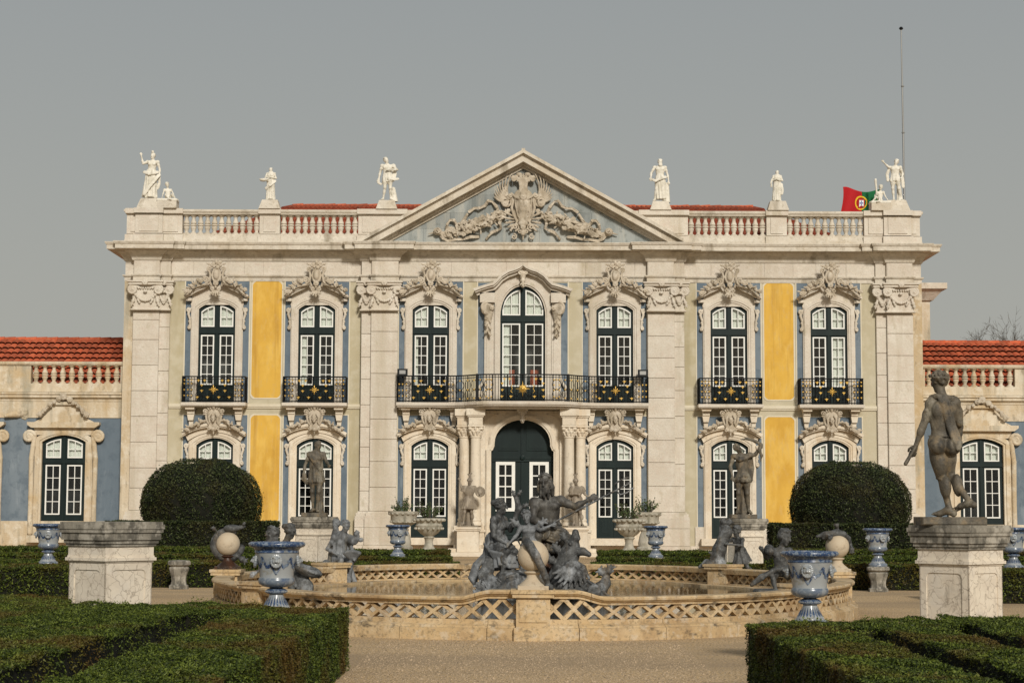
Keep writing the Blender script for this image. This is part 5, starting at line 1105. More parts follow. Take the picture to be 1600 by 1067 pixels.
# --- pedestals of the garden statues
def pedestal(name,label,loc,rz,sc=1.,mcap='pedcap',group='marble statue pedestals'):
    t=thing(name,label,'pedestal',loc,rz,group); w_=.325
    def sq(mb,a,z0,z1): mb.box(-a,a,-a,a,z0,z1)
    m=MB(); sq(m,w_-.012,.24,1.08)
    for q in range(4):                                  # raised border with notched corners round each recessed panel
        def tr(pts): 
            c_,s_=[(1,0),(0,1),(-1,0),(0,-1)][q]; return [(x*c_-y*s_,x*s_+y*c_,z) for x,y,z in pts]
        a,b_=w_,w_-.012; x1=.235; n=.05; z0,z1=.33,1.0
        inn=[(-x1+n,z0),(x1-n,z0),(x1-n*.3,z0+n*.3),(x1,z0+n),(x1,z1-n),(x1-n*.3,z1-n*.3),(x1-n,z1),(-x1+n,z1),(-x1+n*.3,z1-n*.3),(-x1,z1-n),(-x1,z0+n),(-x1+n*.3,z0+n*.3)]
        ou=[(-a,.24),(a,.24),(a,.28),(a,z0),(a,z1),(a,1.05),(a,1.08),(-a,1.08),(-a,1.05),(-a,z1),(-a,z0),(-a,.28)]
        k=MB(); k.strip(inn+inn[:1],ou+ou[:1],-a,-b_+.002); m.add(tr(k.v),k.f)
    m.build('die','pedestal',t)
    m=MB(); sq(m,.42,.0,.14); sq(m,.39,.14,.19); sq(m,.355,.19,.24); m.build('base','pedestal',t)
    m=MB()
    for a,z0,z1 in ((.335,1.08,1.10),(.358,1.10,1.135),(.342,1.135,1.155),(.335,1.155,1.26)): sq(m,a,z0,z1)
    m.build('necking','pedestal',t)
    m=MB()
    for a,z0,z1 in ((.355,1.26,1.29),(.372,1.29,1.33),(.392,1.33,1.41),(.41,1.41,1.45),(.42,1.45,1.50),(.405,1.50,1.53)): sq(m,a,z0,z1)
    m.build('cap',mcap,t); t.scale=(sc,)*3; return t
PY=21.0
pedestal('statue_pedestal','empty veined marble pedestal with no statue, behind the left front hedge',(-4.78,PY,0),rad(-40))
pedestal('statue_pedestal','veined marble pedestal carrying the nude statue seen from behind',(4.77,PY,0),rad(42))
statue('nude_statue','dark weathered nude male statue seen from behind, baton in lowered hand','statue',(4.66,PY,1.53),nude_back(),'oldstone',.085,plinth=(.36,.24,.09))
pedestal('statue_pedestal','marble pedestal carrying the statue in a short tunic',(-5.05,44.6,0),rad(-28),1.0)
pedestal('statue_pedestal','marble pedestal carrying the statue with one raised arm',(5.22,44.6,0),rad(30),1.0)
# --- statue in a tunic
S_=mk((-.5,-.4,-.02),(.5,.4,1.78),.017)
human(S_,standing(pel=(.02,0,.93),head=(.06,-.02,1.60),chest=(.02,0,1.39),elL=(-.25,.02,1.12),haL=(-.28,-.04,.86),elR=(.28,-.04,1.2),haR=(.34,-.2,1.14),knL=(-.06,-.04,.5),anL=(-.04,0,.08),knR=(.10,-.09,.5),anR=(.05,-.02,.08)),1,(.15,-1,0),(.6,-.8,0),fem=True,hair='bun',seed=2)
skirt(S_,(.02,0,1.1),(.03,0,.72),.15,.20,10,.022); skirt(S_,(.02,0,1.38),(.02,0,1.08),.13,.16,9,.014); cloth(S_,[(-.14,-.08,1.38),(0,-.13,1.2),(.14,-.1,1.02)],.05); cloth(S_,[(-.26,-.05,.92),(-.24,-.05,.8),(-.2,-.02,.7)],.05)
S_.cone((.12,.1,.0),(.1,.1,.7),.1,.06,.03,nf=7,amp=.015); statue('tunic_statue','dark stone statue of a huntress in a short tunic before the left wall','statue',(-5.05,44.6,1.53),S_.mesh('figure',.001,1),'oldstone',.10,plinth=(.30,.25,.10))
# --- statue with one arm raised
S_=mk((-.5,-.45,-.02),(.6,.45,1.85),.017)
human(S_,standing(pel=(0,0,.93),chest=(-.03,0,1.38),head=(-.13,-.03,1.58),elL=(-.3,-.02,1.13),haL=(-.26,-.1,.90),shR=(.16,0,1.40),elR=(.30,-.04,1.42),haR=(.38,-.1,1.56),knL=(-.11,-.05,.5),anL=(-.12,0,.08),knR=(.10,-.03,.49),anR=(.14,.03,.08)),1,(-.05,-1,0),(.6,-.8,.05),hair='short',seed=5)
cloth(S_,[(-.2,-.06,1.4),(-.08,-.13,1.30),(.08,-.12,1.36),(.18,-.04,1.44)],.055); cloth(S_,[(.18,.06,1.4),(.2,.1,1.1),(.18,.1,.8)],[.06,.09,.06])
for i in range(16): a=i*.39; S_.leaf((.16*math.cos(a),.9),-1.57+.3*math.sin(i*3),.14,.03,-.13*math.sin(a)-.02,curl=.02)
S_.chain([(.38,-.12,1.5),(.42,-.12,1.66),(.3,-.12,1.74),(.1,-.1,1.80),(-.05,-.1,1.78)],[.035,.04,.035,.03,.015]); S_.chain([(.38,-.12,1.55),(.44,-.12,1.4),(.42,-.1,1.25)],[.03,.03,.012]); S_.cone((.02,.12,.0),(.05,.12,.75),.1,.07,.03,nf=7,amp=.015)
statue('raised_arm_statue','dark stone male statue lifting a branch above his head before the right wall','statue',(5.2,44.6,1.53),S_.mesh('figure',.001,2),'oldstone',.10,plinth=(.31,.25,.10))
# --- two helmeted guards by the portal
def guard(v):
    S=mk((-.55,-.5,-.02),(.62,.45,2.2),.020)
    if v<0: J=standing(pel=(0,0,.98),chest=(0,0,1.44),head=(.02,-.03,1.66),elL=(-.28,-.05,1.42),haL=(-.36,-.12,1.68),elR=(.30,.0,1.25),haR=(.36,-.2,1.22),knL=(-.17,-.08,.5),anL=(-.22,-.02,.08),knR=(.10,-.03,.5),anR=(.12,.02,.08))
    else: J=standing(pel=(0,0,.98),chest=(-.02,0,1.44),head=(-.06,-.03,1.66),elL=(-.26,-.05,1.2),haL=(.02,-.22,1.2),elR=(.26,-.05,1.24),haR=(.40,-.2,1.1),knL=(-.11,-.05,.5),anL=(-.12,0,.08),knR=(.12,-.06,.5),anR=(.18,0,.08))
    human(S,J,1.05,(0,-1,0),(.1*v,-1,0),hair=None,seed=3)
    hx=J['head'][0]; S.ell((hx,.0,1.73),(.10,.12,.085),.02); S.chain([(hx-.11,-.04,1.71),(hx,-.13,1.70),(hx+.11,-.04,1.71)],.018); S.chain([(hx,-.02,1.80),(hx,.0,1.90),(hx+.04,.0,1.98),(hx+.10,.0,1.97)],[.03,.034,.03,.012]); S.chain([(hx,0,1.88),(hx-.06,0,1.95),(hx-.10,0,1.93)],[.022,.022,.01])
    S.ell((0,-.02,1.28),(.19,.14,.22),.03); S.cone((-.17,-.02,1.04),(.17,-.02,1.04),.04,.04,.02); skirt(S,(0,0,1.02),(0,.0,.62),.17,.27,16,.028,flat=(1.12,.75),tw=.5)
    for sx in (-1,1): skirt(S,(sx*.2,0,1.42),(sx*.25,0,1.28),.08,.10,9,.014,flat=None); S.cone((J['anL' if sx<0 else 'anR'][0],-.0,.3),(J['anL' if sx<0 else 'anR'][0],0,.36),.068,.072,.02)
    if v<0: S.ell((.42,-.20,1.28),(.19,.05,.20),.01); S.ell((.42,-.25,1.28),(.09,.04,.09),.01); S.chain([(.42+.17*math.cos(a),-.23,1.28+.18*math.sin(a)) for a in np.linspace(0,6.28,16)],.018)
    else: S.cone((.40,-.2,1.12),(.5,-.22,.98),.03,.02); cloth(S,[(-.2,.02,1.42),(-.25,.08,1.1),(-.22,.1,.75)],[.07,.1,.08])
    S.cone((-.02,.14,.0),(-.02,.14,.8),.12,.08,.03); return S.mesh('figure',.0015,4)
MT['guardstone']=mat('grey_brown_stone',(.24,.20,.15),[((.17,.14,.11),4,I3,.42,.66,.8),((.44,.38,.3),6,(1,1,.4),.52,.74,.6)],.85,(35,.4,.012),space='obj')
for sx in (-1,1):
    p=thing('guard_pedestal','square stone pedestal under the '+('shield bearing' if sx<0 else 'shieldless')+' guard beside the portal','pedestal',(sx*2.05,W-1.75,0),group='pedestals of the guards')
    m=MB(); m.bbox(-.42,.42,-.36,.36,.16,.96,.012); m.build('die','stone_wet',p); m=MB(); m.box(-.46,.46,-.4,.4,.961,1.02); m.box(-.5,.5,-.44,.44,1.02,1.10); m.build('cap','stone_wet',p); part('base','stone_wet',p,(-.5,.5,-.44,.44,0,.159))
    statue('guard_statue',('helmeted stone guard with round shield left of the portal' if sx<0 else 'helmeted stone guard with both arms held across, right of the portal'),'statue',(sx*2.05+.03,W-1.75,1.10),guard(sx),'guardstone',.05,group='helmeted guards',plinth=(.36,.3,.06),pm='guardstone')
# --- white statues along the parapet
ZR=13.53
def roof_plinth(t,a,h): mb=MB(); n=4; mb.add([(-a,-a*.8,0),(a,-a*.8,0),(a,a*.8,0),(-a,a*.8,0),(-a*.72,-a*.55,h),(a*.72,-a*.55,h),(a*.72,a*.55,h),(-a*.72,a*.55,h)],[(0,3,2,1),(4,5,6,7),(0,1,5,4),(1,2,6,5),(2,3,7,6),(3,0,4,7)]); mb.build('plinth','cornice',t)
def roof_statue(name,label,x,me,m,sc,h=.40,a=.42,dx=0): 
    t=thing(name,label,'statue',(x,W+.1,ZR),0,'white statues along the parapet'); roof_plinth(t,a,h); o=link('figure',me,m,t,(dx,0,h)); o.scale=(sc*1.12,sc*1.12,sc); return t
B=((-.6,-.45,-.02),(.6,.45,1.85),.021)
S_=mk(*B); human(S_,standing(pel=(-.02,0,.93),chest=(.02,0,1.38),head=(.03,-.02,1.60),elL=(-.28,-.05,1.30),haL=(-.34,-.1,1.60),elR=(.26,0,1.1),haR=(.26,-.05,.86)),1,(0,-1,0),(-.3,-1,0),fem=True,hair='bun',seed=7)
skirt(S_,(-.02,0,.98),(-.06,0,.06),.17,.24,12,.03,flat=(1,.8)); cloth(S_,[(-.24,-.06,1.0),(-.05,-.18,.9),(.2,-.1,.98)],.06); cloth(S_,[(.25,-.05,.9),(.15,-.16,.7),(-.05,-.22,.4),(-.2,-.2,.15)],.06); cloth(S_,[(.24,0,.9),(.25,.02,.6),(.2,0,.4)],.05); S_.leaf((.03,1.7),1.57,.08,.03,-.03)
roof_statue('parapet_statue','white goddess statue with one hand raised, on the left corner of the parapet',-14.72,S_.mesh('figure'),'whitestone',1.08,.40,.5)
S_=mk(*B); human(S_,standing(elL=(-.25,-.08,1.14),haL=(-.12,-.24,1.08),elR=(.25,-.06,1.13),haR=(-.08,-.24,1.16)),1,(-.2,-1,0),(.2,-1,0),fem=True,hair='bun',seed=8)
skirt(S_,(0,0,1.02),(0,0,.05),.17,.20,12,.03,flat=(1,.8)); skirt(S_,(0,0,1.38),(0,0,.98),.14,.18,10,.02); cloth(S_,[(.2,-.05,1.0),(.0,-.2,.75),(-.2,-.1,.6)],.07); S_.ell((-.3,-.22,1.0),(.17,.14,.07)); S_.chain([(-.3+.16*math.cos(a),-.22+.12*math.sin(a),1.05) for a in np.linspace(0,6.28,12)],.025)
roof_statue('parapet_statue','small white robed woman statue with a basket at her hip, left side of the parapet',-10.0,S_.mesh('figure'),'whitestone',.78,.36,.42)
S_=mk(*B); human(S_,standing(chest=(.0,0,1.38),head=(-.05,-.02,1.60),elL=(-.26,0,1.1),haL=(-.30,-.05,.82),elR=(.34,-.02,1.22),haR=(.08,-.18,1.2),knL=(-.08,-.08,.5),anL=(-.14,0,.08)),1,(.1,-1,0),(.5,-.8,.1),hair='curly',seed=9)
skirt(S_,(0,0,1.0),(.03,0,.74),.16,.20,10,.03); cloth(S_,[(.05,-.15,.85),(.25,-.12,.82),(.38,-.05,.86)],.05); cloth(S_,[(.2,.04,1.4),(.24,.08,1.1),(.2,.05,.85)],.08); S_.cone((.24,.1,0),(.2,.1,.5),.13,.06,.03,nf=6,amp=.02); cloth(S_,[(-.3,-.05,.84),(-.3,-.05,.7),(-.22,-.03,.65)],.05)
roof_statue('parapet_statue','white youth statue with cloth flying at his hip, left of the pediment',-5.38,S_.mesh('figure'),'whitestone',1.02,.36)
S_=mk(*B); human(S_,standing(pel=(0,0,.93),chest=(-.01,0,1.38),head=(.0,-.02,1.60),elL=(-.32,-.02,1.14),haL=(-.34,-.12,.9),elR=(.26,.02,1.1),haR=(.30,-.02,.82),knL=(-.14,-.06,.5),anL=(-.2,0,.08)),1,(0,-1,0),(.2,-1,0),hair='curly',seed=10,beard=True)
skirt(S_,(0,0,.95),(.04,0,.10),.17,.20,10,.03,flat=(1,.8)); cloth(S_,[(-.36,-.12,.9),(-.18,-.2,.8),(.05,-.18,.92),(.2,-.08,.98)],.055); S_.cone((.24,.08,0),(.22,.08,.7),.12,.09,.03,nf=6,amp=.02)
roof_statue('parapet_statue','white bare chested bearded statue holding its loose skirt, right of the pediment',5.42,S_.mesh('figure'),'whitestone',1.0,.36)
S_=mk(*B); human(S_,standing(elL=(-.25,-.06,1.14),haL=(.05,-.2,1.14),elR=(.25,-.06,1.13),haR=(-.06,-.22,1.18)),1,(0,-1,0),(-.15,-1,0),fem=True,hair='bun',seed=12)
skirt(S_,(0,0,1.02),(-.04,0,.05),.17,.20,12,.03,flat=(1,.8)); skirt(S_,(0,0,1.38),(0,0,1.0),.14,.18,10,.02); cloth(S_,[(-.25,-.08,1.2),(-.3,-.1,1.0),(-.28,-.08,.8)],.05); cloth(S_,[(.2,-.05,.95),(.24,-.1,.6),(.2,-.1,.4)],.06)
roof_statue('parapet_statue','small white robed woman statue with folded arms, right side of the parapet',10.05,S_.mesh('figure'),'whitestone',.74,.38,.42)
S_=mk(*B); human(S_,standing(chest=(.0,0,1.38),head=(.05,-.02,1.60),elL=(-.24,-.05,1.38),haL=(-.42,-.1,1.56),elR=(.28,.02,1.12),haR=(.22,-.1,.95),knL=(-.10,-.06,.5),anL=(-.06,0,.08),knR=(.12,-.03,.5),anR=(.22,.04,.08)),1,(-.1,-1,0),(-.3,-1,.2),hair='curly',seed=14)
skirt(S_,(0,0,.99),(.0,0,.80),.16,.20,9,.03); cloth(S_,[(-.2,.0,1.36),(-.28,.05,1.1),(-.26,.03,.85)],.06); cloth(S_,[(.2,.05,1.3),(.28,.08,.9),(.3,.06,.6)],.06); S_.cone((.18,.1,0),(.15,.1,.6),.12,.07,.03,nf=6,amp=.02)
roof_statue('parapet_statue','white male statue throwing one arm up, on the right corner of the parapet',14.72,S_.mesh('figure'),'whitestone',.98,.42,.5)
# --- seated cherubs beside the corner statues
def cherub_sit(v):
    S=mk((-.55,-.4,-.02),(.55,.4,.9),.021)
    J=dict(pel=(0,0,.14),chest=(-.02*v,0,.42),head=(-.04*v,-.02,.60),elL=(-.17,-.04,.30),haL=(-.2,-.1,.12),elR=(.17,-.05,.30),haR=(.24,-.1,.16),hs=1.3,knL=(-.05,-.25,.20),anL=(.08*v,-.3,.06),knR=(.16*v,-.2,.22),anR=(.3*v,-.18,.06),toL=(v,-.4,0),toR=(v,-.3,0))
    human(S,J,.62,(.2*v,-1,0),(.3*v,-1,0),hair='curly',seed=3,fine=False); S.box((0,-.02,.03),(.36,.26,.05),rnd=.03)
    if v<0: S.cone((-.12,-.1,.3),(-.16,-.1,.85),.03,.045)
    return S.mesh('figure')
for sx,x,lb in ((-1,-14.03,'white cherub lounging beside the raised hand goddess on the parapet'),(1,14.08,'white cherub holding a club beside the flag on the parapet')):
    t=thing('cherub_statue',lb,'statue',(x,W+.0,ZR),0,'white statues along the parapet'); mb=MB(); mb.box(-.38,.38,-.3,.3,0,.3); mb.build('plinth','cornice',t); link('figure',cherub_sit(-sx),'whitestone',t,(0,0,.29)).scale=(1.12,)*3
# ================================================================== FOUNTAIN
ft=thing('fountain','large lobed stone fountain basin with pierced lattice parapet and dark water','fountain',(0,0,0))
NODES=[(0,24.45),(3.9,27.3),(5.45,32.3),(3.9,37.4),(0,40.3),(-3.9,37.4),(-5.45,32.3),(-3.9,27.3)]
def arc3(a,b_,c_,n):      # circle arc a->c through b
    ax,ay=a;bx_,by=b_;cx,cy=c_; d=2*(ax*(by-cy)+bx_*(cy-ay)+cx*(ay-by)); ux=((ax*ax+ay*ay)*(by-cy)+(bx_*bx_+by*by)*(cy-ay)+(cx*cx+cy*cy)*(ay-by))/d; uy=((ax*ax+ay*ay)*(cx-bx_)+(bx_*bx_+by*by)*(ax-cx)+(cx*cx+cy*cy)*(bx_-ax))/d
    r=math.hypot(ax-ux,ay-uy); t0=math.atan2(ay-uy,ax-ux); t1=math.atan2(by-uy,bx_-ux); t2=math.atan2(cy-uy,cx-ux)
    un=lambda t,ref: t if t>=ref else t+2*math.pi
    t1u,t2u=un(t1,t0),un(t2,t0)
    if t1u>t2u: t2u-=2*math.pi
    return [(ux+r*math.cos(t0+(t2u-t0)*i/n),uy+r*math.sin(t0+(t2u-t0)*i/n)) for i in range(n+1)]
# four walls, each an arc, travelling counter-clockwise (outside on the right hand)
arcs=[arc3((-3.9,27.3),(0,24.45),(3.9,27.3),96),arc3((3.9,27.3),(5.32,32.3),(3.9,37.4),96),arc3((3.9,37.4),(0,40.3),(-3.9,37.4),96),arc3((-3.9,37.4),(-5.2,32.3),(-3.9,27.3),96)]
def cum(p):
    L=[0.]
    for a,b_ in zip(p[:-1],p[1:]): L.append(L[-1]+math.hypot(b_[0]-a[0],b_[1]-a[1]))
    return L
def along(p,L,t):
    t=min(max(t,0),L[-1]-1e-6); j=int(np.searchsorted(L,t,side='right'))-1; j=min(j,len(p)-2); u=(t-L[j])/(L[j+1]-L[j]); x=p[j][0]+(p[j+1][0]-p[j][0])*u; y=p[j][1]+(p[j+1][1]-p[j][1])*u
    return x,y,math.atan2(p[j+1][1]-p[j][1],p[j+1][0]-p[j][0])
# lattice crossing: two diagonal bars, one cell
CW,CH=.262,.185
def cross_mesh(hh):
    m=MB(); w_=.0205; z0,z1=0,hh
    for sx in (-1,1):
        a=np.array((-sx*CW/2,z0));b_=np.array((sx*CW/2,z1)); d=(b_-a)/np.linalg.norm(b_-a); n=np.array((-d[1],d[0]))*w_
        P=[a-n-d*.01,b_-n+d*.01,b_+n+d*.01,a+n-d*.01]; off=0 if sx>0 else .004
        m.prism([tuple(p) for p in P],-.055+off,.055-off)
    me=m.mesh('lattice_crossing'); me.materials.append(MT['fstone']); return me
XM=cross_mesh(CH)
for wi,A in enumerate(arcs):
    L=cum(A); front=wi==0
    # plinth and coping cut in long stones with open joints
    nst=9; seg=L[-1]/nst
    for k in range(nst):
        pts=[along(A,L,seg*(k+i/10))[:2] for i in range(11)]
        pts[0]=along(A,L,seg*k+.0015)[:2]; pts[-1]=along(A,L,seg*(k+1)-.0015)[:2]
        j=random.uniform(-.006,.006)
        MB().sweep(pts,[(-.15,0),(.20+j,0),(.20+j,.155),(.17+j,.165),(.165+j,.185),(.13+j,.20),(.10,.215),(.10,.265),(-.15,.265)]).build('plinth_stone','fstone',ft)
    ramp=.95
    def dz(t):      # coping ramps up to the centre pier of front and back walls
        if wi not in (0,2): return 0.
        d=abs(t-L[-1]/2); 
        if d>ramp: return 0.
        u=(ramp-d)/(ramp-.55) if d>.55 else 1.; u=min(u,1); return .085*(u*u*(3-2*u))
    ncp=7; segc=L[-1]/ncp; prof=[(-.135,.45),(.085,.45),(.085,.475),(.115,.49),(.125,.50),(.15,.515),(.155,.54),(.14,.56),(-.14,.56),(-.155,.54),(-.15,.515)]
    ts=[segc*k for k in range(ncp+1)]
    for k in range(ncp):
        n=28; mb=MB(); pp=[along(A,L,segc*(k+i/n)+(.0015 if i==0 else -.0015 if i==n else 0)) for i in range(n+1)]
        mb.sweep([p[:2] for p in pp],prof); m_=len(prof)
        for i in range(n+1):
            z=dz(segc*(k+i/n))
            for q in range(m_): v=mb.v[i*m_+q]; mb.v[i*m_+q]=(v[0],v[1],v[2]+z)
        mb.build('coping_stone','fstone',ft)
    ncell=int(L[-1]/CW); cw=L[-1]/ncell
    for i in range(ncell):
        t=(i+.5)*cw; x,y,a=along(A,L,t); o=link('lattice_crossing',XM,None,ft,(x,y,.265)); o.rotation_euler=(0,0,a); o.scale=(cw/CW,1,(CH+dz(t))/CH)
def pier(x,y,a,h=.60,w_=.25,nm='pier'):
    m=MB(); m.box(-w_,w_,-.24,.24,0,.17); m.box(-w_+.03,w_-.03,-.2,.2,.17,h-.1); m.box(-w_+.07,w_-.07,-.215,-.201,.24,h-.16); m.box(-w_-.02,w_+.02,-.25,.25,h-.1,h-.05); m.box(-w_-.04,w_+.04,-.27,.27,h-.05,h)
    o=m.build(nm,'fstone',ft,(x,y,0)); o.rotation_euler=(0,0,a); return o
# piers: front and back centre, lobe ends and the four corners
pier(.0,24.42,0,.655); pier(0,40.33,math.pi,.655)
for sx in (-1,1):
    pier(5.33 if sx>0 else -5.21,32.3,sx*math.pi/2,.66); pier(sx*3.92,27.28,sx*math.pi/4,.64,.27); pier(sx*3.92,37.42,sx*math.pi*.75,.64,.27)
water=MB(); ring=[p for A in arcs for p in A[:-1]]; n=len(ring); water.add([(x*.985,32.3+(y-32.3)*.985,.20) for x,y in ring],[tuple(range(n))]); water.build('water','water',ft)
MB().sweep(ring,[(-.5,.0),(-.151,.0),(-.151,.24),(-.5,.24)],closed=True).build('inner_ledge','fstone',ft)

# --- stone balls on the piers, each wrapped by a lead dolphin
def dolphin(v,kind):
    S=mk((-.46,-.42,-.32),(.46,.42,.62),.013); S.k=.015
    if kind=='front':      # tail laid across the ball
        S.chain([(-.10,-.06,.44),(-.05,-.17,.37),(.03,-.215,.24),(.10,-.20,.10),(.16,-.17,-.04),(.19,-.12,-.14)],[.05,.06,.058,.05,.045,.03]); S.leaf((.19,-.12),-1.9,.12,.03,-.12); S.leaf((.19,-.12),-.9,.10,.03,-.12)
        for i in range(10): t=i/9; S.ell((-.06+.2*t,-.225-.0*t+.03*abs(t-.4),.36-.36*t),(.03,.02,.014),.006)
    elif kind=='dark':     # body curled round the ball in a ring
        pts=[(.235*math.cos(a),.03,.23+.235*math.sin(a)) for a in np.linspace(-.3,-5.2,18)]
        S.chain(pts,[.045+.04*math.sin(math.pi*min(1,.15+i/17)) for i in range(18)]); S.ell((.06,-.02,.50),(.14,.08,.065)); S.cone((.16,-.02,.50),(.27,-.02,.53),.045,.03); S.leaf((.25,.54),.9,.09,.02,-.03); S.leaf((.17,.02),-.5,.2,.05,-.02); S.leaf((-.2,.45),2.3,.1,.03,-.05)
    else:
        S.chain([(.23,.02,.26),(.19,.0,.37),(.10,-.02,.43),(-.02,-.03,.455),(-.14,-.04,.43),(-.24,-.05,.39)],[.035,.05,.065,.07,.06,.05]); S.ell((-.2,-.06,.43),(.10,.075,.06)); S.cone((-.26,-.05,.42),(-.36,-.05,.40),.04,.025); S.leaf((0,.53),1.9,.14,.04,-.04); S.leaf((.23,.25),-1.5,.14,.04,.0); S.leaf((-.1,.42),-2.4,.1,.03,-.12)
    return S.mesh('dolphin',.003,1)
def ball_finial(x,y,z,label,v,kind):
    t=thing('ball_finial',label,'finial',(x,y,z),0,'stone balls on the fountain piers'); m=MB()
    m.box(-.2,.2,-.2,.2,0,.05); m.lathe([(.19,.05),(.17,.07),(.12,.11),(.085,.15),(.085,.19),(.12,.215),(.12,.23),(.08,.24)],22); m.build('foot','ball' if kind!='dark' else 'rust',t,smooth=45)
    MB().lathe([(.205*math.sin(math.pi*i/16),.43-.205*math.cos(math.pi*i/16)) for i in range(17)],28).build('ball','ball',t,smooth=80)
    link('dolphin',dolphin(v,kind),'lead',t,(0,0,.2)); return t
ball_finial(0,24.42,.655,'pale stone ball on the front pier with a lead tail across it',1,'front')
ball_finial(-5.21,32.3,.66,'stone ball ringed by a lead dolphin on the left lobe of the basin',1,'dark')
ball_finial(5.33,32.3,.66,'stone ball under a lead dolphin on the right lobe of the basin',-1,'side')

# --- Neptune group
npn=thing('sea_god_group','dark lead fountain group of a bearded sea god with trident on a rock','sculpture',(.06,31.6,0))
def P_(x,y,dy=0.): return np.array(((x-833)/91.5,dy,1.65+(800.8-y)/91.5))
S_=mk((-.5,-.75,.3),(1.3,.6,2.55),.0135)
human(S_,dict(pel=(.27,.1,1.36),chest=(.24,.05,1.86),head=(.20,-.02,2.17),shL=(.02,.02,1.82),shR=(.47,.03,1.85),elL=(.0,-.15,1.52),haL=(.24,-.3,1.46),elR=(.72,-.05,1.75),haR=(.92,-.12,1.86),hipL=(.14,.05,1.3),hipR=(.40,.05,1.3),knL=(.08,-.38,1.26),anL=(.0,-.42,.75),knR=(.52,-.28,1.12),anR=(.46,-.3,.62),toL=(-.3,-1,0),toR=(.3,-1,0)),1.36,(-.05,-1,0),(-.25,-1,0),hair='long',seed=6,beard=True,k=.022)
cloth(S_,[(.05,-.1,1.4),(.2,-.3,1.3),(.42,-.25,1.25),(.6,-.1,1.2)],[.1,.12,.12,.1],folds=4); cloth(S_,[(.5,.1,1.3),(.62,.1,1.0),(.6,.05,.7)],[.1,.14,.1]); skirt(S_,(.27,.05,1.36),(.3,-.1,.9),.22,.34,11,.04)
link('sea_god',S_.mesh('sea_god',.0004,2),'lead_warm',npn)
tr=MB(); a=np.array((.10,-.28,1.36)); b_=np.array((1.40,-.16,2.03)); d=(b_-a)/np.linalg.norm(b_-a); up=np.array((-d[2],0,d[0]))
tr.tube([a,b_],.017,8); e0=b_
for q in (-1,0,1): 
    tr.tube([e0,e0+up*q*.10+d*.03,e0+up*q*.12+d*.14,e0+up*q*.10+d*.30],[.016,.018,.015,.005],6)
    tr.tube([e0+up*q*.10+d*.28,e0+up*(q*.10+.035)+d*.21],[.011,.003],5)
tr.build('trident','lead',npn,smooth=60)
# nymph on the left with a fish held up
S_=mk((-1.15,-.6,.3),(.15,.55,2.1),.0115)
human(S_,dict(pel=(-.62,0,1.08),chest=(-.58,.0,1.52),head=(-.55,-.03,1.76),elL=(-.66,-.2,1.26),haL=(-.42,-.32,1.12),elR=(-.38,-.12,1.36),haR=(-.30,-.18,1.60),knL=(-.45,-.42,1.0),anL=(-.52,-.42,.6),knR=(-.32,-.36,1.0),anR=(-.36,-.4,.56)),1.12,(.92,-.4,0),(1,-.15,.15),fem=True,hair='bun',seed=11,k=.02)
S_.chain([(-.30,-.18,1.55),(-.24,-.2,1.72),(-.28,-.2,1.88),(-.34,-.2,1.98)],[.035,.055,.04,.015],.01); S_.leaf((-.30,1.88),1.9,.15,.03,-.2,.006); S_.leaf((-.28,1.9),1.0,.15,.03,-.2,.006); S_.leaf((-.22,1.72),.5,.16,.035,-.2,.006)
S_.chain([(-.28,-.18,1.58),(-.2,-.2,1.35),(-.26,-.22,1.2),(-.2,-.24,1.08)],[.018,.02,.018,.01],.006); S_.cone((-.42,-.34,1.12),(-.2,-.4,1.24),.012,.012,.004)
link('nymph',S_.mesh('nymph',.0004,3),'lead',npn)
S_=mk((-1.2,-.75,.25),(.1,.4,1.35),.0115); S_.k=.02
skirt(S_,(-.62,0,1.16),(-.58,-.08,.80),.19,.28,13,.035,k=.02); skirt(S_,(-.5,-.2,1.04),(-.44,-.36,.74),.17,.2,11,.035,k=.02)
for j in range(7): u=j/6; S_.chain([(-.82+.1*u,-.10-.08*u,1.12-.02*j),(-.72+.12*u,-.3,1.0-.03*j),(-.5+.1*u,-.44-.02*u,.96-.035*j),(-.3+.06*u,-.4,.92-.03*j)],[.022,.03,.03,.018],.006)
for j in range(6): u=j/5; S_.chain([(-.82,-.05-.05*u,.95-.05*u),(-.98+.05*u,-.12-.08*u,.78-.05*u),(-1.06+.1*u,-.2-.06*u,.56-.02*j),(-.98+.12*u,-.25,.42)],[.03,.035,.03,.015],.008)
link('nymph_drapery',S_.mesh('nymph_drapery',.0006,3),'lead_pale',npn)
# child between them
S_=mk((-.45,-.85,.5),(.4,.1,1.9),.0105)
human(S_,dict(pel=(-.06,-.42,1.10),chest=(-.08,-.42,1.40),head=(-.12,-.46,1.59),elL=(-.27,-.5,1.28),haL=(-.4,-.55,1.14),elR=(.12,-.48,1.36),haR=(.3,-.48,1.44),knL=(-.16,-.55,.9),anL=(-.2,-.5,.68),hs=1.3,knR=(.06,-.58,.86),anR=(.12,-.6,.62)),.72,(.1,-1,0),(-.2,-1,.1),hair='curly',seed=15,k=.02)
skirt(S_,(-.06,-.42,1.16),(-.06,-.46,.88),.13,.19,10,.03,k=.015)
for sx in (-1,1): S_.leaf((-.08+sx*.1,1.38),1.57-sx*.9,.26,.05,-.33,.006)
link('child',S_.mesh('child',.0004,4),'lead_pale',npn)
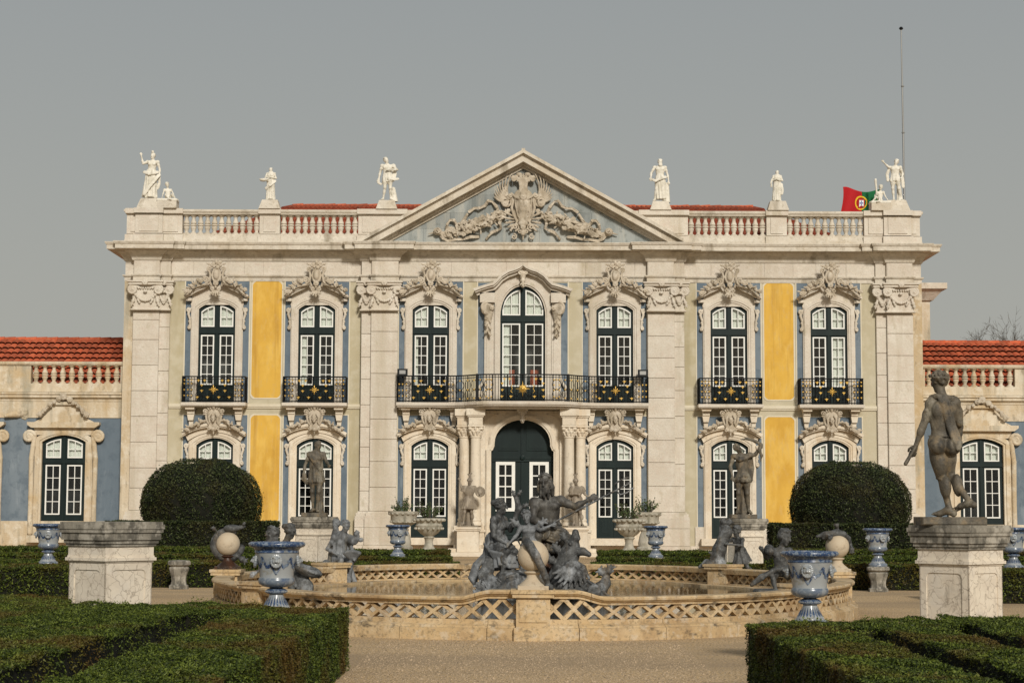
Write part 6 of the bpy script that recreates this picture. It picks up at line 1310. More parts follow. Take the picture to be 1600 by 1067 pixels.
# rock, sea horse and fish tails
S_=mk((-1.15,-1.0,-.02),(1.25,.9,1.45),.024); S_.k=.06; rs=random.Random(9)
S_.cone((0.05,.1,0),(.12,.05,.85),.5,.3,.1)
for i in range(46):
    a=rs.uniform(0,6.28); q=rs.uniform(.25,.95); z=rs.uniform(0,1.05)*(1.15-q*.75); S_.ell((math.cos(a)*q*.85+.05,math.sin(a)*q*.65,z),(rs.uniform(.08,.22),rs.uniform(.08,.2),rs.uniform(.07,.2)),.05)
S_.ell((.2,.05,1.1),(.33,.28,.25),.1); link('rock',S_.mesh('rock',.008,1),'rust',npn)
S_=mk((-1.2,-1.15,-.02),(1.4,.3,1.5),.0135); S_.k=.018
S_.chain([(.42,-.35,.45),(.52,-.48,.72),(.60,-.52,.95),(.66,-.54,1.10)],[.24,.2,.17,.13]); S_.chain([(.64,-.54,1.06),(.70,-.58,1.22),(.70,-.6,1.32)],[.12,.085,.06]); S_.chain([(.66,-.56,1.02),(.82,-.66,1.02),(.92,-.7,.97)],[.10,.07,.045]); S_.ell((.82,-.6,1.14),(.07,.10,.07),.02,mode=-1)
S_.ell((.62,-.66,1.14),.035,.006); S_.leaf((.46,.95),2.2,.22,.06,-.5); S_.leaf((.42,.8),2.6,.24,.06,-.5); S_.leaf((.55,1.15),1.9,.18,.05,-.52)
for i in range(9): a_=-.3-i*.28; S_.chain([(.64,-.66,.86),(.64+.2*math.cos(a_),-.76,.80+.16*math.sin(a_)),(.64+.34*math.cos(a_-.3),-.80,.74+.3*math.sin(a_-.3))],[.05,.05,.02],.01)
for i in range(14): q=i/13; S_.ell((.36+.22*q,-.58-.0*q,.35+.6*q),(.09,.05,.035),.008)
S_.chain([(.5,-.5,.45),(.8,-.62,.34),(1.05,-.6,.32),(1.2,-.55,.5),(1.22,-.5,.62)],[.22,.18,.15,.09,.05]); S_.leaf((1.22,.6),1.2,.2,.06,-.5); S_.leaf((1.22,.6),2.4,.18,.06,-.5)
cloth(S_,[(.75,-.7,.5),(1.0,-.85,.36),(1.2,-.8,.2)],[.12,.12,.1],folds=3)
link('sea_horse',S_.mesh('sea_horse',.004,5),'lead',npn)
S_=mk((-1.2,-1.15,-.02),(.2,.3,1.1),.0135); S_.k=.018
S_.chain([(-.3,-.5,.55),(-.55,-.7,.4),(-.85,-.75,.26),(-1.0,-.7,.34)],[.2,.18,.12,.06]); S_.leaf((-1.0,.34),2.3,.2,.06,-.7); S_.leaf((-1.0,.34),3.3,.2,.06,-.7)
for i in range(9): a=i*.7; S_.chain([(-.35,-.6,.5),(-.35+.25*math.cos(a),-.75,.45+.2*math.sin(a)),(-.35+.36*math.cos(a+.4),-.78,.42+.28*math.sin(a+.4))],[.05,.045,.02])
cloth(S_,[(-.9,-.3,.85),(-1.0,-.5,.6),(-.85,-.7,.45),(-.6,-.8,.3)],[.1,.13,.12,.1],folds=4); S_.ell((-.58,-.35,.5),(.28,.24,.22),.06); S_.chain([(-.1,-.7,.5),(-.4,-.9,.3),(-.7,-.95,.2)],[.1,.09,.04])
link('sea_monster',S_.mesh('sea_monster',.003,6),'lead',npn,(.2,.03,0))

# --- lead figures on the corner piers
t=thing('seated_nymph','pale grey lead woman holding a shell on the left rear pier of the fountain','sculpture',(-3.80,38.0,.1))
S_=mk((-.65,-.6,-.02),(.6,.5,1.55),.015)
human(S_,dict(pel=(-.05,.05,.62),chest=(.03,-.03,1.03),head=(.12,-.12,1.27),elL=(-.26,-.1,.80),haL=(-.02,-.3,.68),elR=(.24,-.16,.82),haR=(.30,-.36,.66),knL=(.05,-.36,.58),anL=(.0,-.4,.16),knR=(.24,-.34,.52),anR=(.22,-.38,.1)),1.0,(.4,-.9,0),(.7,-.7,-.3),fem=True,hair='bun',seed=21)
skirt(S_,(-.05,.03,.68),(.02,-.12,.10),.2,.30,12,.045); skirt(S_,(.03,-.03,1.02),(-.02,0,.68),.15,.19,10,.025); cloth(S_,[(-.3,-.1,.5),(-.1,-.34,.36),(.15,-.38,.2)],[.1,.12,.1],folds=4)
head(S_,(-.10,.0,1.30),(0,0,1),(-.4,-.8,0),.9,'curly',4); S_.cone((-.10,.0,1.2),(-.12,.05,.9),.06,.12); 
for i in range(9): a=-.9+i*.22; S_.chain([(.28,-.3,.6),(.28+.2*math.sin(a),-.46,.66+.10*math.cos(a))],[.06,.035])
S_.ell((.27,-.16,.98),(.11,.09,.10)); S_.chain([(.15,-.1,.98),(.27,-.16,.98),(.38,-.2,1.06)],[.07,.08,.03]); S_.leaf((.3,1.05),1.0,.14,.04,-.18); S_.leaf((.36,.98),.1,.12,.03,-.18); S_.box((-.1,.1,.25),(.25,.25,.27),rnd=.05); link('figure',S_.mesh('figure',.001,1),'lead_pale',t)
t=thing('shell_nymph','lead nymph with shell half hidden behind the left blue and white vase','sculpture',(-3.72,27.55,.2))
S_=mk((-.7,-.6,-.02),(.8,.5,1.45),.015)
human(S_,dict(pel=(.0,.1,.55),chest=(.08,.05,.94),head=(.16,-.0,1.17),elL=(-.12,-.1,.7),haL=(-.3,-.3,.56),elR=(.28,-.1,.74),haR=(.42,-.3,.62),knL=(-.1,-.3,.5),anL=(-.2,-.36,.1),knR=(.2,-.3,.5),anR=(.3,-.4,.1)),.94,(.6,-.8,0),(1,-.2,0),fem=True,hair='bun',seed=22)
head(S_,(-.12,.06,1.12),(0,0,1),(-.7,-.5,0),1.0,'curly',4); S_.chain([(-.12,.08,1.0),(-.1,.1,.7)],[.1,.13]); skirt(S_,(0,.08,.6),(.08,-.1,.05),.2,.32,12,.045)
S_.ell((.46,-.3,.60),(.22,.16,.09),.02,R=[nrm((1,0,-.35)),(0,1,0),nrm((.35,0,1))]); S_.ell((.46,-.34,.69),(.18,.13,.08),.02,R=[nrm((1,0,-.35)),(0,1,0),nrm((.35,0,1))],mode=-1)
for i in range(11): a=-1.2+i*.24; S_.chain([(.34,-.34,.62),(.44+.21*math.cos(a),-.32+.15*math.sin(a),.61-.07*math.cos(a))],[.02,.028],.008)
cloth(S_,[(.3,-.2,.55),(.42,-.3,.35),(.4,-.32,.12)],[.1,.13,.12],folds=4)
link('figure',S_.mesh('figure',.002,2),'lead',t)
t=thing('wrestling_putti','lead putto grappling a dolphin on the right rear pier of the fountain','sculpture',(4.22,37.9,.15))
S_=mk((-.85,-.6,-.02),(.6,.5,1.45),.015)
human(S_,dict(pel=(.10,-.05,.66),chest=(.05,-.08,.97),head=(.02,-.12,1.15),elL=(-.16,-.2,.94),haL=(-.30,-.28,.96),elR=(.10,-.32,.86),haR=(-.16,-.36,.88),knL=(.02,-.2,.40),anL=(.14,-.1,.14),knR=(.24,-.1,.42),anR=(.40,-.0,.16),hs=1.35,toL=(-1,-.3,0),toR=(-1,-.3,0)),.70,(-.8,-.6,0),(-.9,-.4,0),hair='curly',seed=23)
skirt(S_,(.1,-.05,.72),(.14,-.02,.5),.12,.19,9,.03)
S_.chain([(-.42,-.1,.1),(-.42,-.14,.42),(-.34,-.2,.78),(-.24,-.18,1.04),(-.28,-.16,1.24)],[.15,.15,.14,.11,.06]); S_.ell((-.2,-.2,1.12),(.13,.12,.14)); S_.leaf((-.22,1.24),2.0,.16,.05,-.16); S_.leaf((-.2,1.26),.8,.14,.05,-.16)
S_.chain([(-.4,-.2,.4),(-.6,-.25,.5),(-.75,-.2,.42)],[.12,.08,.03]); S_.chain([(-.35,-.2,.6),(-.55,-.2,.72)],[.08,.02]); cloth(S_,[(-.35,-.25,.6),(-.3,-.36,.35),(-.2,-.36,.1)],[.1,.13,.12],folds=4); link('figure',S_.mesh('figure',.003,3),'lead',t)
t=thing('drumming_putto','lead putto with a small drum beside the right blue and white vase','sculpture',(3.62,27.45,.45))
S_=mk((-.6,-.6,-.12),(.6,.5,1.1),.0135)
human(S_,dict(pel=(.04,0,.36),chest=(.04,-.02,.66),head=(.10,-.05,.86),elL=(-.18,-.16,.55),haL=(-.26,-.26,.66),elR=(.26,-.1,.52),haR=(.34,-.2,.46),knL=(-.12,-.26,.3),anL=(-.06,-.3,.04),knR=(.18,-.24,.3),anR=(.3,-.3,.04),hs=1.4,toL=(-.6,-.8,0)),.72,(-.35,-.93,0),(.75,-.6,0),hair='curly',seed=24)
S_.cone((-.16,-.30,.66),(-.16,-.24,.68),.075,.075,.01); S_.chain([(.1,-.2,.42),(-.1,-.28,.38),(-.28,-.3,.28),(-.42,-.28,.17)],[.025,.032,.045,.03]); S_.box((.05,-.05,-.0),(.4,.3,.10),rnd=.05)
link('figure',S_.mesh('figure',.002,4),'lead',t)

# ================================================================== BLUE AND WHITE VASES
def vase_parts():
    P={}
    P['body']=([(.06,.285),(.09,.29),(.14,.302),(.185,.325),(.198,.35),(.196,.375),(.188,.395),(.186,.405),(.192,.46),(.205,.55),(.225,.62),(.240,.668),(.235,.672),(.0,.672)],'ceramic')
    P['belly_band']=([(.12,.294),(.150,.302),(.190,.324),(.203,.35),(.201,.376),(.193,.394),(.186,.396)],'paleblue')
    P['neck_band']=([(.238,.672),(.248,.678),(.244,.70),(.262,.725),(.28,.735),(.24,.735)],'cobalt')
    P['rim']=([(.24,.735),(.296,.737),(.312,.75),(.316,.772),(.305,.79),(.285,.796),(.26,.796),(.25,.77),(.0,.76)],'cobalt')
    P['knop']=([(.06,.215),(.10,.22),(.122,.235),(.122,.255),(.10,.272),(.06,.288)],'cobalt')
    P['foot']=([(.0,.055),(.155,.055),(.148,.08),(.115,.115),(.088,.16),(.078,.215),(.0,.216)],'ceramic')
    P['base']=([(.0,-.03),(.19,-.03),(.195,.0),(.195,.035),(.18,.05),(.155,.058),(.0,.058)],'paleblue')
    out={}
    for k,(p,m) in P.items():
        me=MB().lathe(p,36).mesh(k); auto_smooth(me,45); me.materials.append(MT[m]); out[k]=me
    s=Sculpt((-.1,-.09,-.12),(.1,.04,.12),.007); s.k=.012
    s.ell((0,-.01,0),(.062,.045,.075)); s.cone((0,-.055,.02),(0,-.065,-.015),.012,.018); s.ell((0,-.05,-.045),(.03,.02,.014),mode=-1)
    for sx in (-1,1): s.ell((sx*.025,-.055,.022),.009,.004,mode=-1); s.ell((sx*.03,-.045,.04),(.024,.016,.012)); s.ell((sx*.03,-.04,-.015),(.022,.02,.022))
    for i in range(16): a=i*.393; s.ell((math.cos(a)*.066,-.01,math.sin(a)*.08),(.02,.022,.02),.006)
    out['mask']=s.mesh('mask'); out['mask'].materials.append(MT['ceramic'])
    rs=random.Random(4); m=MB()
    def rr(z): return np.interp(z,[.4,.46,.55,.62,.668],[.187,.192,.205,.225,.240])+.004
    for k in range(4):                                   # leaf garlands hanging between the masks
        a0=k*math.pi/2-math.pi/2
        for sgn in (-1,1):
            for i in range(26):
                t=i/25; a=a0+sgn*(.08+.70*t); z=.63-.11*math.sin(math.pi*t*.95)**1; 
                for q in range(2):
                    aa=a+rs.uniform(-.03,.03); zz=z+rs.uniform(-.018,.018); r=rr(zz); x,y=math.cos(aa)*r,math.sin(aa)*r; L_=rs.uniform(.010,.017); tx,ty=-math.sin(aa)*L_,math.cos(aa)*L_
                    m.add([(x-tx,y-ty,zz),(x*1.02,y*1.02,zz-L_*.6),(x+tx,y+ty,zz+L_*.3),(x*1.02,y*1.02,zz+L_*.8)],[(0,1,2,3)])
        for sgn in (-1,1):
            for i in range(14):
                t=i/13; a=a0+sgn*.22*math.sin(math.pi*t); z=.63-.19*t; r=rr(z); x,y=math.cos(a)*r,math.sin(a)*r; L_=.014; tx,ty=-math.sin(a)*L_,math.cos(a)*L_
                m.add([(x-tx,y-ty,z),(x*1.02,y*1.02,z-L_*.6),(x+tx,y+ty,z+L_*.3),(x*1.02,y*1.02,z+L_*.8)],[(0,1,2,3)])
    for i in range(22):                                  # painted tongues on belly and foot
        a=i*2*math.pi/22
        for (r,z,L_,w_) in ((.108,.105,.03,.012),):
            x,y=math.cos(a),math.sin(a); m.add([(x*.153,y*.153,.066),(x*.122-y*w_,y*.122+x*w_,.115),(x*.084,y*.084,.195),(x*.122+y*w_,y*.122-x*w_,.115)],[(0,1,2,3)])
    out['garland']=m.mesh('garland'); out['garland'].materials.append(MT['cobalt'])
    # white wave beads on the rim
    m=MB()
    for i in range(40):
        a=i*2*math.pi/40; x,y=math.cos(a),math.sin(a); m.lathe([(.0,-.007),(.006,0),(0,.007)],5,(x*.314,y*.314,.770+.005*(-1)**i)); m.lathe([(.0,-.009),(.008,0),(0,.009)],6,(x*.122,y*.122,.245))
    out['beading']=m.mesh('beading'); out['beading'].materials.append(MT['ceramic']); return out
VP=vase_parts()
def vase(loc,label,rz=0,grp='blue and white vases'):
    t=thing('garden_vase',label,'vase',loc,rz,grp); body=None
    for k in ('body','belly_band','neck_band','rim','knop','foot','base','garland','beading'):
        o=link(k,VP[k],None,t)
        if k in ('garland','beading'): o['kind']='stuff'
    for q in range(4):
        a=q*math.pi/2; o=link('mask',VP['mask'],None,t,(math.sin(a)*.225,-math.cos(a)*.225,.585)); o.rotation_euler=(rad(-8),0,a); o.scale=(.82,)*3
    return t
def small_ped(loc,label,h=.56,w_=.25):
    t=thing('vase_pedestal',label,'pedestal',loc,0,'small vase pedestals'); k=h/.56
    m=MB(); sec=[(.20,0),(.20,.07),(.165,.09),(.15,.15),(.155,.24),(.19,.34),(.205,.40),(.195,.42),(.17,.43)]
    pts=[]; n=len(sec)
    for i in range(8):
        a=math.pi/8+i*math.pi/4
        for r,z in sec: pts.append((r*1.06*math.cos(a),r*1.06*math.sin(a),z*k))
    m.add(pts,[(i*n+j,((i+1)%8)*n+j,((i+1)%8)*n+j+1,i*n+j+1) for i in range(8) for j in range(n-1)]+[tuple(i*n for i in range(7,-1,-1)),tuple(i*n+n-1 for i in range(8))]); m.build('shaft','pedcap',t)
    MB().lathe([(.0,.431*k),(.18,.431*k),(.23,.455*k),(.245,.47*k),(.245,.52*k),(.22,.545*k),(.0,.56*k)],8).build('cap','pedcap',t); return t
VS_=[((-2.90,20.9),'large blue and white vase with lion mask in front of the basin, on the left',.1,.52),((2.98,20.4),'large blue and white vase with lion mask in front of the basin, on the right',-.25,.45),
     ((7.5,39.9),'blue and white vase on a small pedestal behind the right ball finial',.3,.55),((-9.5,37.0),'blue and white vase behind the empty marble pedestal',.2,.60),((9.62,37.0),'blue and white vase behind the pedestal of the nude statue',-.2,.60),
     ((-3.27,48.0),'blue and white vase on the rear hedge left of the portal',.3,.53),((3.36,48.0),'blue and white vase on the rear hedge right of the portal',.5,.53)]
for i,((x,y),lb,rz,h) in enumerate(VS_):
    small_ped((x,y,0),'small waisted stone pedestal under the vase '+(lb.split(' mask ')[1] if ' mask ' in lb else lb.split(' vase ')[1]).replace('on a small pedestal ',''),h); vase((x,y,h),lb,rz)
small_ped((-7.42,39.9,0),'small waisted stone pedestal standing empty beside the left lobe of the fountain',.62)

# ================================================================== STONE URNS WITH PLANTS
def urn(x,y,lb,kind,sc=1.):
    t=thing('stone_urn',lb,'urn',(x,y,0),0,'stone urns with plants by the steps')
    if kind==0: prof=[(.36,0),(.36,.30),(.24,.32),(.26,.38),(.17,.46),(.13,.62),(.15,.74),(.2,.78),(.15,.82),(.30,.92),(.42,1.06),(.46,1.18),(.42,1.24),(.45,1.34),(.52,1.38),(.52,1.42),(.44,1.42),(.40,1.36),(0,1.36)]
    else: prof=[(.34,0),(.34,.42),(.26,.46),(.28,.56),(.24,.8),(.17,.98),(.2,1.04),(.16,1.08),(.28,1.18),(.46,1.28),(.47,1.52),(.53,1.58),(.56,1.64),(.56,1.68),(.46,1.68),(.42,1.6),(0,1.6)]
    MB().lathe(prof,28).build('bowl','greystone',t,smooth=45)
    zt=prof[-1][1]; s=Sculpt((-.62,-.62,zt-.45),(.62,.62,zt+.15),.025); s.k=.02
    for i in range(16): a=i*.3927; r=.5; s.ell((math.cos(a)*r*.98,math.sin(a)*r*.98,zt-.06+.06),(.075,.075,.06)); s.rosette((math.cos(a)*.46,zt-.28),.05,math.sin(a)*.46)
    link('swag',s.mesh('swag'),'greystone',t)['kind']='stuff'
    rs=random.Random(int(x*10)); st=MB(); V=[];Q=[];rn=[]
    for i in range(26):
        a=rs.uniform(0,6.28); L_=rs.uniform(.2,.62); tip=np.array((math.cos(a)*rs.uniform(.1,.5),math.sin(a)*rs.uniform(.1,.5),zt+L_)); b0=np.array((math.cos(a)*.15,math.sin(a)*.15,zt)); st.tube([b0,lerp(b0,tip,.6)+np.array((0,0,.05)),tip],[.012,.009,.004],4)
        for q in range(16):
            p=lerp(b0,tip,rs.uniform(.35,1.02))+np.array([rs.gauss(0,.03) for _ in range(3)]); u=nrm([rs.gauss(0,1) for _ in range(3)]); v=nrm(np.cross(u,[rs.gauss(0,1) for _ in range(3)])); l=rs.uniform(.03,.05); n0=len(V); V+=[p-u*l,p+v*l*.5,p+u*l,p-v*l*.5]; Q.append((n0,n0+1,n0+2,n0+3)); rn+=[rs.random()]*4
    st.build('stem','trunk',t); me=npmesh('foliage',np.array(V),Q); at=me.attributes.new('rnd','FLOAT','POINT'); at.data.foreach_set('value',np.array(rn,np.float32)); link('foliage',me,'leaf_urn',t); t.scale=(sc,)*3
urn(-3.2,63.6,'round bellied stone urn with a plant, nearer of the pair left of the steps',0,1.02); urn(-4.25,66.6,'tall stone urn with a plant on a fluted foot, rearmost left of the steps',1,1.0)
urn(3.62,63.6,'round bellied stone urn with a plant, nearer of the pair right of the steps',0,1.02); urn(4.4,66.6,'tall stone urn with a plant on a fluted foot, rearmost right of the steps',1,1.0)

# ================================================================== HEDGES
def leaves(pts,nor,size,rs,flat=.9,young=0):
    n=len(pts); u=rs.normal(size=(n,3)); d=np.where(np.abs(nor[:,2:])<.3,nor*.35+np.array((0,0,.75)),nor*flat)+rs.normal(size=(n,3))*.7; d/=np.linalg.norm(d,axis=1)[:,None]
    u-=d*np.sum(u*d,1)[:,None]; u/=np.linalg.norm(u,axis=1)[:,None]; v=np.cross(d,u); l=(size*rs.uniform(.65,1.25,n))[:,None]
    V=np.stack([pts-u*l*.8-v*l*.52,pts-u*l*.8+v*l*.52,pts+u*l*1.25+d*l*.15],1).reshape(-1,3); Q=np.arange(3*n).reshape(n,3)
    me=npmesh('foliage',V,Q); at=me.attributes.new('rnd','FLOAT','POINT'); val=rs.random(n).astype(np.float32); val[n-young:]=rs.uniform(.8,1,young); at.data.foreach_set('value',np.repeat(val,3)); return me
def lump(p,rs_seed,amp):
    a=np.sin(p[:,0]*5.1+rs_seed)*np.sin(p[:,1]*4.3+rs_seed*2)+.6*np.sin(p[:,0]*11+p[:,2]*9+rs_seed)*np.sin(p[:,1]*12+rs_seed)+.4*np.sin(p[:,0]*23+p[:,1]*19+p[:,2]*27); return a*amp
HN=[0]
def hedge(label,rects,h,dens,size,m='leaf',amp=.012,grp='clipped box hedges',z0=0.):
    """rects: list of (x0,x1,y0,y1[,h]); leaves on the tops and outer sides"""
    HN[0]+=1; rs=np.random.RandomState(HN[0]+40); x0,y0=rects[0][0],rects[0][2]
    t=thing('box_hedge',label,'hedge',((rects[0][0]+rects[0][1])/2,(rects[0][2]+rects[0][3])/2,0),0,grp); ox,oy=t.location.x,t.location.y
    core=MB(); P=[];N=[]; ins=lambda x,y,skip: np.any([(x>r[0]+.001)&(x<r[1]-.001)&(y>r[2]+.001)&(y<r[3]-.001) for i,r in enumerate(rects) if i!=skip],axis=0) if len(rects)>1 else np.zeros(len(x),bool)
    for i,r in enumerate(rects):
        a,b_,c_,d_=r[:4]; hh=r[4] if len(r)>4 else h; s=size*2.4; core.box(a-ox+s,b_-ox-s,c_-oy+s,d_-oy-s,z0,hh-s-.003*i)
        def emit(n,gen,nor):
            n=int(n); 
            if n<1: return
            x,y,z=gen(n); k=~ins(x,y,i); p=np.stack([x,y,z],1)[k]; nn=np.repeat(np.array(nor,float)[None],len(p),0); p=p+nn*(lump(p,HN[0],amp)-np.abs(rs.normal(size=len(p)))*size*(.7 if nor[2] else 1.6))[:,None]; P.append(p); N.append(nn)
        U=lambda lo,hi,n: rs.uniform(lo,hi,n)
        emit(dens*(b_-a)*(d_-c_),lambda n:(U(a,b_,n),U(c_,d_,n),np.full(n,hh)),(0,0,1))
        zz=lambda n: z0+(hh-z0)*rs.uniform(0,1,n)**.85; sp_=r[5] if len(r)>5 else {}
        emit(dens*.62*(b_-a)*(hh-z0),lambda n:(U(a,b_,n),np.full(n,c_),zz(n)),(0,-1,0))
        emit(dens*(d_-c_)*(hh-z0)*.6*sp_.get('W',1),lambda n:(np.full(n,a),U(c_,d_,n),zz(n)),(-1,0,0)); emit(dens*(d_-c_)*(hh-z0)*.6*sp_.get('E',1),lambda n:(np.full(n,b_),U(c_,d_,n),zz(n)),(1,0,0))
        emit(dens*.35*(b_-a)*(hh-z0),lambda n:(U(a,b_,n),np.full(n,d_),zz(n)),(0,1,0))
    P=np.concatenate(P);N=np.concatenate(N); k=(P[:,0]>-.2783*P[:,1]-1.5)&(P[:,0]<.2735*P[:,1]+1.1)&(P[:,1]>9.9); P=P[k];N=N[k]      # leaf out only the stretch of hedge near the picture
    k=rs.random(len(P))<.012; P[k]+=N[k]*rs.uniform(.01,.05,(k.sum(),1))*min(1,size/.02)      # stray shoots
    tops=np.where(N[:,2]>.5)[0]                                  # sprigs of young growth on top
    if len(tops) and size<.02:
        c=P[rs.choice(tops,max(6,len(tops)//900))]; q=np.repeat(c,26,0)+rs.normal(size=(len(c)*26,3))*np.array((.035,.035,.012))+np.array((0,0,.018)); P=np.concatenate([P,q]); N=np.concatenate([N,np.repeat(np.array([[0,0,1.]]),len(q),0)]); young=len(q)
    else: young=0
    P[:,0]-=ox;P[:,1]-=oy
    core.build('inner_twigs','core',t); link('foliage',leaves(P,N,np.full(len(P),size),rs,young=young),m,t); return t
NEAR=12000; SZ=.0118
hedge('near left box hedge beside the gravel path with a dark slot along it',[(-2.95,-1.98,9.4,19.7),(-5.2,-2.96,18.5,20.3),(-6.6,-3.46,10.2,18.51,.66,{'E':.22}),(-7.8,-5.19,18.45,22.0)],.65,NEAR,SZ,grp='front box hedges',amp=.02)
hedge('near right box hedge strip bordering the gravel path',[(1.88,2.66,9.2,17.2),(2.65,3.3,16.6,17.4)],.65,NEAR,SZ,grp='front box hedges',amp=.02)
hedge('narrow box hedge strip in the right foreground between two slots',[(2.98,3.55,9.6,17.8,.65,{'W':.25}),(3.5,4.4,17.0,18.0)],.65,NEAR,SZ,grp='front box hedges',amp=.02)
hedge('box hedge at the right edge of the foreground below the nude statue',[(3.86,6.8,11.2,18.2,.66,{'W':.25})],.66,NEAR,SZ,grp='front box hedges',amp=.02)
MID=2600; MS=.0265
for sx in (-1,1):
    sd='left' if sx<0 else 'right'; f=lambda a,e,*r:(*sorted((sx*a,sx*e)),*r)
    hedge('thick box hedge at the '+sd+' edge of the picture behind the front pedestal',[f(7.9,15,34.8,36.8)],.60,MID,MS,grp='parterre hedges',amp=.02)
    hedge('box hedge bordering the gravel beside the '+sd+' lobe of the fountain',[f(6.25,15,40.6,42.4)],.55,MID,MS,grp='parterre hedges',amp=.02)
    hedge('second row box hedge behind the '+sd+' lobe of the fountain',[f(6.6,16,45.8,47.6)],.58,MID*.7,MS*1.2,grp='parterre hedges',amp=.03)
    hedge('third row box hedge before the tall hedge on the '+sd+' side',[f(6.4,17,52.5,55.0)],.60,MID*.6,MS*1.3,grp='parterre hedges',amp=.03)
    hedge('box hedge just behind the basin, '+sd+' of the portal steps',[f(1.58,5.6,43.6,45.2)],.46,MID,MS,grp='parterre hedges',amp=.02)
    hedge('second box hedge behind the basin around the vase, '+sd+' of the steps',[f(1.9,6.0,47.2,49.2)],.50,MID*.8,MS*1.1,grp='parterre hedges',amp=.02)
    hedge('rear box hedge before the palace wall, '+sd+' of the steps',[f(2.2,6.2,53.0,56.0)],.52,MID*.6,MS*1.3,grp='parterre hedges',amp=.03)
    hedge('tall dark clipped hedge under the '+sd+' topiary dome',[f(7.95,13.3,59.2,61.0)],1.32,MID*.6,MS*1.35,m='leaf_dark',amp=.03,grp='tall hedges')
    # topiary dome
    cx=-10.82 if sx<0 else 10.98; rs=np.random.RandomState(60+sx); t=thing('topiary_dome','big rounded dark green topiary bush on the '+sd+' before the palace','topiary',(cx,62.6,0),0,'topiary domes')
    rx,ry,rz=2.0,1.9,1.52; zc=1.88; n=44000; a=rs.uniform(0,6.283,n); u=rs.uniform(-.85,1,n); q=np.sqrt(1-u*u); 
    e=.95; d=np.stack([np.sign(np.cos(a))*np.abs(np.cos(a))**e*q**.82,np.sign(np.sin(a))*np.abs(np.sin(a))**e*q**.82,u],1); p=d*np.array((rx,ry,rz))+np.array((0,0,zc)); nn=d/np.linalg.norm(d,axis=1)[:,None]; p+=nn*(lump(p,sx+3,.055)-np.abs(rs.normal(size=n))*.035)[:,None]; kk=rs.random(n)<.015; p[kk]+=nn[kk]*rs.uniform(.03,.12,(kk.sum(),1)); p[:,2]=np.maximum(p[:,2],.05)
    link('foliage',leaves(p,nn,np.full(n,.031),rs),'leaf_dark',t)
    co=MB(); co.lathe([(0,.5),(1.2,.62),(1.7,1.0),(1.88,1.6),(1.88,2.0),(1.72,2.5),(1.35,2.95),(.75,3.2),(0,3.28)],20); co.build('inner_twigs','core',t); MB().tube([(0,0,-.05),(0,0,.8)],[.16,.12],8).build('trunk','trunk',t)

# ================================================================== FLAG, BARE TREES
fp_=thing('flagpole','tall thin grey flagpole rising behind the right corner statue','flagpole',(15.3,W+1.2,12.2))
m=MB(); m.tube([(0,0,0),(0,0,4.0),(-.02,0,8.95)],[.05,.04,.025],8); m.build('pole','steel',fp_,smooth=60); m=MB()
for z in (1.9,4.7,6.6): m.lathe([(.06,0),(.065,.03),(.06,.06)],8,(0,0,z))
m.build('cleat','steel',fp_); MB().lathe([(0,8.93),(.05,8.95),(.09,9.0),(.05,9.06),(0,9.08)],10,(-.02,0,0)).build('finial','iron',fp_)
fl=thing('flag','red and green flag with yellow sphere and shield, bunched beside the pole','flag',(13.98,W+.75,13.62)); fl.scale=(.82,.9,.9)
def flagpt(u,v):     # u 0..1 from hoist (right) to fly (left), v 0..1 up
    x=-1.95*u+.12*math.sin(v*2.2)*u; y=.14*math.sin(u*9+v*1.5)*(.4+u*.6); z=v*.98-.10*u*math.sin(u*5)-.18*u*u*(1-v)+.06*math.sin(u*7+v*2); return (x+.35,y,z)
def patch(name,m,u0,u1,v0,v1,nu,nv,off=0.,mask=None,par=None):
    V=[];Q=[];idx={}
    for i in range(nu+1):
        for j in range(nv+1):
            u,v=u0+(u1-u0)*i/nu,v0+(v1-v0)*j/nv; p=flagpt(u,v); idx[i,j]=len(V); V.append((p[0],p[1]-off,p[2]))
    for i in range(nu):
        for j in range(nv):
            if mask is None or mask(u0+(u1-u0)*(i+.5)/nu,v0+(v1-v0)*(j+.5)/nv): Q.append((idx[i,j],idx[i+1,j],idx[i+1,j+1],idx[i,j+1]))
    me=npmesh(name,np.array(V),Q); me.polygons.foreach_set('use_smooth',[True]*len(me.polygons)); o=link(name,me,m,par); sd=o.modifiers.new('thickness','SOLIDIFY'); sd.thickness=.006; return o
patch('green_field','fgreen',0,.5,0,1,24,24,par=fl); patch('red_field','red',.5,1,0,1,24,24,par=fl)
R2=lambda u,v:((u-.52)*2.0)**2+((v-.5)*1.0)**2
patch('sphere_band','fyellow',.3,.75,.1,.9,60,60,.010,lambda u,v:.25**2<R2(u,v)<.31**2 or (R2(u,v)<.26**2 and (abs((u-.52)*2-(v-.5))<.035 or abs((u-.52)*2+(v-.5))<.035)),fl)
sh=lambda u,v,s: abs(u-.52)*2<.17*s and -.17*s<(v-.5)-( -.06*s if abs(u-.52)*2>.1*s else 0) and (v-.5)<.19*s
patch('shield_border','red',.38,.66,.25,.75,50,50,.016,lambda u,v: sh(u,v,1),fl); patch('shield','fwhite',.38,.66,.25,.75,50,50,.022,lambda u,v: sh(u,v,.68),fl)
patch('shield_crosses','fblue',.38,.66,.25,.75,60,60,.028,lambda u,v: any(abs((u-.52)*2-a)<.022 and abs(v-.5-b_)<.03 for a,b_ in ((0,0),(-.06,0),(.06,0),(0,.075),(0,-.075))),fl)
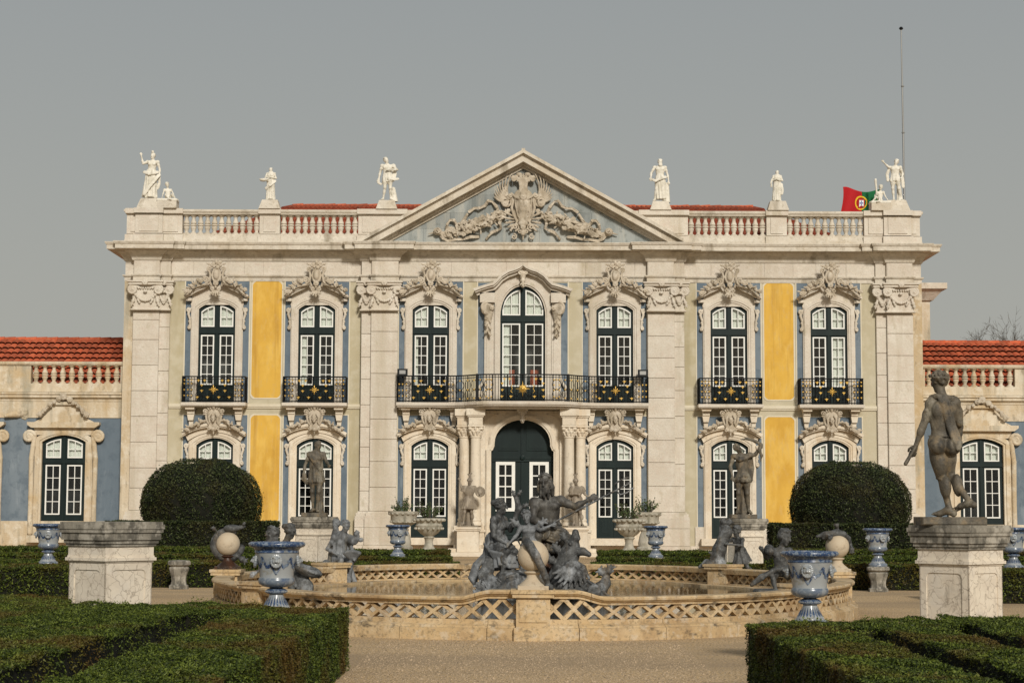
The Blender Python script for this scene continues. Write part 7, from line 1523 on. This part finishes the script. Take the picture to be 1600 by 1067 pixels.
def bare_tree(x,y,h,spread,lb,seed):
    rs=random.Random(seed); t=thing('bare_tree',lb,'tree',(x,y,0),0,'bare winter trees behind the right wing'); tk=MB(); tw=MB(); tk.tube([(0,0,0),(0,0,h*.6)],[.22,.15],8)
    def grow(p,d,L_,r,dep,mb):
        q=p+d*L_; mid=p+d*L_*.5+Vector((rs.gauss(0,.05),rs.gauss(0,.05),0))*L_; mb.tube([p,mid,q],[r,r*.8,r*.55],5 if dep<2 else 3)
        if dep<6:
            for _ in range(3 if dep<5 else 3):
                nd=(d+Vector((rs.gauss(0,.5),rs.gauss(0,.5),rs.gauss(.12,.3)))*spread).normalized(); grow(q if rs.random()<.6 else mid,nd,L_*rs.uniform(.55,.85),max(r*.55,.007),dep+1,tw)
    for k in range(5): grow(Vector((0,0,h*(.45+.04*k))),Vector((rs.gauss(0,.5),rs.gauss(0,.4),1)).normalized(),h*.13,.06,1,tk)
    tk.build('trunk','trunk',t); tw.build('crown','trunk',t)
bare_tree(25.6,100,13.3,.8,'spreading bare winter tree topping the right wing roof',3); bare_tree(21.9,104,12.0,.8,'small bare treetop just right of the palace corner',5); bare_tree(23.2,102,11.5,.8,'middle low bare treetop peeping over the right wing roof',8)

# loose stones on the path
rs=np.random.RandomState(77); n=36000; p=np.stack([rs.uniform(-1.95,1.85,n),rs.uniform(10.2,24.3,n),np.zeros(n)],1); r=rs.uniform(.004,.011,n)*(1+(rs.random(n)<.04)*.9); a=rs.uniform(0,6.28,n); V=[]
for k in range(3): V.append(p+np.stack([np.cos(a+k*2.094)*r,np.sin(a+k*2.094)*r,np.full(n,-.001)],1))
V.append(p+np.stack([rs.normal(size=n)*r*.3,rs.normal(size=n)*r*.3,r*rs.uniform(.6,1.1,n)],1)); V=np.stack(V,1).reshape(-1,3); i=np.arange(n)[:,None]*4
Q=np.concatenate([i+np.array([0,1,3]),i+np.array([1,2,3]),i+np.array([2,0,3])]); me=npmesh('loose_gravel',V,Q); at=me.attributes.new('rnd','FLOAT','POINT'); at.data.foreach_set('value',np.repeat(rs.random(n).astype(np.float32),4))
lg=link('loose_gravel',me,mat('loose_stone',(.46,.34,.22),[],.9,rand=.4,attr='rnd')); lg['kind']='stuff'; tag(lg,'loose tan gravel stones scattered over the central path','gravel')
